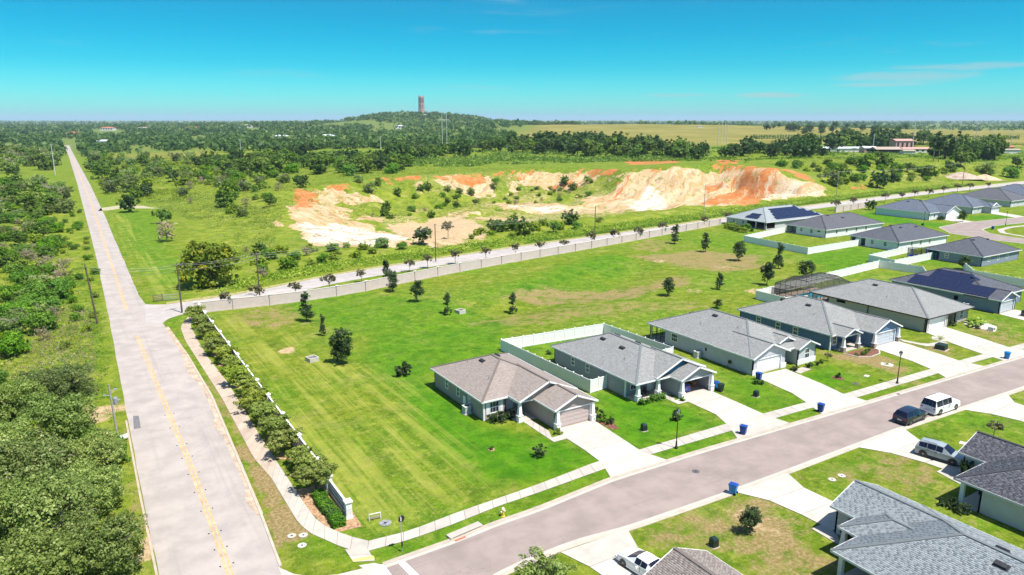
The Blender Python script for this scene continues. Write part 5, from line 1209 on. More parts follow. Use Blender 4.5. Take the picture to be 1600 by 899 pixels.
WALLPX = [(17.6, 139.9), (23, 139.6), (30.4, 138.9), (38, 138.7), (48.7, 139.8), (59, 142.9), (73.1, 146.6), (93.1, 150.8), (116.0, 154.9), (143.8, 160.4), (162.6, 164.6), (188, 169.6)]
nwall('boundary_wall', WALLPX, 'long tan panelled wall between the common lawn and the cross road', 2.1, 6.6, WALLT, WALLT, WALLC)
nwall('boundary_wall', [(251.6, 169.6), (276, 173.0)], 'short stretch of tan wall beyond the far houses by the cross road', 2.1, 6.6, WALLT, WALLT, WALLC)
PILL = np.array([(17.9, y) for y in (137.5, 131.0, 124.0, 117.2, 110.5, 103.9, 97.8, 91.7, 85.7, 79.0, 72.2, 65.6, 64.2)])
nwall('boundary_wall', [tuple(p) for p in PILL], 'wall with white caps behind the row of trees beside the tan sidewalk', 2.1, 6, WALLT, M_WPAINT, M_VINYL, .18, PILL[:-1])
# entrance sign wall
r = empty('entrance_sign', (18.05, 60.5, 0), 0, 'white pillared entrance sign wall above the clipped hedge at the corner', 'sign')
for y in (-3.2, 2.4):
    b = MB(); b.box(-.27, .27, -.27, .27, 0, 1.62); b.box(-.32, .32, -.32, .32, 0, .3)
    for j in range(4): b.box(-.28, .28, -.28, .28, .42 + j * .3, .44 + j * .3)
    b.box(-.36, .36, -.36, .36, 1.62, 1.72); b.box(-.31, .31, -.31, .31, 1.72, 1.78); b.build('pillar', M_WPAINT, r, loc=(0, y, 0))
for z0, z1, w in ((0, .3, .12), (.52, .72, .07), (.88, 1.08, .07), (1.26, 1.42, .1)): b = MB(); b.box(-w, w, -2.92, 2.12, z0, z1); b.build('rail', M_WPAINT, r)
b = MB(); b.box(-.04, .04, -2.92, 2.12, .3, 1.26); b.build('sign_panel', mat('sign_dark', (0.10, 0.10, 0.11), .7, .2), r)
# pool cage
def screen_mat():
    m, t, b = newmat('insect_screen')
    out = [n for n in m.node_tree.nodes if n.type == 'OUTPUT_MATERIAL'][0]
    tr = t.n('ShaderNodeBsdfTransparent'); mx = t.n('ShaderNodeMixShader'); w = t.noise(t.coord('Object'), 60, 1)
    t.put(mx.inputs[0], t.math('ADD', 0.38, t.math('MULTIPLY', w, 0.2))); b.inputs['Base Color'].default_value = (0.03, 0.028, 0.03, 1); b.inputs['Roughness'].default_value = .8
    m.node_tree.links.new(tr.outputs[0], mx.inputs[1]); m.node_tree.links.new(b.outputs[0], mx.inputs[2]); m.node_tree.links.new(mx.outputs[0], out.inputs[0])
    return m
M_SCR = screen_mat()
cg = empty('pool_cage', (120.2, 84.7, 0), 0, 'dark screened pool cage with a mansard top behind the tan house', 'pool cage')
X0, X1, Y0, Y1, hh, tt, ins = 0, 13.4, 0, 8.2, 2.7, 3.9, 2.0
def cbar(a, b, w=.07):
    q = MB(); q.tube([a, b], w * .6, 4); q.build('frame_bar', M_BRONZE, cg)
def cscr(pts):
    q = MB(); q.face(pts); q.build('screen', M_SCR, cg)
for y in np.linspace(Y0, Y1, 7): cbar((X0, y, 0), (X0, y, hh)); cbar((X1, y, 0), (X1, y, hh)); cbar((X0, y, hh), (X0 + ins, y if 0 < y < Y1 else (y + (ins if y == Y0 else -ins)), tt)); cbar((X1, y, hh), (X1 - ins, y if 0 < y < Y1 else (y + (ins if y == Y0 else -ins)), tt))
for x in np.linspace(X0, X1, 9)[1:-1]: cbar((x, Y1, 0), (x, Y1, hh)); cbar((x, Y1, hh), (x, Y1 - ins, tt)); cbar((x, Y0, hh), (x, Y0 + ins, tt)); cbar((x, Y0 + ins, tt), (x, Y1 - ins, tt))
for a, b in (((X0, Y0, hh), (X0, Y1, hh)), ((X0, Y1, hh), (X1, Y1, hh)), ((X1, Y1, hh), (X1, Y0, hh)), ((X0, Y0, hh), (X1, Y0, hh)), ((X0, Y0, 1), (X0, Y1, 1)), ((X0, Y1, 1), (X1, Y1, 1)),
             ((X0 + ins, Y0 + ins, tt), (X0 + ins, Y1 - ins, tt)), ((X0 + ins, Y1 - ins, tt), (X1 - ins, Y1 - ins, tt)), ((X1 - ins, Y1 - ins, tt), (X1 - ins, Y0 + ins, tt)), ((X0 + ins, Y0 + ins, tt), (X1 - ins, Y0 + ins, tt))): cbar(a, b, .09)
cscr([(X0, Y0, 0), (X0, Y1, 0), (X0, Y1, hh), (X0, Y0, hh)]); cscr([(X0, Y1, 0), (X1, Y1, 0), (X1, Y1, hh), (X0, Y1, hh)]); cscr([(X1, Y0, 0), (X1, Y1, 0), (X1, Y1, hh), (X1, Y0, hh)])
cscr([(X0 + ins, Y0 + ins, tt), (X1 - ins, Y0 + ins, tt), (X1 - ins, Y1 - ins, tt), (X0 + ins, Y1 - ins, tt)])
cscr([(X0, Y0, hh), (X0, Y1, hh), (X0 + ins, Y1 - ins, tt), (X0 + ins, Y0 + ins, tt)]); cscr([(X0, Y1, hh), (X1, Y1, hh), (X1 - ins, Y1 - ins, tt), (X0 + ins, Y1 - ins, tt)]); cscr([(X1, Y0, hh), (X1, Y1, hh), (X1 - ins, Y1 - ins, tt), (X1 - ins, Y0 + ins, tt)]); cscr([(X0, Y0, hh), (X1, Y0, hh), (X1 - ins, Y0 + ins, tt), (X0 + ins, Y0 + ins, tt)])
q = MB(); q.box(X0, X1, Y0, Y1, -.05, .05); q.build('pool_deck', mat('deck_tan', (0.55, 0.42, 0.33), .85, .1), cg)
q = MB(); q.box(3, 10, 2, 6, .03, .075); q.build('pool_water', glassy('pool_water', (0.05, 0.30, 0.36), .05), cg)
# ranch fence and gate by the road junction
def railfence(name, pts, label, h, rails, m, bay=2.6):
    x0, y0 = pts[0]; root = empty(name, (x0, y0, hz(x0, y0)), 0, label, 'fence'); P = resample(pts, max(2, int(round(plen(pts) / bay)) + 1))
    for i, p in enumerate(P):
        q = MB(); q.tube([(0, 0, -.2), (0, 0, h)], .07, 6); q.build('post', m, root, loc=(p[0] - x0, p[1] - y0, hz(*p) - root.location.z))
        if i + 1 < len(P):
            e = P[i + 1]
            for k in range(rails):
                z = h - .12 - k * (h - .3) / max(1, rails - 1) * .9
                q = MB(); q.bar((p[0] - x0, p[1] - y0, hz(*p) - root.location.z + z), (e[0] - x0, e[1] - y0, hz(*e) - root.location.z + z), .04, .13); q.build('rail', m, root)
    return root
railfence('fence', [G(240, 472), G(254, 470)], 'short dark wooden gate fence at the corner of the field by the junction', 1.4, 4, mat('weathered_rail', (0.16, 0.12, 0.11), .9, .25), 1.6)
railfence('fence', [G(256, 470), G(278, 468)], 'thin pale wire gate beside the dark wooden gate fence', 1.3, 3, M_GALV, 2.2)
# ------------------------------------------------------------------ vehicles
PAINTS = {'white': paint('car_white', (0.78, 0.78, 0.77)), 'black': paint('car_blueblack', (0.018, 0.022, 0.045), .18), 'silver': paint('car_silver', (0.30, 0.34, 0.36), .22), 'navy': paint('car_navy', (0.012, 0.013, 0.03), .2), 'blue': paint('car_blue', (0.02, 0.06, 0.35), .25)}
M_TAIL = mat('tail_lamp', (0.35, 0.015, 0.015), .25, .1); M_HEAD = mat('head_lamp', (0.65, 0.67, 0.7), .1, .1); M_PLATE = mat('plate_pale', (0.6, 0.6, 0.58), .5, .05); M_CLAD = mat('cladding', (0.03, 0.03, 0.033), .7, .1)
def vehicle(loc, rz, pm, L, Wd, H, st, label, cat, wheel_r=.36, wx=None, seats=True, rails=False, clad=True, group=None, name='parked_car', sill=.30, plate_rear=True):
    """st: stations rear to front (x, z_belt, z_top, half_belt, half_top, kind of the roof span that follows)"""
    root = empty(name, loc, rz, label, cat, group); P = PAINTS[pm]
    bt = []
    for (x, zb, zt, hb, ht, k) in st:
        bt.append([(x, hb * .93, sill - .06), (x, hb, sill + .08), (x, hb * 1.01, (sill + zb) / 2 + .05), (x, hb * .985, zb - .05), (x, hb * .955, zb)] + [(x, ht, zt - .05), (x, ht * .93, zt), (x, ht * .5, zt + .022), (x, 0, zt + .03)])
    body = MB(); glass = {}
    N = len(bt[0])
    for i in range(len(st) - 1):
        for s in (1, -1):
            for j in range(N - 1):
                q = [bt[i][j], bt[i + 1][j], bt[i + 1][j + 1], bt[i][j + 1]]
                q = [(a, b * s, c) for a, b, c in q]
                if s < 0: q = q[::-1]
                q = q[::-1] if False else q
                k = st[i][5]; gl = None
                if k in ('side', 'sideq') and j == 4: gl = 'side'
                if k == 'screen' and j >= 5: gl = 'front'
                if k == 'rear' and j >= 5: gl = 'back'
                if k in ('screen', 'rear') and j == 4 and False: gl = 'side'
                body.face(q, 0)
                if gl: glass.setdefault((gl, s if gl == 'side' else 0, i if gl == 'side' else 0), []).append(q)
    for e, rev in ((0, True), (len(st) - 1, False)):
        ring = [(a, b, c) for a, b, c in bt[e]] + [(a, -b, c) for a, b, c in bt[e][::-1][1:]]
        body.face(ring if rev else ring[::-1], 0)
    body.box(st[0][0] + .1, st[-1][0] - .1, -Wd * .43, Wd * .43, sill - .1, sill, 0)
    bo = body.build('body', P, root)
    for (gl, s, i), qs in glass.items():
        g = MB()
        for q in qs:
            c = sum((Vector(p) for p in q), Vector()) / len(q); n = newell(q)
            if n.z < -0.05 or (abs(n.y) > .7 and n.y * c.y < 0): n = -n
            if gl == 'front' and n.x < 0: n = -n
            if gl == 'back' and n.x > 0 and n.z < .2: n = -n
            f = .95 if gl == 'side' else .96
            mid = [c + (Vector(p) - c) * f + n * .012 for p in q]
            if gl != 'side': mid = [Vector(p) + n * .012 + (c - Vector(p)) * .03 for p in q]
            g.face([tuple(p) for p in mid])
        g.build('window' if gl == 'side' else 'windscreen' if gl == 'front' else 'rear_window', M_CARGLASS, root)
    wx = wx or (L * .19, L * .81); xr = st[0][0]
    for x in wx:
        for s in (1, -1):
            y = s * (Wd / 2 - .11)
            t = MB(); t.M = Matrix.Rotation(math.pi / 2, 4, 'X'); t.lathe([(wheel_r * .6, -.12), (wheel_r * .94, -.12), (wheel_r, -.09), (wheel_r, .09), (wheel_r * .94, .12), (wheel_r * .6, .12)], 18)
            wo = t.build('wheel', M_RUBBER, root, loc=(xr + x, y, wheel_r))
            ri = MB(); ri.M = Matrix.Rotation(math.pi / 2, 4, 'X'); ri.lathe([(.05, -.127), (wheel_r * .62, -.12), (wheel_r * .64, -.1), (wheel_r * .64, .1), (wheel_r * .62, .12), (.05, .127)], 14)
            for k in range(5):
                a = k * 2 * math.pi / 5; ri.box(-.02, .02, -.02, .02, 0, .01)
            ri.build('rim', M_ALLOY, wo)
            ar = MB(); yy = s * (Wd / 2 * 1.0)
            for k in range(10):
                a0, a1 = math.pi * k / 10, math.pi * (k + 1) / 10; r0, r1 = wheel_r * 1.02, wheel_r * 1.2
                ar.face([(xr + x + r * math.cos(a), yy * 1.004 + (0), wheel_r + r * math.sin(a)) for r, a in ((r0, a0), (r1, a0), (r1, a1), (r0, a1))])
            ar.build('wheel_arch', M_CLAD if clad else P, root)
            dk = MB(); dk.M = Matrix.Translation((xr + x, yy * .985, wheel_r)) @ Matrix.Rotation(math.pi / 2, 4, 'X'); dk.lathe([(wheel_r * 1.1, -.03), (wheel_r * 1.1, .03)], 16); dk.build('wheel_well', M_BLACK, root)
    x0, x1 = st[0][0], st[-1][0]; zb0 = st[0][1]; zb1 = st[-1][1]
    for s in (1, -1):
        q = MB(); q.box(x0 - .012, x0 + .14, s * Wd * .38 - .12, s * Wd * .38 + .12, zb0 - .14, zb0); q.build('tail_light', M_TAIL, root)
        q = MB(); q.box(x1 - .16, x1 + .02, s * Wd * .34 - .17, s * Wd * .34 + .17, zb1 - .17, zb1 - .03); q.build('headlight', M_HEAD, root)
        mx = [p for p in st if p[5] == 'side']
        xm = mx[-1][0] + .25 if mx else 0
        q = MB(); q.taper(xm, s * (Wd / 2 + .09), .06, .10, st[-1][1] + .12, .05, .09, st[-1][1] + .3); q.build('mirror', P, root)
    for (xa, xb) in ((x0 - .05, x0 + .12), (x1 - .12, x1 + .05)):
        q = MB(); q.box(xa, xb, -Wd * .45, Wd * .45, sill - .04, sill + .24); q.build('bumper', M_CLAD if clad else P, root)
    q = MB(); q.box(x1 + .0, x1 + .03, -Wd * .25, Wd * .25, sill + .24, zb1 - .2); q.build('grille', M_BLACK, root)
    q = MB(); q.box(x0 - .04, x0 - .01, -.26, .26, zb0 - .36, zb0 - .22); q.build('plate', M_PLATE, root)
    # door shut lines and handles
    sd = [p for p in st if p[5] in ('side', 'sideq')]
    for p in sd[1:]:
        for s in (1, -1):
            q = MB(); q.box(p[0] - .012, p[0] + .012, s * p[3] * 1.0 - .008, s * p[3] * 1.0 + .012 * s + .004, sill + .1, p[1] - .06); q.build('door_gap', M_BLACK, root)
            q = MB(); q.box(p[0] + .06, p[0] + .24, s * p[3] - .02, s * p[3] + .02, p[1] - .17, p[1] - .12); q.build('door_handle', M_BLACK if clad else P, root)
    for s in (1, -1):
        q = MB(); q.box(x0 + L * .25, x1 - L * .25, s * Wd / 2 - .03, s * Wd / 2 + .015, sill - .1, sill + .06); q.build('sill', M_CLAD if clad else P, root)
    if rails:
        for s in (1, -1):
            hs = [p for p in st if p[5] in ('side', 'sideq')]
            q = MB(); q.tube([(hs[0][0] + .1, s * hs[0][4] * .9, H), (hs[0][0] + .2, s * hs[0][4] * .9, H + .07), (hs[-1][0] - .1, s * hs[-1][4] * .9, H + .07), (hs[-1][0], s * hs[-1][4] * .9, H)], .022, 5); q.build('roof_rail', M_BLACK, root)
    return root
SUBURBAN = [(-2.75, .95, .98, .93, .90, 'x'), (-2.72, 1.08, 1.12, .97, .92, 'rear'), (-2.45, 1.1, 1.88, .98, .76, 'side'), (-1.2, 1.1, 1.92, .99, .77, 'side'), (-.1, 1.1, 1.92, .99, .77, 'side'), (.75, 1.1, 1.88, .99, .76, 'screen'), (1.35, 1.1, 1.16, .99, .88, 'x'), (1.5, 1.08, 1.11, .98, .9, 'x'), (2.5, 1.02, 1.05, .95, .86, 'x'), (2.72, .88, .90, .9, .78, 'x')]
SUV = [(-2.28, .90, .93, .84, .80, 'x'), (-2.22, 1.04, 1.07, .89, .82, 'rear'), (-1.95, 1.08, 1.58, .91, .64, 'sideq'), (-1.15, 1.07, 1.66, .92, .63, 'side'), (-.3, 1.05, 1.68, .92, .64, 'side'), (.35, 1.03, 1.62, .92, .62, 'screen'), (1.15, 1.02, 1.07, .92, .78, 'x'), (1.4, .99, 1.04, .91, .78, 'x'), (2.05, .9, .94, .86, .7, 'x'), (2.25, .74, .77, .76, .58, 'x')]
SEDAN = [(-2.35, .82, .85, .80, .74, 'x'), (-2.26, .96, .98, .86, .76, 'x'), (-1.85, 1.0, 1.04, .88, .74, 'rear'), (-.95, .99, 1.38, .9, .60, 'sideq'), (-.35, .96, 1.44, .91, .63, 'side'), (.25, .94, 1.40, .91, .60, 'screen'), (1.15, .93, .97, .9, .72, 'x'), (1.4, .88, .93, .89, .70, 'x'), (2.05, .74, .79, .82, .60, 'x'), (2.35, .56, .6, .68, .44, 'x')]
PICKUP = [(-2.9, 1.0, 1.03, .93, .9, 'x'), (-2.8, 1.05, 1.06, .96, .93, 'x'), (-.95, 1.08, 1.1, .97, .93, 'x'), (-.9, 1.1, 1.16, .97, .9, 'rear'), (-.7, 1.1, 1.84, .97, .74, 'side'), (.1, 1.1, 1.88, .98, .75, 'side'), (.85, 1.08, 1.84, .98, .74, 'screen'), (1.5, 1.1, 1.16, .98, .86, 'x'), (1.65, 1.08, 1.12, .97, .88, 'x'), (2.7, 1.0, 1.04, .94, .84, 'x'), (2.9, .86, .89, .9, .78, 'x')]
vehicle((88.6, 42.75, .02), R(-1.5), 'white', 5.5, 1.98, 1.92, SUBURBAN, 'large white long bodied car parked by the kerb, ahead of the dark car', 'car', .39, (1.1, 4.42), rails=True, clad=False)
vehicle((82.35, 42.95, .02), R(1.0), 'black', 4.56, 1.84, 1.68, SUV, 'shiny blue black car parked at the kerb behind the long white one', 'car', .36, (.86, 3.62))
vehicle((75.2, 35.55, .06), R(-78), 'silver', 4.56, 1.84, 1.68, SUV, 'silver grey car with black wheel arches parked on a driveway beside the charcoal roof', 'car', .37, (.86, 3.62), rails=True)
vehicle((35.35, 37.35, .06), R(96), 'white', 4.7, 1.82, 1.44, SEDAN, 'white low car half hidden by the taupe roof at the bottom edge', 'car', .33, (.9, 3.75), clad=False)
vehicle((146.6, 55.9, .06), R(-86), 'navy', 5.8, 1.96, 1.88, PICKUP, 'navy black pickup on the driveway at the right edge', 'pickup', .40, (1.15, 4.55), clad=False)
vehicle((65.75, 65.55, .05), R(90), 'blue', 4.5, 1.8, 1.44, SEDAN, 'bright blue car nosed into the open garage', 'car', .33, (.9, 3.6), clad=False)
# ------------------------------------------------------------------ bins, lamps, poles and small things
def bin_(loc, rz, label, m=M_BIN, lid=M_BIN, group=None):
    r = empty('wheelie_bin', loc, rz, label, 'bin', group)
    b = MB(); b.taper(0, 0, .24, .27, .06, .31, .36, .98); b.box(-.33, .33, -.38, .38, .93, 1.0); b.build('body', m, r)
    l = MB(); l.taper(0, -.02, .33, .40, 1.0, .30, .36, 1.06); l.taper(0, -.02, .30, .36, 1.06, .2, .2, 1.1); l.build('lid', lid, r)
    h = MB(); h.tube([(-.25, .4, 1.0), (-.25, .46, 1.02), (.25, .46, 1.02), (.25, .4, 1.0)], .02, 6); h.build('handle', lid, r)
    for s in (-1, 1):
        w = MB(); w.M = Matrix.Translation((s * .27, .27, .13)) @ Matrix.Rotation(math.pi / 2, 4, 'Y'); w.lathe([(.13, -.04), (.13, .04)], 12); w.build('wheel', M_RUBBER, r)
    return r
bin_(G(1145, 772) + (.02,), R(200), 'bright blue bin standing at the near kerb of the street', M_BINB, M_BIN)
bin_(G(1161, 679) + (.06,), R(20), 'blue bin at the end of the cream driveway of the slate house', M_BIN)
bin_(G(1282, 644) + (.06,), R(15), 'blue bin at the street end of the buff driveway', M_BIN)
bin_(G(1573, 561) + (.06,), R(10), 'light blue bin at the kerb near the right edge, before the tan house', M_BINB, M_BINB)
bin_((78.0, 61.6, .05), R(10), 'navy blue bin standing before the white garage wall of the third house', M_BIN)
bin_((70.35, 62.3, .02), R(95), 'blue bin beside the open garage', M_BINB, M_BIN)
bin_((70.3, 61.4, .02), R(95), 'dark green bin beside the open garage, in front of the blue one', M_UTIL, M_UTIL)
bin_(G(1551, 359) + (.06,), R(5), 'small dark blue bin at the kerb of the far curving street', M_BIN)
def lamp(x, y, label, h=4.7, group='black street lamps with lantern heads'):
    r = empty('street_lamp', (x, y, 0), 0, label, 'lamp', group)
    p = MB(); p.lathe([(.17, 0), (.17, .25), (.11, .32), (.09, .8), (.06, .9), (.048, h - .75), (.075, h - .7), (.075, h - .62), (.04, h - .6)], 12); p.build('pole', M_BLACK, r)
    g = MB(); g.lathe([(.13, h - .60), (.20, h - .25)], 8); g.build('lantern_glass', mat('lantern_glass', (0.66, 0.66, 0.62), .3, .05), r)
    for k in range(4):
        a = math.pi / 4 + k * math.pi / 2; b = MB(); b.tube([(.14 * math.cos(a), .14 * math.sin(a), h - .6), (.215 * math.cos(a), .215 * math.sin(a), h - .24)], .015, 5); b.build('lantern_bar', M_BLACK, r)
    c = MB(); c.lathe([(.27, h - .26), (.27, h - .22), (.12, h - .06), (.03, h - .02), (.03, h + .04), (.005, h + .08)], 8); c.lathe([(.06, h - .66), (.14, h - .6)], 8); c.build('lantern_cap', M_BLACK, r)
    return r
lamp(53.2, 52.05, 'black street lamp in front of the slate house with the open garage'); lamp(92.9, 50.75, 'black street lamp in front of the blue house')
lamp(*T(1443, 353), 'small far street lamp on the dark lawn left of the white corner house'); lamp(*T(1571, 352), 'far street lamp near the right edge, by the far curving street')
r = empty('traffic_sign', G(628, 862) + (0,), 0, 'thin pale signpost with a small dark backed sign by the stop line', 'sign')
b = MB(); b.tube([(0, 0, -.2), (0, 0, 3.3)], .035, 8); b.build('post', M_GALV, r)
b = MB(); b.M = Matrix.Translation((.06, .0, 3.0)) @ Matrix.Rotation(R(8), 4, 'Z') @ Matrix.Rotation(math.pi / 2, 4, 'X'); b.lathe([(.31, -.01), (.31, .01)], 8); b.build('plate', M_BLACK, r)
b = MB(); b.box(-.04, .04, -.06, .0, 2.85, 3.15); b.build('white_bar', M_WPAINT, r)  # white upright bar on the middle of the plate
b = MB(); b.box(-.06, .06, -.14, -.04, .5, .95); b.build('black_box', M_BLACK, r)  # small black box low on the post
def utilbox(loc, label, m=M_UTIL, s=1.0, h=.85, w=.3, base=True, cat='utility box'):
    r = empty('utility_box', loc, random.uniform(-.3, .3), label, cat)
    b = MB(); b.taper(0, 0, w, w, .04, w * .93, w * .93, h * .85); b.taper(0, 0, w * .97, w * .97, h * .85, w * .7, w * .7, h); b.build('cabinet', m, r)
    if base: b = MB(); b.box(-w * 1.3, w * 1.3, -w * 1.3, w * 1.3, -.05, .05); b.build('pad', M_OLDC, r)
    b = MB(); b.box(-w * .5, w * .5, -w * .99, -w * .94, h * .3, h * .7); b.build('door', M_BLACK, r)
    return r
utilbox(G(1006, 673) + (0,), 'small dark utility pedestal in the lawn of the slate house'); utilbox(G(1181, 620) + (0,), 'small dark utility pedestal in the lawn left of the buff driveway')
utilbox(G(1115, 854) + (0,), 'dark green utility pedestal in the dry lawn near the taupe roof')
utilbox(G(1470, 546) + (0,), 'low dark green transformer box on a pale pad before the tan house', M_UTIL, 1, .95, .75)
utilbox(G(1441, 352) + (0,), 'tiny dark pedestal at the edge of the far dark lawn', M_UTIL, 1, .6, .3, False)
utilbox(G(1549, 517) + (0,), 'small white box with a black opening in the lawn by the pickup', mat('white_box', (0.7, 0.68, 0.64), .7, .1), 1, .8, .45)
def acunit(loc, label):
    r = empty('air_conditioner', loc, 0, label, 'air conditioner')
    b = MB(); b.box(-.42, .42, -.42, .42, .08, .95); b.box(-.45, .45, -.45, .45, .95, 1.0); b.build('casing', mat('ac_casing', (0.62, 0.62, 0.6), .5, .06), r)
    for k in range(7): b = MB(); b.box(-.425, .425, -.43, .43, .16 + k * .11, .2 + k * .11); b.build('louvre', M_GALV, r)
    b = MB(); b.lathe([(.32, 1.0), (.32, 1.02), (.1, 1.04)], 14); b.build('fan_grille', M_BLACK, r)
    b = MB(); b.box(-.55, .55, -.55, .55, 0, .08); b.build('pad', M_CONC, r)
acunit((38.3, 72.6, 0), 'pale air conditioner on the shaded side wall of the taupe house'); acunit((77.95, 73.0, 0), 'pale air conditioner on the side wall of the third house'); acunit((143.0, 67.0, 0), 'pale air conditioner on the side wall of the steel blue house')
r = empty('meter_box', (38.86, 74.0, 1.2), 0, 'white meter cabinet fixed to the side wall of the taupe house', 'meter'); b = MB(); b.box(-.16, 0, -.28, .28, -.5, .5); b.build('cabinet', M_WHITE, r); b = MB(); b.tube([(-.1, 0, .5), (-.1, 0, 1.2)], .03, 6); b.build('conduit', M_GALV, r)
r = empty('hose_reel', (78.5, 67.2, .9), 0, 'dark hose reel hanging on the side wall of the third house', 'hose reel'); b = MB(); b.M = Matrix.Rotation(math.pi / 2, 4, 'Y'); b.lathe([(.2, -.14), (.28, -.14), (.28, 0), (.2, 0)], 12); b.build('reel', M_UTIL, r); b = MB(); b.tube([(-.1, .05, -.2), (-.12, .3, -.6), (-.1, .1, -.8)], .03, 6); b.build('hose', M_UTIL, r)
# fire hydrant
r = empty('fire_hydrant', G(786, 807) + (0,), 0, 'yellow and white fire hydrant on the grass strip by the kerb', 'hydrant')
b = MB(); b.lathe([(.2, 0), (.2, .06), (.13, .08), (.12, .62), (.17, .64), (.17, .7), (.12, .72)], 14); b.build('barrel', mat('hydrant_yellow', (0.62, 0.42, 0.05), .5, .1), r)
b = MB(); b.lathe([(.15, .72), (.13, .82), (.06, .88), (.03, .93)], 14); b.build('bonnet', M_WPAINT, r)
for a in (0, math.pi / 2, math.pi): b = MB(); b.M = Matrix.Rotation(a, 4, 'Z') @ Matrix.Translation((.17, 0, .5)) @ Matrix.Rotation(math.pi / 2, 4, 'Y'); b.lathe([(.07, -.06), (.08, .05), (.05, .08)], 10); b.build('outlet', M_WPAINT, r)
# drainage boxes in the common lawn
def drainbox(p, label):
    r = empty('drain_box', (p[0], p[1], hz(*p)), .2, label, 'drain box')
    b = MB(); b.box(-.75, .75, -.75, -.6, -.3, .62); b.box(-.75, .75, .6, .75, -.3, .62); b.box(-.75, -.6, -.6, .6, -.3, .62); b.box(.6, .75, -.6, .6, -.3, .62); b.box(-.6, .6, -.6, .6, -.3, .1, 1); b.build('box', [M_DRIVE, M_OLDC], r)
    g = MB()
    for k in range(6): g.box(-.6 + k * .22, -.52 + k * .22, -.6, .6, .5, .54)
    g.build('grate', M_GALV, r)
drainbox(T(488, 564), 'white concrete drain box in the mown lawn near the forked tree'); drainbox(T(719, 489), 'white concrete drain box in the green lawn right of a small dark tree')
r = empty('yard_sign', G(586, 812) + (0,), R(-8), 'low white framed board sign standing in the lawn by the corner', 'sign')
for s in (-1, 1): b = MB(); b.box(s * .52 - .03, s * .52 + .03, -.03, .03, 0, .62); b.build('post', M_WPAINT, r)
b = MB(); b.box(-.49, .49, -.02, .02, .12, .34); b.build('board', mat('board_tan', (0.34, 0.29, 0.2), .8, .15), r); b = MB(); b.box(-.55, .55, -.03, .03, .57, .63); b.build('top_rail', M_WPAINT, r)
disc('access_cover', G(602, 818), .55, mat('speckled_iron', (0.22, 0.23, 0.23), .8, .4), 'round grey cover lying in the lawn beside the low board sign', 'cover', .02, .03)
r = empty('corner_sign', G(194, 690) + (0,), R(20), 'small white board sign beside the lower roadside pole', 'sign')
b = MB(); b.box(-.5, .5, -.02, .02, .35, .85); b.build('board', M_WPAINT, r)
for s in (-.42, .42): b = MB(); b.box(s - .02, s + .02, -.018, .018, 0, .35); b.build('leg', M_GALV, r)
# utility poles and lines
def pole(base, h, label, m=M_WOOD, arms=((0.4, 1.1),), r0=.17, r1=.11, rz=0.0, cat='utility pole', extra=None, group=None, lean=(0, 0)):
    z = hz(*base); r = empty('utility_pole', (base[0], base[1], z), rz, label, cat, group)
    b = MB(); b.tube([(0, 0, -.6), (lean[0] * .5, lean[1] * .5, h / 2), (lean[0], lean[1], h)], [r0, (r0 + r1) / 2, r1], 9); b.build('pole', m, r)
    for (dz, w) in arms:
        b = MB(); b.box(-w + lean[0], w + lean[0], -.14, -.04, h - dz - .1, h - dz); b.build('crossarm', m, r)
        for s in (-.9, 0, .9): b = MB(); b.lathe([(.03, h - dz), (.06, h - dz + .05), (.06, h - dz + .1), (.03, h - dz + .16)], 8, w * s + lean[0], -.09); b.build('insulator', M_GALV, r)
    return r
PA, PB, PC, PD, PE, PF, PG, PH, PI = (1.7, 141.6), (1.5, 85.4), (15.4, 141.8), G(406, 464), G(681, 409), G(929, 378), (199.0, 187.5), (297.0, 200.5), (420.0, 208.0)
pole(PA, 10.6, 'tall dark leaning wooden pole on the left verge of the country road', M_WOOD, ((.3, .25),), .18, .12, lean=(-.7, .2))
pole(PC, 9.4, 'dark wooden utility pole standing at the road junction', M_WOOD, ((.3, 1.1), (1.2, .6)), rz=.4)
pole(PD, 9.2, 'dark utility pole behind the left part of the long tan wall', M_WOOD, ((.3, 1.0), (1.3, .5)), rz=.5)
pole(PE, 9.6, 'thin dark pole by the cross road, in front of the round bush', M_WOOD, ((.2, .3),), .14, .09); pole(PF, 10.5, 'thin dark pole by the cross road near the middle of the wall', M_WOOD, ((.2, .3),), .14, .09)
pole(PG, 11.8, 'thin pale pole rising over the far solar roofed house', M_WOODPALE, ((.2, .3),), .14, .09); pole(PH, 12.5, 'thin pale pole with crossarm before the dark tree by the cross road', M_WOODPALE, ((.3, 1.1),), .15, .1); pole(PI, 12.5, 'slim dark pole by the cross road near the right edge', M_WOOD, ((.3, .6),), .15, .1)
r = pole(PB, 7.0, 'weathered pale pole with lamps and brackets by the lower left verge', M_WOODPALE, (), .13, .09, lean=(-.25, .1))
b = MB(); b.lathe([(.22, 4.6), (.24, 4.7), (.24, 5.3), (.2, 5.4)], 12, .2, .1); b.build('transformer', M_GALV, r)
for z, s in ((6.2, .5), (5.7, -.6), (4.9, .7)): b = MB(); b.tube([(-.2, 0, z), (-.2 + s, .05, z + .15)], .03, 6); b.box(-.2 + s - .12, -.2 + s + .18, -.08, .18, z + .1, z + .2); b.build('lamp_arm', M_GALV, r)
def wires(a, ha, b, hb, label, offs=(-.9, 0, .9), sag=.7, drop=(0, 0, 0)):
    z1, z2 = hz(*a), hz(*b); d = Vector((b[0] - a[0], b[1] - a[1])).normalized(); root = empty('power_line', (a[0], a[1], z1), 0, label, 'cable')
    for o, dr in zip(offs, drop):
        q = MB(); pts = []
        for k in range(9):
            t = k / 8; pts.append((t * (b[0] - a[0]) - d.y * o, t * (b[1] - a[1]) + d.x * o, ha - dr + t * (z2 + hb - z1 - ha) - sag * 4 * t * (1 - t)))
        q.tube(pts, .018, 4); q.build('wire', M_WIRE, root)
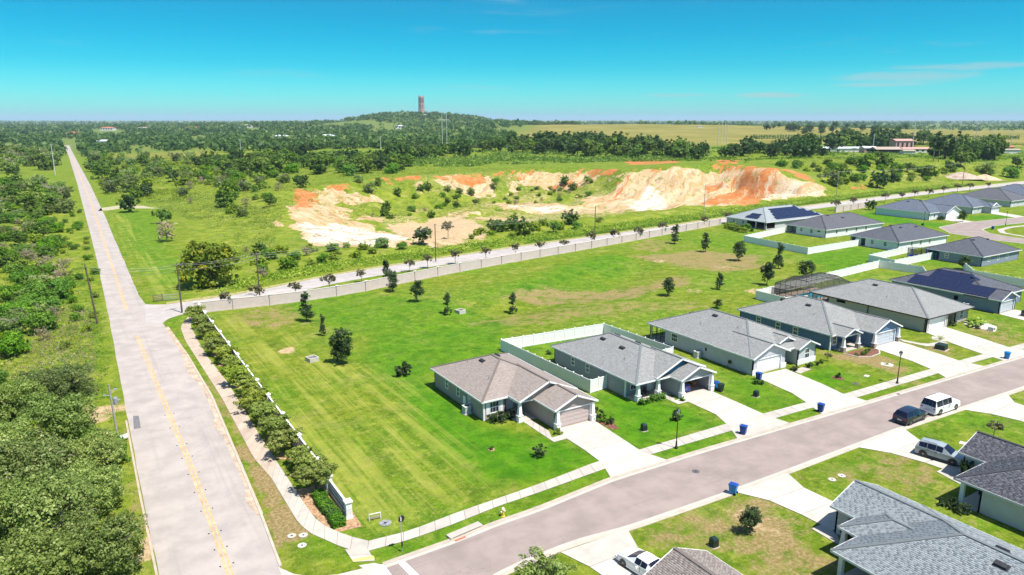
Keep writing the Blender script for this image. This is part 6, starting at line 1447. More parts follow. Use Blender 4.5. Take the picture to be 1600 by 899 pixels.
wires(PA, 10.2, PC, 9.1, 'wires crossing the country road between the leaning pole and the junction pole', (-.3, 0, .3), .5, (0, .5, 1.2))
wires(PC, 9.1, PD, 8.9, 'wires from the junction pole to the next pole along the wall', (-.9, 0, .9), .5, (0, .9, 0)); wires(PD, 8.9, PE, 9.3, 'wires spanning the tree gap between the left and middle poles of the cross road', (-.3, 0, .3), .8, (0, .5, 1)); wires(PE, 9.3, PF, 10.2, 'wires along the cross road above the middle of the wall', (-.3, 0, .3), .9, (0, .5, 1))
wires(PF, 10.2, PG, 11.5, 'wires along the cross road towards the far solar roof', (-.3, 0, .3), .9, (0, .5, 1)); wires(PG, 11.5, PH, 12.1, 'wires over the far roofs beside the cross road', (-.3, 0, .3), 1.2, (0, .5, 1)); wires(PH, 12.1, PI, 12.1, 'wires of the last span to the right along the cross road', (-.6, 0, .6), 1.2)
def farpole(px, py_top, py_base, D, label, m=M_CPOLE, arms=((.5, 1.4),), rad=.28):
    p = far(px, D); z = hz(*p); d0 = D / math.cos(PITCH) if False else D
    h = (CAM_H - (py_top - HOR) * D / FPX * 1.03) - z
    return pole(p, max(6, h), label, m, arms, rad, rad * .6)
farpole(74, 222, 280, 470, 'tall pale pole standing in the field left of the country road'); farpole(372, 215, 252, 560, 'pale pole among the trees left of the pit'); farpole(593, 211, 246, 640, 'slim pale pole before the wooded hillside')
farpole(104, 223, 240, 800, 'small pale pole at the far end of the country road', rad=.2)
for i, (x, y0, D, la) in enumerate([(1124, 192, 760, 'leftmost of the four tall grey poles in the pylon group before the field'), (1129, 190, 800, 'second from the left of the four tall poles before the field'), (1134, 190, 800, 'third from the left of the four tall poles before the field'), (1138, 191, 760, 'rightmost of the four tall grey poles in the group before the field'),
    (1369, 208, 640, 'pale pole just left of the low farm buildings'), (1431, 188, 640, 'tallest pale pole behind the pink roofed farm building'), (1443, 197, 760, 'pale pole right of the tallest one behind the farm'), (1449, 199, 840, 'thin farther pole right of the farm'), (1458, 201, 900, 'small thin pole beyond the right of the farm'), (1529, 190, 1000, 'pale pole with a wide arm near the right side of the far plain'), (1554, 198, 1100, 'short far pole before the right hand plain'),
    (1545, 213, 700, 'left one of the pale poles above the shed at the right edge'), (1553, 214, 720, 'middle pale pole above the shed at the right edge'), (1564, 213, 700, 'right pale pole above the shed at the right edge'), (1586, 213, 690, 'last pale pole by the right edge of the picture'), (1232, 212, 900, 'lone pale pole in front of the dark far field'), (1341, 207, 900, 'pale pole behind the round oak left of the farm')]):
    farpole(x, y0, 0, D, la, rad=.36, arms=((.6, 1.2),))
# H frame pylon
r = empty('pylon', far(694, 600) + (hz(*far(694, 600)),), -YAW, 'tall white two legged pylon with a crossbar in front of the hill', 'pylon'); zt = CAM_H - (178 - HOR) * 600 / FPX * 1.03 - r.location.z
for s in (-1.9, 1.9): b = MB(); b.tube([(s, 0, -.5), (s, 0, zt)], [.3, .2], 8); b.build('leg', M_CPOLE, r)
b = MB(); b.box(-4.2, 4.2, -.12, .12, zt - 5.5, zt - 5.0); b.build('crossbar', M_CPOLE, r)
for s in (-3.8, 0, 3.8): b = MB(); b.lathe([(.1, zt - 7), (.18, zt - 6.6), (.1, zt - 5.5)], 8, s, 0); b.build('insulator', M_GALV, r)
# trampoline
tc = G(1431, 405); r = empty('trampoline', (tc[0], tc[1], 0), 0, 'round blue trampoline with netting poles in the fenced far yard', 'trampoline')
b = MB(); b.lathe([(1.5, .84), (1.5, .9), (2.0, .9), (2.0, .78), (1.5, .78)], 24); b.build('pad', mat('pad_blue', (0.015, 0.03, 0.42), .5, .1), r)
b = MB(); b.lathe([(1.5, .84), (.01, .83)], 24); b.build('mat', M_BLACK, r)
for k in range(6):
    a = k * math.pi / 3; c, s = math.cos(a), math.sin(a)
    b = MB(); b.tube([(2 * c, 2 * s, 0), (2 * c, 2 * s, .9), (2.05 * c, 2.05 * s, 2.9)], .05, 6); b.build('net_pole', mat('pole_blue', (0.02, 0.06, 0.4), .5, .1) if k % 2 else M_BLACK, r)
b = MB()
for k in range(12):
    a, a2 = k * math.pi / 6, (k + 1) * math.pi / 6; b.face([(1.95 * math.cos(a), 1.95 * math.sin(a), .9), (1.95 * math.cos(a2), 1.95 * math.sin(a2), .9), (2 * math.cos(a2), 2 * math.sin(a2), 2.8), (2 * math.cos(a), 2 * math.sin(a), 2.8)])
b.build('net', M_SCR, r)
r = empty('slide', (tc[0] + 4.2, tc[1] - 2.4, 0), .4, 'pale blue plastic play slide beside the trampoline', 'slide')
LB = mat('slide_blue', (0.12, 0.45, 0.72), .4, .1)
b = MB(); b.bar((0, 0, 1.6), (2.2, 0, .2), .6, .08); b.bar((0, .3, 1.75), (2.2, .3, .35), .06, .2); b.bar((0, -.3, 1.75), (2.2, -.3, .35), .06, .2); b.build('chute', LB, r)
for s in (-.28, .28): b = MB(); b.tube([(-.5, s, 0), (0, s, 1.7)], .05, 6); b.build('leg', LB, r)
# things in the open garage and on porches
def crate(loc, s, m, label, rz=0.0):
    r = empty('storage_box', loc, rz, label, 'box'); b = MB(); b.taper(0, 0, s * .45, s * .4, 0, s * .5, s * .44, s * .75); b.build('box', m, r); b = MB(); b.box(-s * .52, s * .52, -s * .46, s * .46, s * .75, s * .82); b.build('lid', M_GALV, r)
crate((68.2, 66.0, .05), .8, mat('box_brown', (0.2, 0.12, 0.07), .8, .2), 'brown storage box in the middle of the open garage'); crate((68.9, 64.9, .05), .7, mat('box_orange', (0.6, 0.24, 0.04), .7, .15), 'orange storage box just inside the right of the open garage'); crate((67.7, 67.2, .05), 1.1, mat('box_grey', (0.45, 0.42, 0.4), .7, .15), 'large grey storage box at the back of the open garage', .3)
def chair(loc, rz, label):
    r = empty('porch_chair', loc, rz, label, 'chair')
    b = MB(); b.box(-.3, .3, -.3, .3, .38, .46); b.build('seat', M_BLACK, r); b = MB(); b.box(-.3, .3, .25, .32, .46, 1.0); b.build('backrest', M_BLACK, r)
    for x in (-.27, .27):
        for y in (-.27, .27): b = MB(); b.box(x - .03, x + .03, y - .03, y + .03, 0, .38); b.build('leg', M_BLACK, r)
chair((59.8, 65.5, .1), R(-10), 'left black chair on the porch of the slate house'); chair((60.9, 65.5, .1), R(12), 'right black chair on the porch of the slate house')
# tower on the hill
tp_ = far(659, 2440); tz = hz(*tp_); r = empty('tower', (tp_[0], tp_[1], tz), .3, 'slender pink stone bell tower crowning the wooded hill on the horizon', 'tower')
ST = mat('tower_stone', (0.42, 0.27, 0.25), .9, .2, .15); ztop = (CAM_H + (HOR - 153.5) * 2440 / FPX * 1.03) - tz
b = MB(); b.lathe([(11.0, -5), (10.2, ztop * .3), (9.2, ztop * .62), (8.6, ztop * .64), (8.4, ztop * .9), (8.9, ztop * .92), (8.6, ztop * .97), (7.4, ztop)], 8); b.build('shaft', ST, r)
for k in range(8):
    a = (k + .5) * math.pi / 4; c, s = math.cos(a), math.sin(a)
    b = MB(); b.M = Matrix.Rotation(a, 4, 'Z'); b.box(7.75, 8.6, -1.4, 1.4, ztop * .66, ztop * .88); b.build('window', mat('tower_dark', (0.10, 0.07, 0.07), .9, .1), r)
    b = MB(); b.M = Matrix.Rotation(k * math.pi / 4, 4, 'Z'); b.taper(8.6, 0, .9, .9, ztop * .62, .5, .5, ztop * 1.03); b.build('pinnacle', ST, r)
    b = MB(); b.M = Matrix.Rotation(a, 4, 'Z'); b.box(8.6, 9.3, -1.1, 1.1, ztop * .35, ztop * .58); b.build('window', MATS['tower_dark'], r)
# far buildings
def shed(px, D, w, d, h, wall, roof, label, rz=None, s=.25, ridge='gx', win=0):
    p = far(px, D); z = hz(*p); r = empty('farm_building', (p[0], p[1], z), -YAW if rz is None else rz, label, 'building')
    b = MB(); b.box(-w / 2, w / 2, -d / 2, d / 2, -1.5, h); b.build('wall', wall, r)
    pl, rg = roof_planes(-w / 2 - .5, w / 2 + .5, -d / 2 - .5, d / 2 + .5, ridge, h + .02, s); b = MB()
    for q in pl: b.face(q); b.face([(x, y, zz - .15) for x, y, zz in q][::-1])
    if ridge == 'gx':
        for x in (-w / 2, w / 2): b.face([(x, -d / 2, h), (x, d / 2, h), (x, 0, h + s * d / 2)])
    b.build('roof', roof, r)
    for k in range(win):
        x = -w / 2 + w * (k + .5) / win; b = MB(); b.box(x - w / win * .22, x + w / win * .22, -d / 2 - .06, -d / 2 + .05, h * .35, h * .8); b.build('window', M_GLASS, r)
    return r
WM = mat('far_white_wall', (0.66, 0.64, 0.62), .8, .1); PM = mat('far_pink_wall', (0.55, 0.33, 0.31), .8, .12); TIN = mat('tin_roof', (0.60, 0.64, 0.68), .4, .12); PTILE = mat('pink_tile', (0.55, 0.28, 0.24), .8, .15); BRF = mat('brown_roof', (0.36, 0.29, 0.23), .9, .15); REDR = mat('terracotta', (0.42, 0.15, 0.09), .9, .15); DKW = mat('shed_shade', (0.03, 0.03, 0.03), .9, .1)  # near-black wall colour paints in the shade inside the open fronted shed
shed(1317, 640, 38, 10, 3, WM, TIN, 'long low farm shed with a pale tin roof among trees'); shed(1362, 620, 11, 10, 4, PM, TIN, 'small pink walled farm building at the end of the tin roofed shed', win=2)
shed(1389, 610, 21, 12, 3.4, DKW, BRF, 'open fronted farm shed with a brown roof', s=.3); shed(1413, 660, 16, 12, 8.5, PM, PTILE, 'taller farm building with a pink tiled roof', win=4); shed(1435, 630, 24, 9, 3.2, WM, PTILE, 'long low white farm building with a pink roof', win=5); shed(1424, 590, 9, 7, 3, WM, BRF, 'little white farm hut in front of the pink roofed building')
shed(1573, 640, 14, 9, 4, PM, REDR, 'red roofed shed near the right edge'); shed(1580, 620, 20, 6, 3, WM, BRF, 'long pale shed by the right edge below the red roofed one')
for x, D, la in ((113, 1480, 'far villa with a terracotta roof at the left edge of the woods'), (167, 1980, 'far villa with a terracotta roof above the green clearing'), (224, 1900, 'pale far mansion with a hipped roof right of the clearing'), (300, 1850, 'far red roofed villa among trees in the woods'), (382, 2000, 'small pale far house deep in the woods')):
    shed(x, D, 34, 18, 7, WM, REDR if x not in (224, 382) else BRF, la, ridge='hip', s=.3, win=5)
for x, D, la in ((160, 1000, 'pale roofed far house near the start of the woods'), (438, 1050, 'bright white far house below the hill on the left'), (510, 1050, 'white far house in the middle of the wooded slope'), (662, 2300, 'small white building at the foot of the tower'), (625, 1650, 'pale far building on the wooded slope left of the tower')):
    shed(x, D, 22, 14, 6, WM, TIN, la, ridge='hip', win=3)
shed(1094, 1500, 9, 5, 3.2, WM, TIN, 'white trailer standing in the wide yellow field', s=.1)
for i, (px, py, s, la) in enumerate([(1502, 274, 1.0, 'large grey brown soil heap near the right edge'), (1538, 276, .8, 'smaller tan soil heap right of the large one')]):
    c = T(px, py + 4); n = 26; m_ = MB(); vs = []
    rr_ = 10 * s
    for k in range(n):
        for j in range(n):
            u, v = (k / (n - 1) - .5) * 2, (j / (n - 1) - .5) * 2; q = math.hypot(u, v * 1.15)
            hh_ = max(0, 1 - q) ** .9 * 4.6 * s * (1 + .5 * (fbm(np.array([u * 2.5 + i * 9]), np.array([v * 2.5]), 4, 3)[0] - .5)); vs.append((u * rr_ * 1.25, v * rr_ * .7, hh_ - .15))
    fs = [(a * n + b_, (a + 1) * n + b_, (a + 1) * n + b_ + 1, a * n + b_ + 1) for a in range(n - 1) for b_ in range(n - 1)]
    m_.add(vs, fs); tag(m_.build('soil_heap', mat('heap_soil' + 'ab'[i], ((0.38, 0.30, 0.23), (0.52, 0.38, 0.23))[i], .95, .3, .5, bump=.6, bsc=2), None, True, loc=(c[0], c[1], hz(*c) - .3), rz=-YAW), la, 'soil heap')
# ------------------------------------------------------------------ plants
def leaf_quads(rng, c, nrm, size, asp=1.0, fold=.18):
    """rhombic leaf clumps at c (N,3) facing nrm, folded a little along the midrib -> verts, tri-pairs"""
    n = len(c); a = rng.normal(size=(n, 3)); a -= nrm * (a * nrm).sum(1)[:, None]; a /= np.linalg.norm(a, axis=1)[:, None] + 1e-9; b = np.cross(nrm, a)
    s = size[:, None]
    v = np.stack([c + a * s, c + b * s * asp * .62 + nrm * s * fold, c - a * s, c - b * s * asp * .62 + nrm * s * fold], 1).reshape(-1, 3)
    return v, np.arange(n * 4).reshape(-1, 4)
def lobes(rng, n, rx, rz, base, shape):
    """centres and radii of the branch masses"""
    L = []
    for i in range(n):
        t = rng.random(); a = rng.random() * 2 * math.pi
        if shape == 'round': z = base + rz * (0.1 + 1.5 * t); w = math.sqrt(max(.05, 1 - ((z - base - rz * .85) / (rz * 1.1)) ** 2))
        elif shape == 'cone': z = base + rz * 1.8 * t; w = 1.0 - .72 * t
        elif shape == 'flat': z = base + rz * (0.5 + .8 * t); w = 1.0 - .25 * t
        else: z = base + rz * 1.7 * t; w = math.sin(math.pi * (0.16 + .72 * t))
        r = rx * w * math.sqrt(rng.random()) * .78
        L.append((r * math.cos(a), r * math.sin(a), z, rx * (.28 + .2 * rng.random()) * (0.75 + .25 * w)))
    return np.array(L)
def crown_mesh(name, seed, m, n, rx, rz, base, shape, nl, leaf, fill=.35, zsq=.85, droop=0.0, asp=1.0, tuft=.34):
    rng = np.random.default_rng(seed); L = lobes(rng, nl, rx, rz, base, shape)
    wts = L[:, 3] ** 2; nc = max(nl * 4, n // 26)
    kc = rng.choice(len(L), nc, p=wts / wts.sum())                     # twigs: small tufts on the branch masses
    d = rng.normal(size=(nc, 3)); d[:, 2] = d[:, 2] * .9 + .28; d /= np.linalg.norm(d, axis=1)[:, None]
    rad = L[kc, 3] * (1 - fill * rng.random(nc) ** 1.6) * (0.84 + .36 * rng.random(nc))
    cc = L[kc, :3] + d * rad[:, None] * np.array([1, 1, zsq]); tr_ = np.maximum(L[kc, 3] * tuft * (.6 + .8 * rng.random(nc)), leaf * .9)
    k = rng.integers(0, nc, n); e = rng.normal(size=(n, 3)); e[:, 2] = e[:, 2] * .8 + .2; e /= np.linalg.norm(e, axis=1)[:, None]
    c = cc[k] + e * (tr_[k] * (.35 + .65 * rng.random(n) ** .5))[:, None] * np.array([1, 1, .8]); c[:, 2] = np.maximum(c[:, 2], 0.05 + .25 * base * rng.random(n)); c[:, 2] -= droop * rng.random(n)
    nr = d[k] * .45 + e * .6 + rng.normal(size=(n, 3)) * .4 + np.array([0, 0, .25]); nr /= np.linalg.norm(nr, axis=1)[:, None]
    s = leaf * (0.55 + .8 * rng.random(n))
    v, f = leaf_quads(rng, c, nr, s, asp)
    lt = rng.random(len(L)); ct = rng.random(nc); tint = np.clip(.25 * lt[kc[k]] + .35 * ct[k] + .5 * rng.random(n) - .03, 0, 1)
    return np_mesh(name, v, f, m, attrs={'tint': ('FLOAT', np.repeat(tint, 4))})
def trunk_mesh(name, seed, m, h, r, spread, nb=6, zf=.35, sub=0):
    rng = random.Random(seed); b = MB()
    p = [(0, 0, -.4), (rng.uniform(-.1, .1) * h * .2, rng.uniform(-.1, .1) * h * .2, h * .35), (rng.uniform(-.1, .1) * h * .4, rng.uniform(-.1, .1) * h * .4, h * .8)]
    b.tube(p, [r, r * .75, r * .3], 7)
    for i in range(nb):
        t = zf + (.78 - zf) * i / max(1, nb - 1); a = i * 2.4 + rng.uniform(-.4, .4); s = Vector(p[1]).lerp(Vector(p[2]), max(0, (t - .35) / .45)) if t > .35 else Vector(p[0]).lerp(Vector(p[1]), t / .35)
        l = spread * rng.uniform(.6, .95); e = s + Vector((math.cos(a) * l, math.sin(a) * l, h * rng.uniform(.14, .34))); mid = s.lerp(e, .5) + Vector((0, 0, h * .05))
        b.tube([s, mid, e], [r * .45, r * .3, r * .1], 5)
        for j in range(sub):
            q = s.lerp(e, rng.uniform(.3, .9)); a2 = a + rng.uniform(-1.2, 1.2); l2 = l * rng.uniform(.3, .6)
            b.tube([q, q + Vector((math.cos(a2) * l2, math.sin(a2) * l2, h * rng.uniform(.02, .25)))], [r * .2, r * .05], 4)
    return b.mesh(name, m, True)
TREES = {}
def kind(key, m, bark, variants, n, rx, rz, base, shape, nl, leaf, th, tr, nb=6, **kw):
    sub = kw.pop('sub', 0)
    TREES[key] = [(crown_mesh('crown', hash_(key) + i, m, n, rx, rz, base, shape, nl, leaf, **kw), trunk_mesh('trunk', hash_(key) + i, bark, th, tr, rx * .7, nb, sub=sub)) for i in range(variants)]
def hash_(s): return sum(ord(c) * (i + 3) for i, c in enumerate(s)) * 7
# unit sizes in metres (scaled when planted)
kind('oak', L_OAK, M_BARKPALE, 5, 15000, 4.0, 2.6, .8, 'round', 26, .125, 4.2, .24, 8, sub=3)
kind('bright', L_BRIGHT, M_BARK, 4, 6500, 2.6, 1.5, .1, 'round', 20, .135, 2.4, .12, 6)
kind('mid', L_MID, M_BARK, 5, 2600, 3.4, 2.4, .7, 'round', 24, .30, 4.2, .22)
kind('dark', L_DARK, M_BARK, 5, 2600, 3.8, 2.7, 1.1, 'round', 26, .31, 4.8, .26)
kind('young', L_YOUNG, M_BARK, 5, 3600, 1.35, 2.35, .8, 'cone', 30, .12, 4.6, .09, 9, tuft=.5)
kind('round_young', L_YOUNG, M_BARK, 3, 4000, 1.7, 1.75, 1.0, 'oval', 30, .12, 4.2, .10, 8, tuft=.5)
kind('yellow', L_YELLOW, M_BARK, 2, 9000, 5.0, 3.6, .8, 'round', 46, .26, 6.4, .36, 9)
kind('lime', L_LIME, M_BARK, 4, 2600, 2.2, 1.0, .1, 'round', 16, .17, 1.6, .08)
kind('row', L_ROW, M_BARK, 5, 4200, 2.0, 1.2, 1.0, 'flat', 20, .125, 2.6, .08, 7)
kind('crape', L_CRAPE, M_BARKPALE, 4, 620, 1.35, 1.0, 1.3, 'flat', 16, .15, 2.9, .06, 8, fill=.7, sub=2)
kind('dry', L_DRYB, M_TWIG, 3, 900, 2.0, 1.5, .3, 'round', 16, .13, 3.0, .09, 11, fill=.8, sub=5)
kind('grey', L_OAK, M_TWIG, 3, 3600, 3.0, 2.0, .3, 'round', 24, .17, 4.0, .16, 10, fill=.6, sub=4)
kind('shrub', L_HEDGE, M_BARK, 3, 900, .55, .36, .02, 'round', 12, .075, .5, .03, 4)
kind('shrub_dark', L_YOUNG, M_BARK, 3, 900, .6, .45, .02, 'round', 12, .08, .6, .03, 4)
kind('weedclump', L_WEED, M_BARK, 4, 260, .9, .32, .0, 'round', 9, .13, .4, .02, 3)
def frond_mesh(name, seed, m, n, length, w, rise, droop, leaflets=True, z0=0.0):
    rng = random.Random(seed); V = []; F = []; T_ = []
    for i in range(n):
        a = i * 2.39996 + rng.uniform(-.2, .2); el = rise * rng.uniform(.55, 1.1); L = length * rng.uniform(.75, 1.1); tt = rng.random(); ns = 8; pts = []
        for k in range(ns + 1):
            t = k / ns; r = L * t * math.cos(el) * (1 - .1 * t); z = z0 + L * t * math.sin(el) - droop * L * t * t * rng.uniform(.95, 1.05)
            pts.append((r * math.cos(a), r * math.sin(a), z))
        sx, sy = -math.sin(a), math.cos(a)
        for k in range(ns):
            t0, t1 = k / ns, (k + 1) / ns; w0 = w * math.sin(math.pi * (.12 + .85 * t0)); w1 = w * math.sin(math.pi * min(1, .12 + .85 * t1))
            p, q = pts[k], pts[k + 1]
            for s in (-1, 1):
                b = len(V); dz = -.35
                V += [p, q, (q[0] + sx * w1 * s, q[1] + sy * w1 * s, q[2] + dz * w1), (p[0] + sx * w0 * s, p[1] + sy * w0 * s, p[2] + dz * w0)] if not leaflets else \
                     [p, ((p[0] * .6 + q[0] * .4), (p[1] * .6 + q[1] * .4), (p[2] * .6 + q[2] * .4)), (q[0] * 1.02 + sx * w1 * s, q[1] * 1.02 + sy * w1 * s, q[2] + dz * w1), (q[0] + sx * w1 * .9 * s, q[1] + sy * w1 * .9 * s, q[2] + dz * w1)]
                F.append((b, b + 1, b + 2, b + 3)); T_ += [min(1, max(0, tt * .7 + rng.uniform(0, .3)))] * 4
    return np_mesh(name, V, F, m, attrs={'tint': ('FLOAT', T_)})
FRONDS = {'fan': [frond_mesh('frond_crown', i, L_PALM, 26, 1.3, .14, 1.2, .55) for i in range(2)], 'banana': [frond_mesh('leaf_crown', 9 + i, L_PALM, 22, 2.1, .26, 1.25, .62, False) for i in range(2)],
          'palm': [frond_mesh('frond_crown', 20 + i, L_DARK, 26, 2.4, .30, .7, .7, True, 5.6) for i in range(2)], 'saw': [frond_mesh('frond_crown', 30 + i, L_MID, 30, 1.5, .16, 1.0, .35) for i in range(2)]}
PT = MB(); PT.tube([(0, 0, -.3), (.1, .05, 3), (.05, .1, 5.7)], [.2, .15, .16], 8); PALMT = PT.mesh('trunk', M_BARKPALE, True)
rnd = random.Random(77)
def plant(key, xy, scale, name, label=None, cat='tree', group=None, sz=None, rz=None, trunk=True, z=None, var=None):
    v = TREES[key]; cr, tr = v[rnd.randrange(len(v)) if var is None else var]
    zz = hz(*xy) if z is None else z
    r = empty(name, (xy[0], xy[1], zz), rnd.uniform(0, 6.28) if rz is None else rz, label, cat, group); r.scale = (scale, scale, (sz or 1) * scale)
    link('crown' if cat == 'tree' else 'foliage', cr, r)
    if trunk: link('trunk' if cat == 'tree' else 'stem', tr, r)
    return r
def frond(key, xy, scale, name, label, cat='plant', group=None, sz=1.0):
    r = empty(name, (xy[0], xy[1], hz(*xy)), rnd.uniform(0, 6.28), label, cat, group); r.scale = (scale, scale, scale * sz)
    link('fronds', rnd.choice(FRONDS[key]), r)
    if key == 'palm': link('trunk', PALMT, r)
    return r
# ---- trees standing in the common lawn (each placed by its foot, height and spread)
LT = [((479, 503), 454, 30, 'young', 'dark young tree with a pale bare patch at its foot, before the long wall'), ((505, 525), 489, 15, 'young', 'slim small dark tree between the wall and the forked tree'), ((535, 569), 505, 44, 'round_young', 'forked dark tree with two crowns above the mown lawn'),
      ((605, 440), 405, 24, 'young', 'dark tree close by the long wall, behind another dark tree'), ((614, 456), 419, 27, 'round_young', 'dark tree in front of the tree touching the long wall'), ((652, 472), 434, 27, 'round_young', 'dark tree with a round crown right of the pair by the wall'),
      ((699, 492), 454, 20, 'young', 'narrow dark tree beside the white drain box'), ((801, 490), 454, 20, 'young', 'narrow dark tree alone in the middle of the common lawn'), ((1044, 463), 430, 25, 'round_young', 'dark tree by the dry patch, above the roof of the third house'),
      ((1054, 381), 350, 22, 'young', 'dark tree nearest the far end of the long wall'), ((1102, 394), 361, 22, 'young', 'dark tree second along from the far end of the wall'), ((1154, 408), 373, 26, 'round_young', 'broad dark tree on the dry rise before the far fence'),
      ((1124, 453), 425, 19, 'young', 'small dark tree standing on a bare ring right of the dry patch'), ((1198, 446), 405, 28, 'round_young', 'dark tree beside the white cover near the pool cage'), ((1216, 420), 378, 23, 'young', 'dark tree in front of the corner of the far white fence'),
      ((1259, 434), 403, 30, 'round_young', 'pale green tree right behind the pool cage'), ((1121, 482), 466, 18, 'round_young', 'little dark tree peeping over the ridge of the third roof'), ((1506, 421), 397, 24, 'round_young', 'small round tree behind the slate blue far house'), ((1504, 347), 327, 14, 'round_young', 'dark small tree in front of the far corner house')]
H0 = {'young': 5.35, 'round_young': 4.75}; W0 = {'young': 3.4, 'round_young': 4.1}
for (bp, yt, wp, k, la) in LT:
    xy = T(*bp); dep = _F @ np.array([xy[0], xy[1], hz(*xy) - CAM_H]); h = (bp[1] - yt) * dep / FPX / math.cos(PITCH) * .96; w = wp * dep / FPX
    s = w / W0[k]; plant(k, xy, s, 'lawn_tree', la, group='young trees in the common lawn', sz=h / (H0[k] * s))
plant('round_young', T(527, 566), .62, 'lawn_tree', 'small leaning stem tucked against the forked dark tree', group='young trees in the common lawn')
plant('shrub_dark', T(631, 587), 2.2, 'round_bush', 'round dark bush alone in the green lawn left of the taupe house', 'bush')
# ---- row beside the tan sidewalk
rows_ = [(16.4, 134.0, 1.15), (16.6, 128.6, 1.0), (16.5, 122.6, 1.05), (16.6, 117.6, .95), (16.2, 112.6, 1.1), (16.3, 107.2, 1.1), (16.4, 102.4, 1.0), (16.0, 97.2, 1.15), (16.3, 92.0, 1.05), (16.2, 87.0, 1.15), (16.2, 82.2, 1.1), (16.1, 77.4, 1.1), (16.2, 72.6, 1.15), (16.4, 67.8, 1.1), (16.6, 63.6, 1.2)]
for i, (x, y, s) in enumerate(rows_):
    plant('row', (x + .4, y), s * .88, 'row_tree', {0: 'farthest tree of the row beside the tan sidewalk, at the road junction', len(rows_) - 1: 'nearest tree of the row beside the tan sidewalk, by the clipped hedge'}.get(i, ORD[i] + ' tree from the junction in the row beside the tan sidewalk'), group='row of trees beside the tan sidewalk', sz=.92)
mb = MB()
for i, (x, y, s) in enumerate(rows_):
    n = 14; mb.prism([(x + (1.0 + .4 * math.sin(k * 2.1 + i)) * math.cos(k * 2 * math.pi / n) * .8 + .2, y + (1.1 + .4 * math.cos(k * 1.7 + i)) * math.sin(k * 2 * math.pi / n)) for k in range(n)], -.03, .035 + .001 * i)
tag(mb.build('mulch_beds', M_TANMULCH), 'tan mulch rings under the row of trees', kind='structure')
for i in range(len(rows_) - 1):
    (x, y, s), (x2, y2, s2) = rows_[i], rows_[i + 1]
    plant('row', ((x + x2) / 2 + .6, (y + y2) / 2), rnd.uniform(.5, .62), 'row_shrub', ORD[i] + ' low shrub from the junction, between trees of the tan sidewalk row', 'bush', 'shrubs in the gaps of the sidewalk row')
for i, (y, la) in enumerate([(56.8, 'nearest block of the clipped bright hedge before the entrance sign'), (58.1, 'second block of the clipped hedge before the entrance sign'), (59.4, 'third block of the clipped hedge before the entrance sign'), (60.7, 'fourth block of the clipped hedge before the entrance sign'), (62.0, 'farthest block of the clipped hedge before the entrance sign')]):
    rng = np.random.default_rng(50 + i); n = 1500; c = rng.random((n, 3)) * np.array([1.1, 1.3, .66]); f = rng.integers(0, 5, n)
    nr = np.zeros((n, 3))
    for k, (ax, sd) in enumerate(((0, 0), (0, 1), (1, 0), (1, 1), (2, 1))):
        q = f == k; c[q, ax] = sd * (1.1, 1.3, .66)[ax] + rng.normal(size=q.sum()) * .05; nr[q, ax] = 1 if sd else -1
    nr += rng.normal(size=(n, 3)) * .5; nr /= np.linalg.norm(nr, axis=1)[:, None]
    v, q = leaf_quads(rng, c - np.array([.55, .65, 0]), nr, .07 * (.6 + .8 * rng.random(n)))
    me = np_mesh('foliage', v, q, L_HEDGE, attrs={'tint': ('FLOAT', np.repeat(rng.random(n), 4))})
    r = empty('clipped_hedge', (16.85 + .1 * math.sin(i * 1.7), y, 0), 0, la, 'hedge', 'clipped hedge blocks before the sign'); link('foliage', me, r)
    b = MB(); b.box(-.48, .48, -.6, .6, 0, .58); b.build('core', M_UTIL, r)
mb = MB(); mb.prism([(16.0, 55.6), (18.6, 55.3), (18.9, 64), (15.2, 65), (15.4, 60), (15.8, 57)], -.03, .03); tag(mb.build('mulch_bed', M_TANMULCH), 'tan mulch bed round the clipped hedge', kind='structure')
# ---- thin trees between wall and cross road
CR = [(350, 462), (400, 452), (461, 445), (514, 436), (564, 424), (640, 408), (665, 402), (711, 397), (759, 392), (805, 386), (844, 380), (882, 377), (925, 371), (959, 366), (997, 361), (1036, 354), (1100, 343), (1134, 337), (1307, 319), (1334, 314), (1384, 307), (1410, 305), (1430, 301), (1452, 300), (1475, 295), (1497, 292), (1516, 291), (1545, 288)]
for i, (x, y) in enumerate(CR):
    p = G(x, y, 2.6); yr = float(yroad(p[0])) - 8.6
    plant('crape', (p[0], min(p[1], yr) if x < 1250 else p[1]), (.95 + .25 * rnd.random()) * (1.25 if x > 900 else 1.05), 'roadside_tree', ORD[i] + ' thin tree from the junction pole, between wall and cross road' if x < 1200 else ORD[i - 18] + ' thin tree from the left beside the cross road beyond the far houses', group='thin trees along the near side of the cross road' if x < 1200 else 'thin trees along the cross road behind the far houses')
plant('dark', G(1359, 328), .62, 'wall_tree', 'small dark tree at the end of the short tan wall')
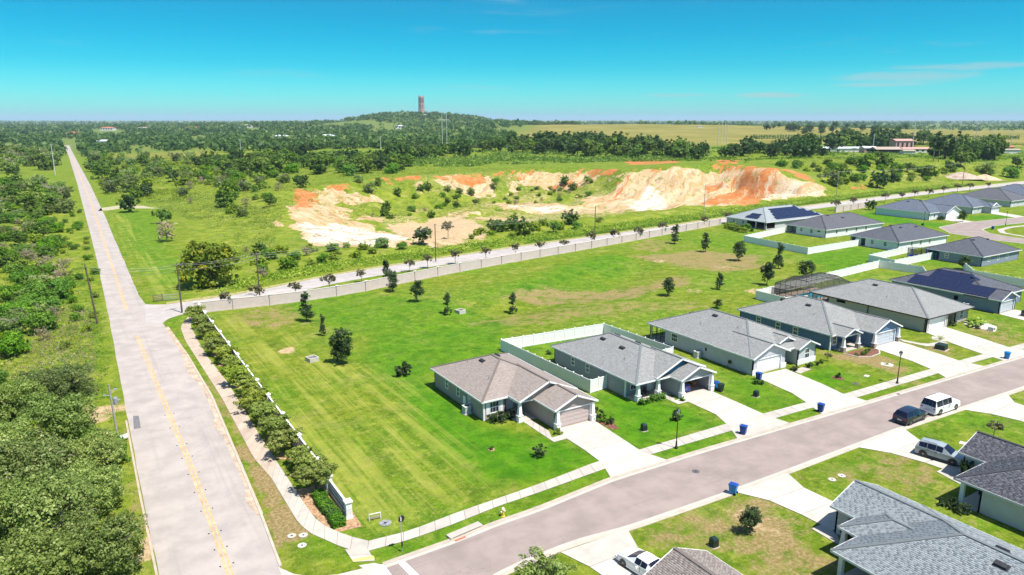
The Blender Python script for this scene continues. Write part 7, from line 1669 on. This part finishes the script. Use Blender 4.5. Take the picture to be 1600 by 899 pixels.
# ---- planting round the houses
def bushes(pts, label, key='shrub', s=1.0, group=None, cat='bush', name='bush'):
    for i, p in enumerate(pts): plant(key, p[:2], s * (p[2] if len(p) > 2 else 1) * rnd.uniform(.9, 1.15), name, label if len(pts) < 2 else ORD[i] + ' ' + label, cat, group)
bushes([(39.6 + i * .85, 68.55 - .1 * (i % 2), 1.25) for i in range(4)], 'dark green foundation shrub under the shuttered window of the taupe house', 'shrub_dark', 1, 'shrubs before the taupe house')
bushes([(58.6 + i * .85, 63.5, 1.2) for i in range(5)], 'green clipped shrub before the porch of the slate house', 'shrub', 1, 'shrubs before the porch of the slate house')
for (x, y, k, s, la) in [(44.3, 61.9, 'lime', .28, 'yellow green bush at the left foot of the taupe garage'), (50.8, 61.9, 'shrub', 1.2, 'bright bush on the right of the taupe garage'), (50.9, 63.2, 'shrub_dark', 1.5, 'tall dark bush against the right corner of the taupe garage'), (51.2, 60.9, 'shrub_dark', 1.0, 'low bush nearest the driveway right of the taupe garage'),
                         (63.7, 61.7, 'shrub', .9, 'small bush by the left post of the open garage'), (85.5, 61.4, 'shrub_dark', 1.0, 'round dark bush between the driveway and arched entry of the third house'), (76.4, 61.0, 'shrub', 1.2, 'spiky bush left of the buff driveway'), (76.9, 60.2, 'shrub_dark', .7, 'little dark bush beside the spiky one left of the buff driveway'),
                         (88.2, 61.3, 'shrub_dark', .8, 'dark bush below the window of the third house'), (89.3, 61.5, 'shrub', .8, 'green bush below the window of the third house'), (90.3, 61.2, 'shrub_dark', .7, 'small bush right of the window of the third house'), (91.6, 61.4, 'shrub', .9, 'bush at the right front corner of the third house'), (93.2, 61.6, 'crape', .45, 'thin grey shrub right of the third house')]:
    plant(k, (x, y), s, 'bush', la, 'bush')
bushes([(99.4 + i * .75, 60.9 - .5 * math.sin(i), .65) for i in range(6)], 'small mixed shrub in the red mulch bed before the blue porch', 'shrub', 1, 'shrubs in the mulch bed of the blue house')
frond('saw', (101.6, 61.3), .6, 'spiky_plant', 'spiky dark plant in the mulch bed before the blue porch')
mb = MB(); mb.prism([(98.4, 62.4), (98.7, 60.4), (100.5, 59.4), (103, 59.6), (104.4, 60.6), (104.6, 61.6), (103, 62.3)], -.03, .04); tag(mb.build('mulch_bed', M_MULCH), 'red mulch bed before the porch of the blue house', kind='structure')
mb = MB()
for a, b in zip([(98.3, 62.4), (98.6, 60.3), (100.5, 59.3), (103, 59.5), (104.5, 60.5)], [(98.6, 60.3), (100.5, 59.3), (103, 59.5), (104.5, 60.5), (104.8, 61.6)]): mb.bar(a + (.1,), b + (.1,), .2, .14)
tag(mb.build('bed_edging', M_CONC), 'pale curved edging round the red mulch bed', kind='structure')
mb = MB(); mb.prism([(50.3, 64), (50.3, 59.6), (51.2, 59.2), (51.8, 61), (51.6, 64)], -.03, .035); tag(mb.build('mulch_bed', M_MULCH), 'red mulch bed right of the taupe garage', kind='structure')
def ring(c, r, m, label):
    mb = MB(); mb.prism([(c[0] + r * (1 + .12 * math.sin(k * 2.3)) * math.cos(k * .45), c[1] + r * (1 + .12 * math.cos(k * 1.9)) * math.sin(k * .45)) for k in range(14)], -.03, .04); tag(mb.build('planting_ring', m), label, kind='structure')
for px, k, s, m, la, lb in [((843, 713), 'shrub_dark', 1.35, None, None, 'dark bush alone in the lawn left of the white driveway'), ((768, 703), 'shrub_dark', .5, M_TANMULCH, 'small tan ring in the lawn before the taupe house', 'tiny plant on a tan ring in the lush lawn before the taupe house'), ((1310, 591), 'shrub_dark', .9, M_MULCH, 'red mulch ring in the lawn of the third house', 'little dark tree on a red ring in the lawn of the third house'),
                           ((1386, 570), None, .8, M_DRIVE, 'pale stone ring in the lawn of the blue house', 'spiky young palm on a pale ring in the lawn of the blue house')]:
    c = G(*px)
    if m: ring(c, {768: .38, 1310: .8}.get(px[0], .9), m, la)
    plant(k, c, s, 'bush', lb, 'bush') if k else frond('fan', c, .8, 'young_palm', lb)
plant('shrub_dark', G(1056, 656), 1.35, 'bush', 'dark round bush behind the lamp post in the lawn of the slate house', 'bush')
ring(G(1469, 530), 1.3, M_DRIVE, 'pale stone ring beside the driveway of the tan house'); frond('fan', G(1469, 531), 1.35, 'fan_palm', 'yellow green fan palm beside the green transformer box')
for i, (x, y, s, la) in enumerate([(131.0, 59.8, 1.25, 'leafy banana like plant nearest the entry of the tan house'), (132.6, 60.6, 1.35, 'tall banana like plant in the middle of the clump before the tan house'), (134.2, 60.4, 1.15, 'banana like plant at the right of the clump before the tan house')]): frond('banana', (x, y), s, 'banana_plant', la, group='banana like plants before the tan house')
ring((132.6, 59.4), 2.6, M_DRIVE, 'pale stone bed under the banana like plants'); bushes([(130.2, 58.6, .8), (128.4, 61.8, 1.0)], 'dark small bush beside the entry of the tan house', 'shrub_dark', 1, 'bushes at the entry of the tan house')
plant('round_young', (46.9, 36.6), .58, 'lawn_tree', 'small open tree casting a shadow on the dry lawn by the near kerb')
plant('crape', G(1551, 686), .75, 'lawn_tree', 'thin bare young tree in the lawn above the charcoal roof')
plant('grey', (27.4, 39.6), .72, 'corner_tree', 'grey green treetop at the bottom edge beside the street')
for x, y, s, la in [(52.9, 31.4, 1.1, 'upright dark conifer at the entry of the grey roofed house'), (72.8, 31.8, 1.1, 'upright dark conifer at the entry of the charcoal roofed house')]: plant('shrub_dark', (x, y), s, 'conifer', la, 'bush', sz=2.2)
bushes([(46.3, 27.9, 1.3), (46.2, 26.8, 1.4), (46.3, 25.7, 1.3)], 'bright green shrub against the wall of the grey roofed house', 'shrub', 1, 'shrubs beside the grey roofed house')
bushes([(66.2, 29.6, 1.0), (66.0, 28.6, 1.0), (65.8, 30.4, .9)], 'dark shrub at the porch corner of the charcoal roofed house', 'shrub_dark', 1, 'shrubs at the porch corner of the charcoal roofed house')
bushes([(187.5 - .4 * i, 166 - i * 2.0, 1.9 + .5 * (i % 3)) for i in range(7)], 'leafy garden shrub before the far solar roofed house', 'shrub', 1, 'garden shrubs behind the far solar roofed house'); bushes([(184.5 - .8 * i, 163 - i * 2.2, 1.5) for i in range(5)], 'pale garden bush at the edge of the far solar house garden', 'lime', .55, 'pale bushes at the edge of the solar house garden')
frond('saw', (64.0, 87.2), .8, 'spiky_plant', 'dark spiky plant by the white rear fence of the slate house'); plant('shrub_dark', (59.6, 86.0), .8, 'bush', 'small dark bush in the fenced yard of the slate house', 'bush'); plant('shrub_dark', (68.0, 88.0), .5, 'bush', 'tiny dark bush right of the spiky plant in the fenced yard', 'bush')
bushes([(273 + i * 1.6, 134.8, 1.2) for i in range(1)] + [(263.6 + i * 1.1, 136.9, 1.3) for i in range(4)], 'dark shrub by the door of the far corner house', 'shrub_dark', 1, 'shrubs at the far corner house')
# ---- wild growth left of the country road
def inpx(p, poly): return in_poly2(p, poly)
def scatter(poly, n, mind, seed, tries=40, ok=None):
    """random points in a world polygon, kept mind metres apart"""
    rg = random.Random(seed); xs = [p[0] for p in poly]; ys = [p[1] for p in poly]; out = []
    for _ in range(n * tries):
        if len(out) >= n: break
        p = (rg.uniform(min(xs), max(xs)), rg.uniform(min(ys), max(ys)))
        if not in_poly2(p, poly) or (ok and not ok(p)): continue
        if all((p[0] - q[0]) ** 2 + (p[1] - q[1]) ** 2 > mind * mind for q in out): out.append(p)
    return out
# the big grey green oaks, placed one by one: foot, size
BIG = [((100, 700), 1.15, 'large grey green oak on the left verge, beside the pale pole'), ((28, 660), 1.0, 'grey oak at the left edge, behind the large roadside oak'), ((60, 770), 1.2, 'broad pale oak at the left edge, in the middle of the oak grove'), ((150, 745), .9, 'oak leaning to the roadside grass in the middle of the grove'), ((105, 850), 1.25, 'great pale oak at the lower left, nearest the roadside clearing'), ((25, 860), 1.2, 'pale oak in the lower left corner'), ((165, 905), 1.0, 'oak at the bottom edge beside the roadside grass'), ((70, 960), 1.2, 'oak cut by the bottom edge at the left'), ((150, 800), .85, 'dark shaded oak between the two roadside clearings'), ((0, 740), 1.1, 'oak cut by the left edge halfway down the grove'), ((60, 640), .95, 'dark green oak at the top of the grove')]
for px, s, la in BIG:
    plant('oak', G(*px), s * .84, 'oak', la, group='grey green oaks left of the country road')
NEAR = [G(-160, 640), G(30, 560), G(100, 590), G(150, 650), G(185, 720), G(190, 800), G(200, 900), G(160, 1010), G(-200, 1000)]
for i, p in enumerate(scatter(NEAR, 20, 4.0, 11)):
    k = rnd.choice(['oak', 'grey', 'bright', 'bright', 'lime']); plant(k, p, rnd.uniform(.5, .8) * (1 if k != 'bright' else 1.1), 'scrub_tree', {'oak': 'smaller grey green oak among the big oaks', 'grey': 'twiggy grey shrub among the big oaks', 'bright': 'bright green shrub among the big oaks', 'lime': 'pale lime mound among the big oaks'}[k], group='smaller growth among the left oaks')
for i, px in enumerate([(20, 470), (60, 470), (35, 500), (10, 520), (60, 520), (20, 555), (75, 490)]): plant('bright', G(*px), rnd.uniform(.95, 1.25), 'bright_shrub', 'bright leafy green shrub in the clump at the left edge, above the oaks', group='bright green clump at the left edge')
SCR = [G(-60, 570), G(118, 570), G(150, 505), G(158, 470), G(146, 400), G(124, 330), G(-120, 330)]
for i, p in enumerate(scatter(SCR, 190, 2.8, 5)):
    k = rnd.choice(['bright', 'bright', 'bright', 'lime', 'grey', 'mid', 'dry', 'lime'])
    if p[0] > -3.4: k = rnd.choice(['lime', 'bright']); sc = .45
    else: sc = rnd.uniform(.7, 1.15) * {'bright': 1.05, 'lime': 1.15, 'grey': .8, 'mid': .72, 'dry': .9}[k]
    plant(k, p, sc, 'scrub', {'bright': 'bright green scrub left of the country road', 'lime': 'pale lime weed mound left of the country road', 'grey': 'grey twiggy shrub left of the country road', 'mid': 'mid green small tree left of the country road', 'dry': 'bare branched dry shrub left of the country road'}[k], 'bush', 'scrub left of the country road')
for px in [(75, 420), (100, 430), (45, 415), (95, 450), (80, 455), (60, 400)]: plant('dry', G(*px), rnd.uniform(1.0, 1.4), 'dead_shrub', 'bare pale dead shrub in the scrub left of the road', 'bush', 'dead shrubs left of the country road')
SCR2 = [G(-80, 345), G(105, 335), G(112, 300), G(60, 292), G(-40, 290)]
for i, p in enumerate(scatter(SCR2, 60, 4.5, 6)):
    k = rnd.choice(['grey', 'grey', 'bright', 'mid', 'lime']); plant(k, p, rnd.uniform(1.0, 1.6), 'scrub', {'grey': 'big grey green shrub beyond the scrub, before the strip of field', 'bright': 'bright shrub before the strip of field left of the road', 'mid': 'mid green tree before the strip of field left of the road', 'lime': 'lime green mound before the strip of field left of the road'}[k], 'bush', 'shrubs before the left field')
GRV = [G(-60, 278), G(60, 276), G(96, 262), G(106, 246), G(60, 240), G(-60, 240)]
for i, p in enumerate(scatter(GRV, 40, 9, 7)):
    plant('grey' if rnd.random() < .7 else 'mid', p, rnd.uniform(1.8, 2.7), 'grove_tree', 'grey green tree in the dense grove behind the left field', group='dense grove behind the left field')
# ---- right of the country road
for px, k, s, la in [((331, 449), 'yellow', 1.25, 'big yellowing broad tree behind the junction pole'), ((261, 378), 'dry', 2.0, 'brown twiggy tree casting a shadow on the mown strip'), ((253, 350), 'mid', .95, 'green tree behind the brown twiggy tree'), ((203, 332), 'dark', 1.05, 'dark tree at the farm track by the country road'), ((231, 307), 'dark', .95, 'round dark tree with a shadow beyond the farm track'), ((180, 297), 'dark', 1.1, 'dark leafy tree beside the country road before the farm track'),
                  ((213, 310), 'mid', 1.0, 'mid green tree between two dark ones by the farm track'), ((228, 278), 'mid', .9, 'upright green tree in the field beyond the farm track'), ((348, 325), 'mid', .85, 'green tree in the weedy field left of the pit'), ((347, 292), 'grey', 1.0, 'grey branched tree in the weedy field'), ((160, 270), 'mid', 1.7, 'bushy green tree right of the far country road'), ((172, 262), 'mid', 1.6, 'second bushy tree right of the far country road'), ((150, 261), 'dark', 1.4, 'dark tree hugging the right edge of the far country road'),
                  ((660, 383), 'dark', .78, 'round dark bushy tree beside the slim pole at the pit edge'), ((800, 360), 'mid', .95, 'leafy tree on the roadside rim of the pit'), ((783, 362), 'mid', .7, 'smaller leafy tree left of another on the pit rim'), ((700, 372), 'crape', 1.7, 'thin leafless tree on the pit rim right of the round bush'), ((405, 398), 'dark', .55, 'dark shrub behind the pole left of the pit'), ((474, 293), 'dark', .85, 'dark tree on top of the red clay knob'), ((578, 300), 'grey', 1.05, 'grey green tree on the slope right of the red clay cut'), ((560, 285), 'grey', .9, 'grey tree at the top of the slope right of the red clay cut'), ((590, 290), 'mid', .7, 'small dark tree low on the slope above the pit floor'),
                  ((1371, 294), 'dark', 1.35, 'big dark tree with a forked trunk before the cross road'), ((1395, 285), 'dark', .8, 'smaller dark tree touching the big forked one'), ((1540, 272), 'grey', 1.9, 'large grey green domed tree near the right edge'), ((1500, 262), 'mid', 1.8, 'broad green tree left of the grey domed tree'), ((1485, 268), 'mid', 1.2, 'lower green tree before the broad one at the right'), ((1580, 278), 'bright', 2.0, 'bright green bush mound at the right edge'), ((1590, 262), 'mid', 1.3, 'green tree by the shed at the right edge'),
                  ((1146, 246), 'dark', 1.35, 'round dark tree beside the pylon poles'), ((1188, 238), 'dark', 1.1, 'round dark tree right of the one beside the pylon poles'), ((1260, 246), 'dark', 1.5, 'large round oak left of the farm sheds'), ((1283, 244), 'dark', 1.1, 'dark oak between the round oak and the farm shed'), ((1330, 230), 'mid', 1.6, 'olive tree behind the long tin roofed shed'), ((1400, 228), 'dark', 2.1, 'big dark tree behind the pink roofed farm building'), ((1375, 232), 'dark', 1.6, 'dark tree behind the farm sheds'), ((1418, 226), 'dark', 1.7, 'dark tree right of the big one behind the farm'), ((1480, 240), 'dark', 1.5, 'dark tree right of the farm'), ((1520, 238), 'mid', 2.0, 'wide olive tree behind the grey domed tree')]:
    plant(k, T(*px), s, 'field_tree', la)
for px, la in [((1458, 253), 'left one of two palms right of the farm'), ((1466, 253), 'right one of two palms right of the farm'), ((1333, 252), 'lone shaggy palm before the farm shed')]: frond('palm', T(*px), 1.25, 'palm_tree', la, 'tree')
def zone(px, n, mind, seed, kinds, lo, hi, name, label, group, cat='tree', grow=0.0):
    poly = TP(px)
    for p in scatter(poly, n, mind, seed):
        k = rnd.choice(kinds); plant(k, p, rnd.uniform(lo, hi), name, label, cat, group, trunk=k in ('dark', 'mid', 'dry', 'grey'))
zone([(130, 252), (170, 302), (210, 300), (300, 290), (420, 290), (460, 270), (440, 252), (250, 250), (180, 245)], 105, 7, 21, ['lime', 'mid', 'bright', 'lime', 'lime', 'grey'], 1.1, 2.1, 'meadow_shrub', 'green shrub in the weedy meadow right of the far country road', 'shrubs in the weedy meadow', 'bush')
zone([(260, 285), (420, 275), (470, 285), (440, 320), (400, 340), (330, 345), (290, 320)], 34, 7, 22, ['lime', 'mid', 'bright', 'grey', 'dry'], .7, 1.4, 'pit_side_shrub', 'shrub in the weedy field left of the sand pit', 'shrubs left of the sand pit', 'bush')
zone([(300, 258), (430, 250), (560, 250), (640, 255), (640, 268), (560, 278), (470, 275), (340, 275)], 80, 8, 23, ['mid', 'dark', 'mid', 'bright', 'mid'], 1.2, 2.0, 'belt_tree', 'green tree in the belt behind the left end of the pit', 'tree belt behind the left end of the pit')
zone([(620, 255), (800, 240), (900, 245), (1100, 250), (1110, 240), (880, 228), (760, 236), (640, 246)], 90, 9, 24, ['dark', 'mid', 'dark', 'mid', 'mid'], 1.3, 2.2, 'belt_tree', 'dark tree in the belt between the pit and the wide field', 'tree belt between the pit and the wide field')
zone([(790, 240), (900, 236), (980, 240), (980, 230), (880, 226), (800, 230)], 18, 12, 25, ['dark'], 1.9, 2.6, 'belt_oak', 'tall dark oak in the belt before the wide yellow field', 'tall oaks before the wide field')
zone([(560, 330), (700, 315), (900, 300), (940, 300), (760, 325), (620, 345)], 30, 6, 26, ['lime', 'bright', 'dry', 'lime', 'mid'], .5, .95, 'pit_shrub', 'small shrub on the grassy floor of the sand pit', 'shrubs on the pit floor', 'bush')
zone([(600, 300), (690, 290), (880, 285), (930, 278), (930, 292), (800, 306), (640, 315)], 22, 6, 27, ['mid', 'lime', 'bright', 'grey'], .5, .9, 'pit_bank_shrub', 'shrub on the far bank of the sand pit', 'shrubs on the far bank of the pit', 'bush')
zone([(1200, 258), (1340, 255), (1480, 262), (1500, 272), (1400, 288), (1310, 295), (1280, 280)], 44, 7, 28, ['lime', 'bright', 'lime', 'mid'], .8, 1.5, 'slope_shrub', 'lime green shrub on the weedy slope right of the pit', 'shrubs on the weedy slope right of the pit', 'bush')
zone([(700, 378), (800, 356), (930, 348), (960, 340), (960, 350), (830, 372), (720, 386)], 20, 5, 29, ['bright', 'lime', 'mid'], .6, 1.1, 'rim_shrub', 'bright shrub on the roadside rim of the sand pit', 'shrubs on the roadside rim of the pit', 'bush')
zone([(385, 395), (560, 385), (640, 388), (560, 402), (440, 425), (400, 440)], 22, 5, 30, ['lime', 'bright', 'lime', 'dry'], .6, 1.05, 'rim_shrub', 'lime shrub between the cross road and the left sand slide', 'shrubs between the road and the left sand slide', 'bush')
for args in [([(1300, 238), (1450, 232), (1450, 224), (1300, 228)], 20, 9, 41, ['dark', 'dark', 'mid'], 1.9, 2.9, 'farm_tree', 'large dark tree massed behind the farm sheds', 'large trees massed behind the farm sheds'), ([(1465, 256), (1560, 250), (1560, 232), (1465, 236)], 20, 9, 42, ['mid', 'dark', 'mid', 'grey'], 1.9, 2.9, 'farm_tree', 'big olive green tree in the mass right of the farm', 'big trees right of the farm'),
             ([(1240, 248), (1300, 246), (1300, 238), (1240, 240)], 7, 9, 43, ['dark'], 1.9, 2.6, 'farm_tree', 'round dark oak in the clump left of the farm sheds', 'oaks left of the farm sheds'), ([(1130, 248), (1240, 246), (1240, 236), (1130, 240)], 12, 10, 44, ['dark', 'mid'], 1.3, 2.1, 'belt_tree', 'tree scattered between the pylon poles and the farm oaks', 'trees between the poles and the farm oaks')]: zone(*args)
# ---- ground cover: rough weeds, roadside hedge strip
def cover(name, pts, m, label, seed, n, s0, s1, hmax=1.0, leaves=9, lf=.22):
    rng = np.random.default_rng(seed); pts = np.array(pts); k = rng.integers(0, len(pts), n) if n != len(pts) else np.arange(n)
    base = pts[k]; z = hgt(base[:, 0], base[:, 1]); sc = s0 + (s1 - s0) * rng.random(n) ** 1.7
    C = []; N = []; Sz = []; Tt = []
    for j in range(leaves):
        d = rng.normal(size=(n, 3)); d[:, 2] = np.abs(d[:, 2]) * .8 + .15; d /= np.linalg.norm(d, axis=1)[:, None]
        c = np.stack([base[:, 0], base[:, 1], z], 1) + d * sc[:, None] * np.array([1, 1, hmax]) * (.5 + .5 * rng.random((n, 1)))
        nn = d * .7 + rng.normal(size=(n, 3)) * .5; nn /= np.linalg.norm(nn, axis=1)[:, None]
        C.append(c); N.append(nn); Sz.append(sc * lf * (.7 + .6 * rng.random(n))); Tt.append(np.clip(.5 * vnoise(base[:, 0] / 4, base[:, 1] / 4, seed) + .6 * rng.random(n), 0, 1))
    C = np.concatenate(C); v, f = leaf_quads(rng, C, np.concatenate(N), np.concatenate(Sz))
    o = link(name, np_mesh(name, v, f, m, attrs={'tint': ('FLOAT', np.repeat(np.concatenate(Tt), 4))})); return tag(o, label, kind='stuff')
def rand_in(poly, n, seed, dens=None):
    rng = np.random.default_rng(seed); p = np.array(poly); lo, hi = p.min(0), p.max(0); out = np.zeros((0, 2))
    for _ in range(30):
        q = lo + (hi - lo) * rng.random((n * 2, 2)); ok = polydist(q[:, 0], q[:, 1], p) > 0
        if dens is not None: ok &= rng.random(len(q)) < dens(q)
        out = np.concatenate([out, q[ok]])
        if len(out) >= n: break
    return out[:n]
yr = lambda x: float(yroad(x))
hedge = [(x, yr(x) + 4.5) for x in np.arange(24, 420, 6)] + [(x, yr(x) + 12.5) for x in np.arange(420, 24, -6)]
cover('roadside_growth', rand_in(hedge, 5200, 3), L_LIME, 'unbroken weedy green growth along the far side of the cross road', 3, 5200, .45, 1.35, .95, 14)
cover('roadside_growth', rand_in([(x, yr(x) + 2.6) for x in np.arange(110, 420, 6)] + [(x, yr(x) + 6.0) for x in np.arange(420, 110, -6)], 2600, 4), L_HEDGE, 'dark low green strip between the cross road and the weedy growth', 4, 2600, .35, .8, .8, 10)
left = [(-34, 60), (-3.2, 66), (-1.0, 120), (-1.5, 150), (-2, 250), (-70, 300), (-90, 220)]
cover('rough_weeds', rand_in(left, 9000, 5), L_WEED, 'rough yellow green weeds filling the ground left of the country road', 5, 9000, .25, 1.0, .7, 10)
cover('verge_grass', rand_in([(-3.2, 50), (1.9, 50), (2.2, 90), (3.2, 150), (3.9, 230), (0, 230), (-1.2, 140)], 2600, 6, lambda q: .25 + .75 * (fbm(q[:, 0] / 2, q[:, 1] / 2, 3, 4) > .45)), L_HEDGE, 'tufted green grass on the left verge of the country road', 6, 2600, .1, .34, .7, 6)
cover('dry_stalks', rand_in([(-13, 92), (-3.0, 92), (.5, 105), (1.0, 150), (-1, 160), (-12, 150), (-16, 120)], 2600, 15), L_DRYB, 'tan dry stalks among the weeds left of the road junction', 15, 2600, .25, .8, .9, 8, .16)
cover('verge_grass', rand_in([(-9, 88), (1.5, 90), (2.4, 150), (1.5, 200), (-1.5, 200), (-6, 140)], 3200, 16, lambda q: .2 + .8 * (fbm(q[:, 0] / 2.5, q[:, 1] / 2.5, 3, 44) > .46)), L_HEDGE, 'tufted green grass and weeds left of the road junction', 16, 3200, .15, .5, .7, 7, .2)
cover('rough_weeds', rand_in(TP([(225, 315), (300, 300), (430, 330), (430, 400), (330, 440), (300, 470), (380, 350), (300, 345)]), 5000, 17, lambda q: .15 + .85 * (fbm(q[:, 0] / 8, q[:, 1] / 8, 3, 54) > .46)), L_WEED, 'weedy lime growth between the yellowing tree and the sand pit', 17, 5000, .25, .95, .8, 9)
field1 = TP([(300, 330), (300, 300), (420, 262), (620, 262), (940, 262), (960, 300), (760, 330), (640, 345), (520, 330), (470, 310), (430, 370), (380, 420)])
cover('rough_weeds', rand_in(field1, 12000, 7, lambda q: .2 + .8 * (fbm(q[:, 0] / 12, q[:, 1] / 12, 3, 14) > .47)), L_WEED, 'rough yellow green weeds in and around the sand pit', 7, 12000, .3, 1.0, .75, 8)
cover('rough_weeds', rand_in(TP([(1180, 256), (1600, 256), (1600, 276), (1400, 290), (1290, 300), (1270, 272)]), 4200, 8), L_WEED, 'rough weeds on the slope right of the sand pit', 8, 4200, .4, 1.2, .75, 7)
cover('rough_weeds', rand_in(TP([(168, 312), (132, 248), (440, 243), (640, 250), (620, 265), (440, 265), (310, 300), (290, 318)]), 12000, 9, lambda q: .12 + .88 * (fbm(q[:, 0] / 14, q[:, 1] / 14, 3, 24) > .47)), L_LIME, 'bright tangled weeds over the meadow right of the far country road', 9, 12000, .4, 1.7, .75, 8, .26)
cover('undergrowth', rand_in(TP([(460, 262), (400, 244), (700, 236), (900, 232), (1110, 240), (1100, 252), (900, 255), (640, 264)]), 5000, 10, lambda q: .1 + .9 * (fbm(q[:, 0] / 22, q[:, 1] / 22, 3, 25) > .45)), L_MID, 'mid green undergrowth below the tree belts behind the sand pit', 10, 5000, .8, 3.0, .8, 12, .28)
cover('undergrowth', rand_in(TP([(1000, 250), (1180, 256), (1600, 250), (1600, 224), (1250, 226), (1000, 232)]), 5000, 12, lambda q: .06 + .94 * (fbm(q[:, 0] / 25, q[:, 1] / 25, 3, 26) > .5)), L_MID, 'green undergrowth on the land between the pit and the farm sheds', 12, 5000, .6, 2.4, .8, 11, .28)
# ---- far woods: thousands of crowns that read as one mass
def woods(name, pts, m, label, seed, s0, s1, leaves=26, kk=.42):
    rng = np.random.default_rng(seed); pts = np.array(pts); n = len(pts); z = hgt(pts[:, 0], pts[:, 1]); sc = s0 * .75 + (s1 - s0 * .75) * rng.random(n) ** 1.8
    C = []; N = []; Sz = []; Tt = []; tn = rng.random(n)
    for j in range(leaves):
        d = rng.normal(size=(n, 3)); d[:, 2] = d[:, 2] * .8 + .3; d /= np.linalg.norm(d, axis=1)[:, None]
        c = np.stack([pts[:, 0], pts[:, 1], z + sc * .75], 1) + d * sc[:, None] * np.array([1, 1, .8]) * (.55 + .45 * rng.random((n, 1)))
        nn = d * .9 + rng.normal(size=(n, 3)) * .35; nn /= np.linalg.norm(nn, axis=1)[:, None]
        C.append(c); N.append(nn); Sz.append(sc * kk * (.7 + .6 * rng.random(n))); Tt.append(np.clip(.45 * tn + .35 * fbm(pts[:, 0] / 130, pts[:, 1] / 130, 3, 6) + .35 * rng.random(n) - .05, 0, 1))
    v, f = leaf_quads(rng, np.concatenate(C), np.concatenate(N), np.concatenate(Sz))
    return tag(link(name, np_mesh(name, v, f, m, attrs={'tint': ('FLOAT', np.repeat(np.concatenate(Tt), 4))})), label, kind='stuff')
def band(x0, x1, D0, D1, n, seed, dens=None, near=1.0):
    rng = np.random.default_rng(seed); out = []
    while len(out) < n:
        D = D0 * (D1 / D0) ** (rng.random() ** near); x = x0 + (x1 - x0) * rng.random()
        if dens and rng.random() > dens(x, D): continue
        out.append(far(x, D))
    return out
def d_left(x, D):
    if 140 < x < 192 and 1480 < D < 1960: return 0
    if 160 < x < 330 and 600 < D < 790: return .02
    if abs(x - 104) < 14 and D < 1250: return 0
    return .08 + .92 * (vnoise(np.array([x / 28.0]), np.array([math.log(D) * 16]), 4)[0] > (.46 if D < 1700 else .4))
woods('far_woods', band(-60, 800, 700, 1500, 3500, 1, d_left), L_FAR, 'dense dark woods rolling away on the left behind the meadow', 1, 3.2, 7.0, 20)
woods('far_woods', band(-80, 820, 1450, 3200, 3600, 2, d_left), L_FAR, 'wooded hill and forest reaching the horizon on the left', 2, 6, 10, 12)
woods('far_woods', band(560, 790, 2150, 2700, 700, 3), L_FAR, 'trees covering the hill round the tower', 3, 7, 11, 16)
woods('far_woods', band(-100, 1750, 3200, 9000, 4200, 4, lambda x, D: .4 + .6 * (vnoise(np.array([x / 60.0]), np.array([math.log(D) * 9]), 8)[0] > .4)), L_FAR, 'farthest blue green woods along the whole horizon', 4, 9, 16, 9)
woods('far_woods', band(760, 905, 1850, 2400, 700, 5), L_FAR, 'dark wood on the skyline right of the hill', 5, 6, 9, 14)
woods('far_woods', band(1000, 1700, 1900, 3000, 900, 6, lambda x, D: .15 + .85 * (vnoise(np.array([x / 40.0]), np.array([D / 220]), 18)[0] > .55)), L_FAR, 'broken lines of dark trees beyond the wide field', 6, 5, 10, 12)
grove = []
for r_ in range(26):
    for c_ in range(70):
        x = 640 + c_ * 2.4; D = 690 + r_ * 14; grove.append(far(x + rnd.uniform(-.5, .5), D + rnd.uniform(-2, 2)))
woods('orchard', grove, L_GROVE, 'planted citrus orchard in rows below the hill', 7, 1.5, 2.2, 12)
woods('orchard', [far(1180 + c_ * 4.2 + rnd.uniform(-.6, .6), 900 + r_ * 16) for r_ in range(12) for c_ in range(100)], L_FAR, 'dark planted rows in the plain behind the farm', 8, 1.4, 2.2, 8)
for p in [far(rnd.uniform(1190, 1420), rnd.uniform(1200, 1700)) for _ in range(34)]: plant('dark', p, rnd.uniform(1.2, 2.2), 'plain_tree', 'lone dark tree dotted over the far green plain', group='lone trees on the far plain', trunk=True)
# ------------------------------------------------------------------ air
def build_haze(density, col):
    m = bpy.data.materials.new('haze_air'); m.use_nodes = True; t = m.node_tree
    for n in list(t.nodes): t.nodes.remove(n)
    v = t.nodes.new('ShaderNodeVolumePrincipled'); v.inputs['Density'].default_value = density; v.inputs['Color'].default_value = col + (1,); v.inputs['Anisotropy'].default_value = 0.0
    o = t.nodes.new('ShaderNodeOutputMaterial'); t.links.new(v.outputs[0], o.inputs['Volume'])
    b = MB(); b.box(-30500, 32500, -8500, 32500, -12, HAZE_TOP); h = b.build('haze', m); tag(h, 'thin pale blue haze over the whole land', kind='stuff')
    return h
HAZE_TOP = 150
build_haze(0.00006, (0.62, 0.82, 1.0))
print('objects', len(bpy.data.objects))
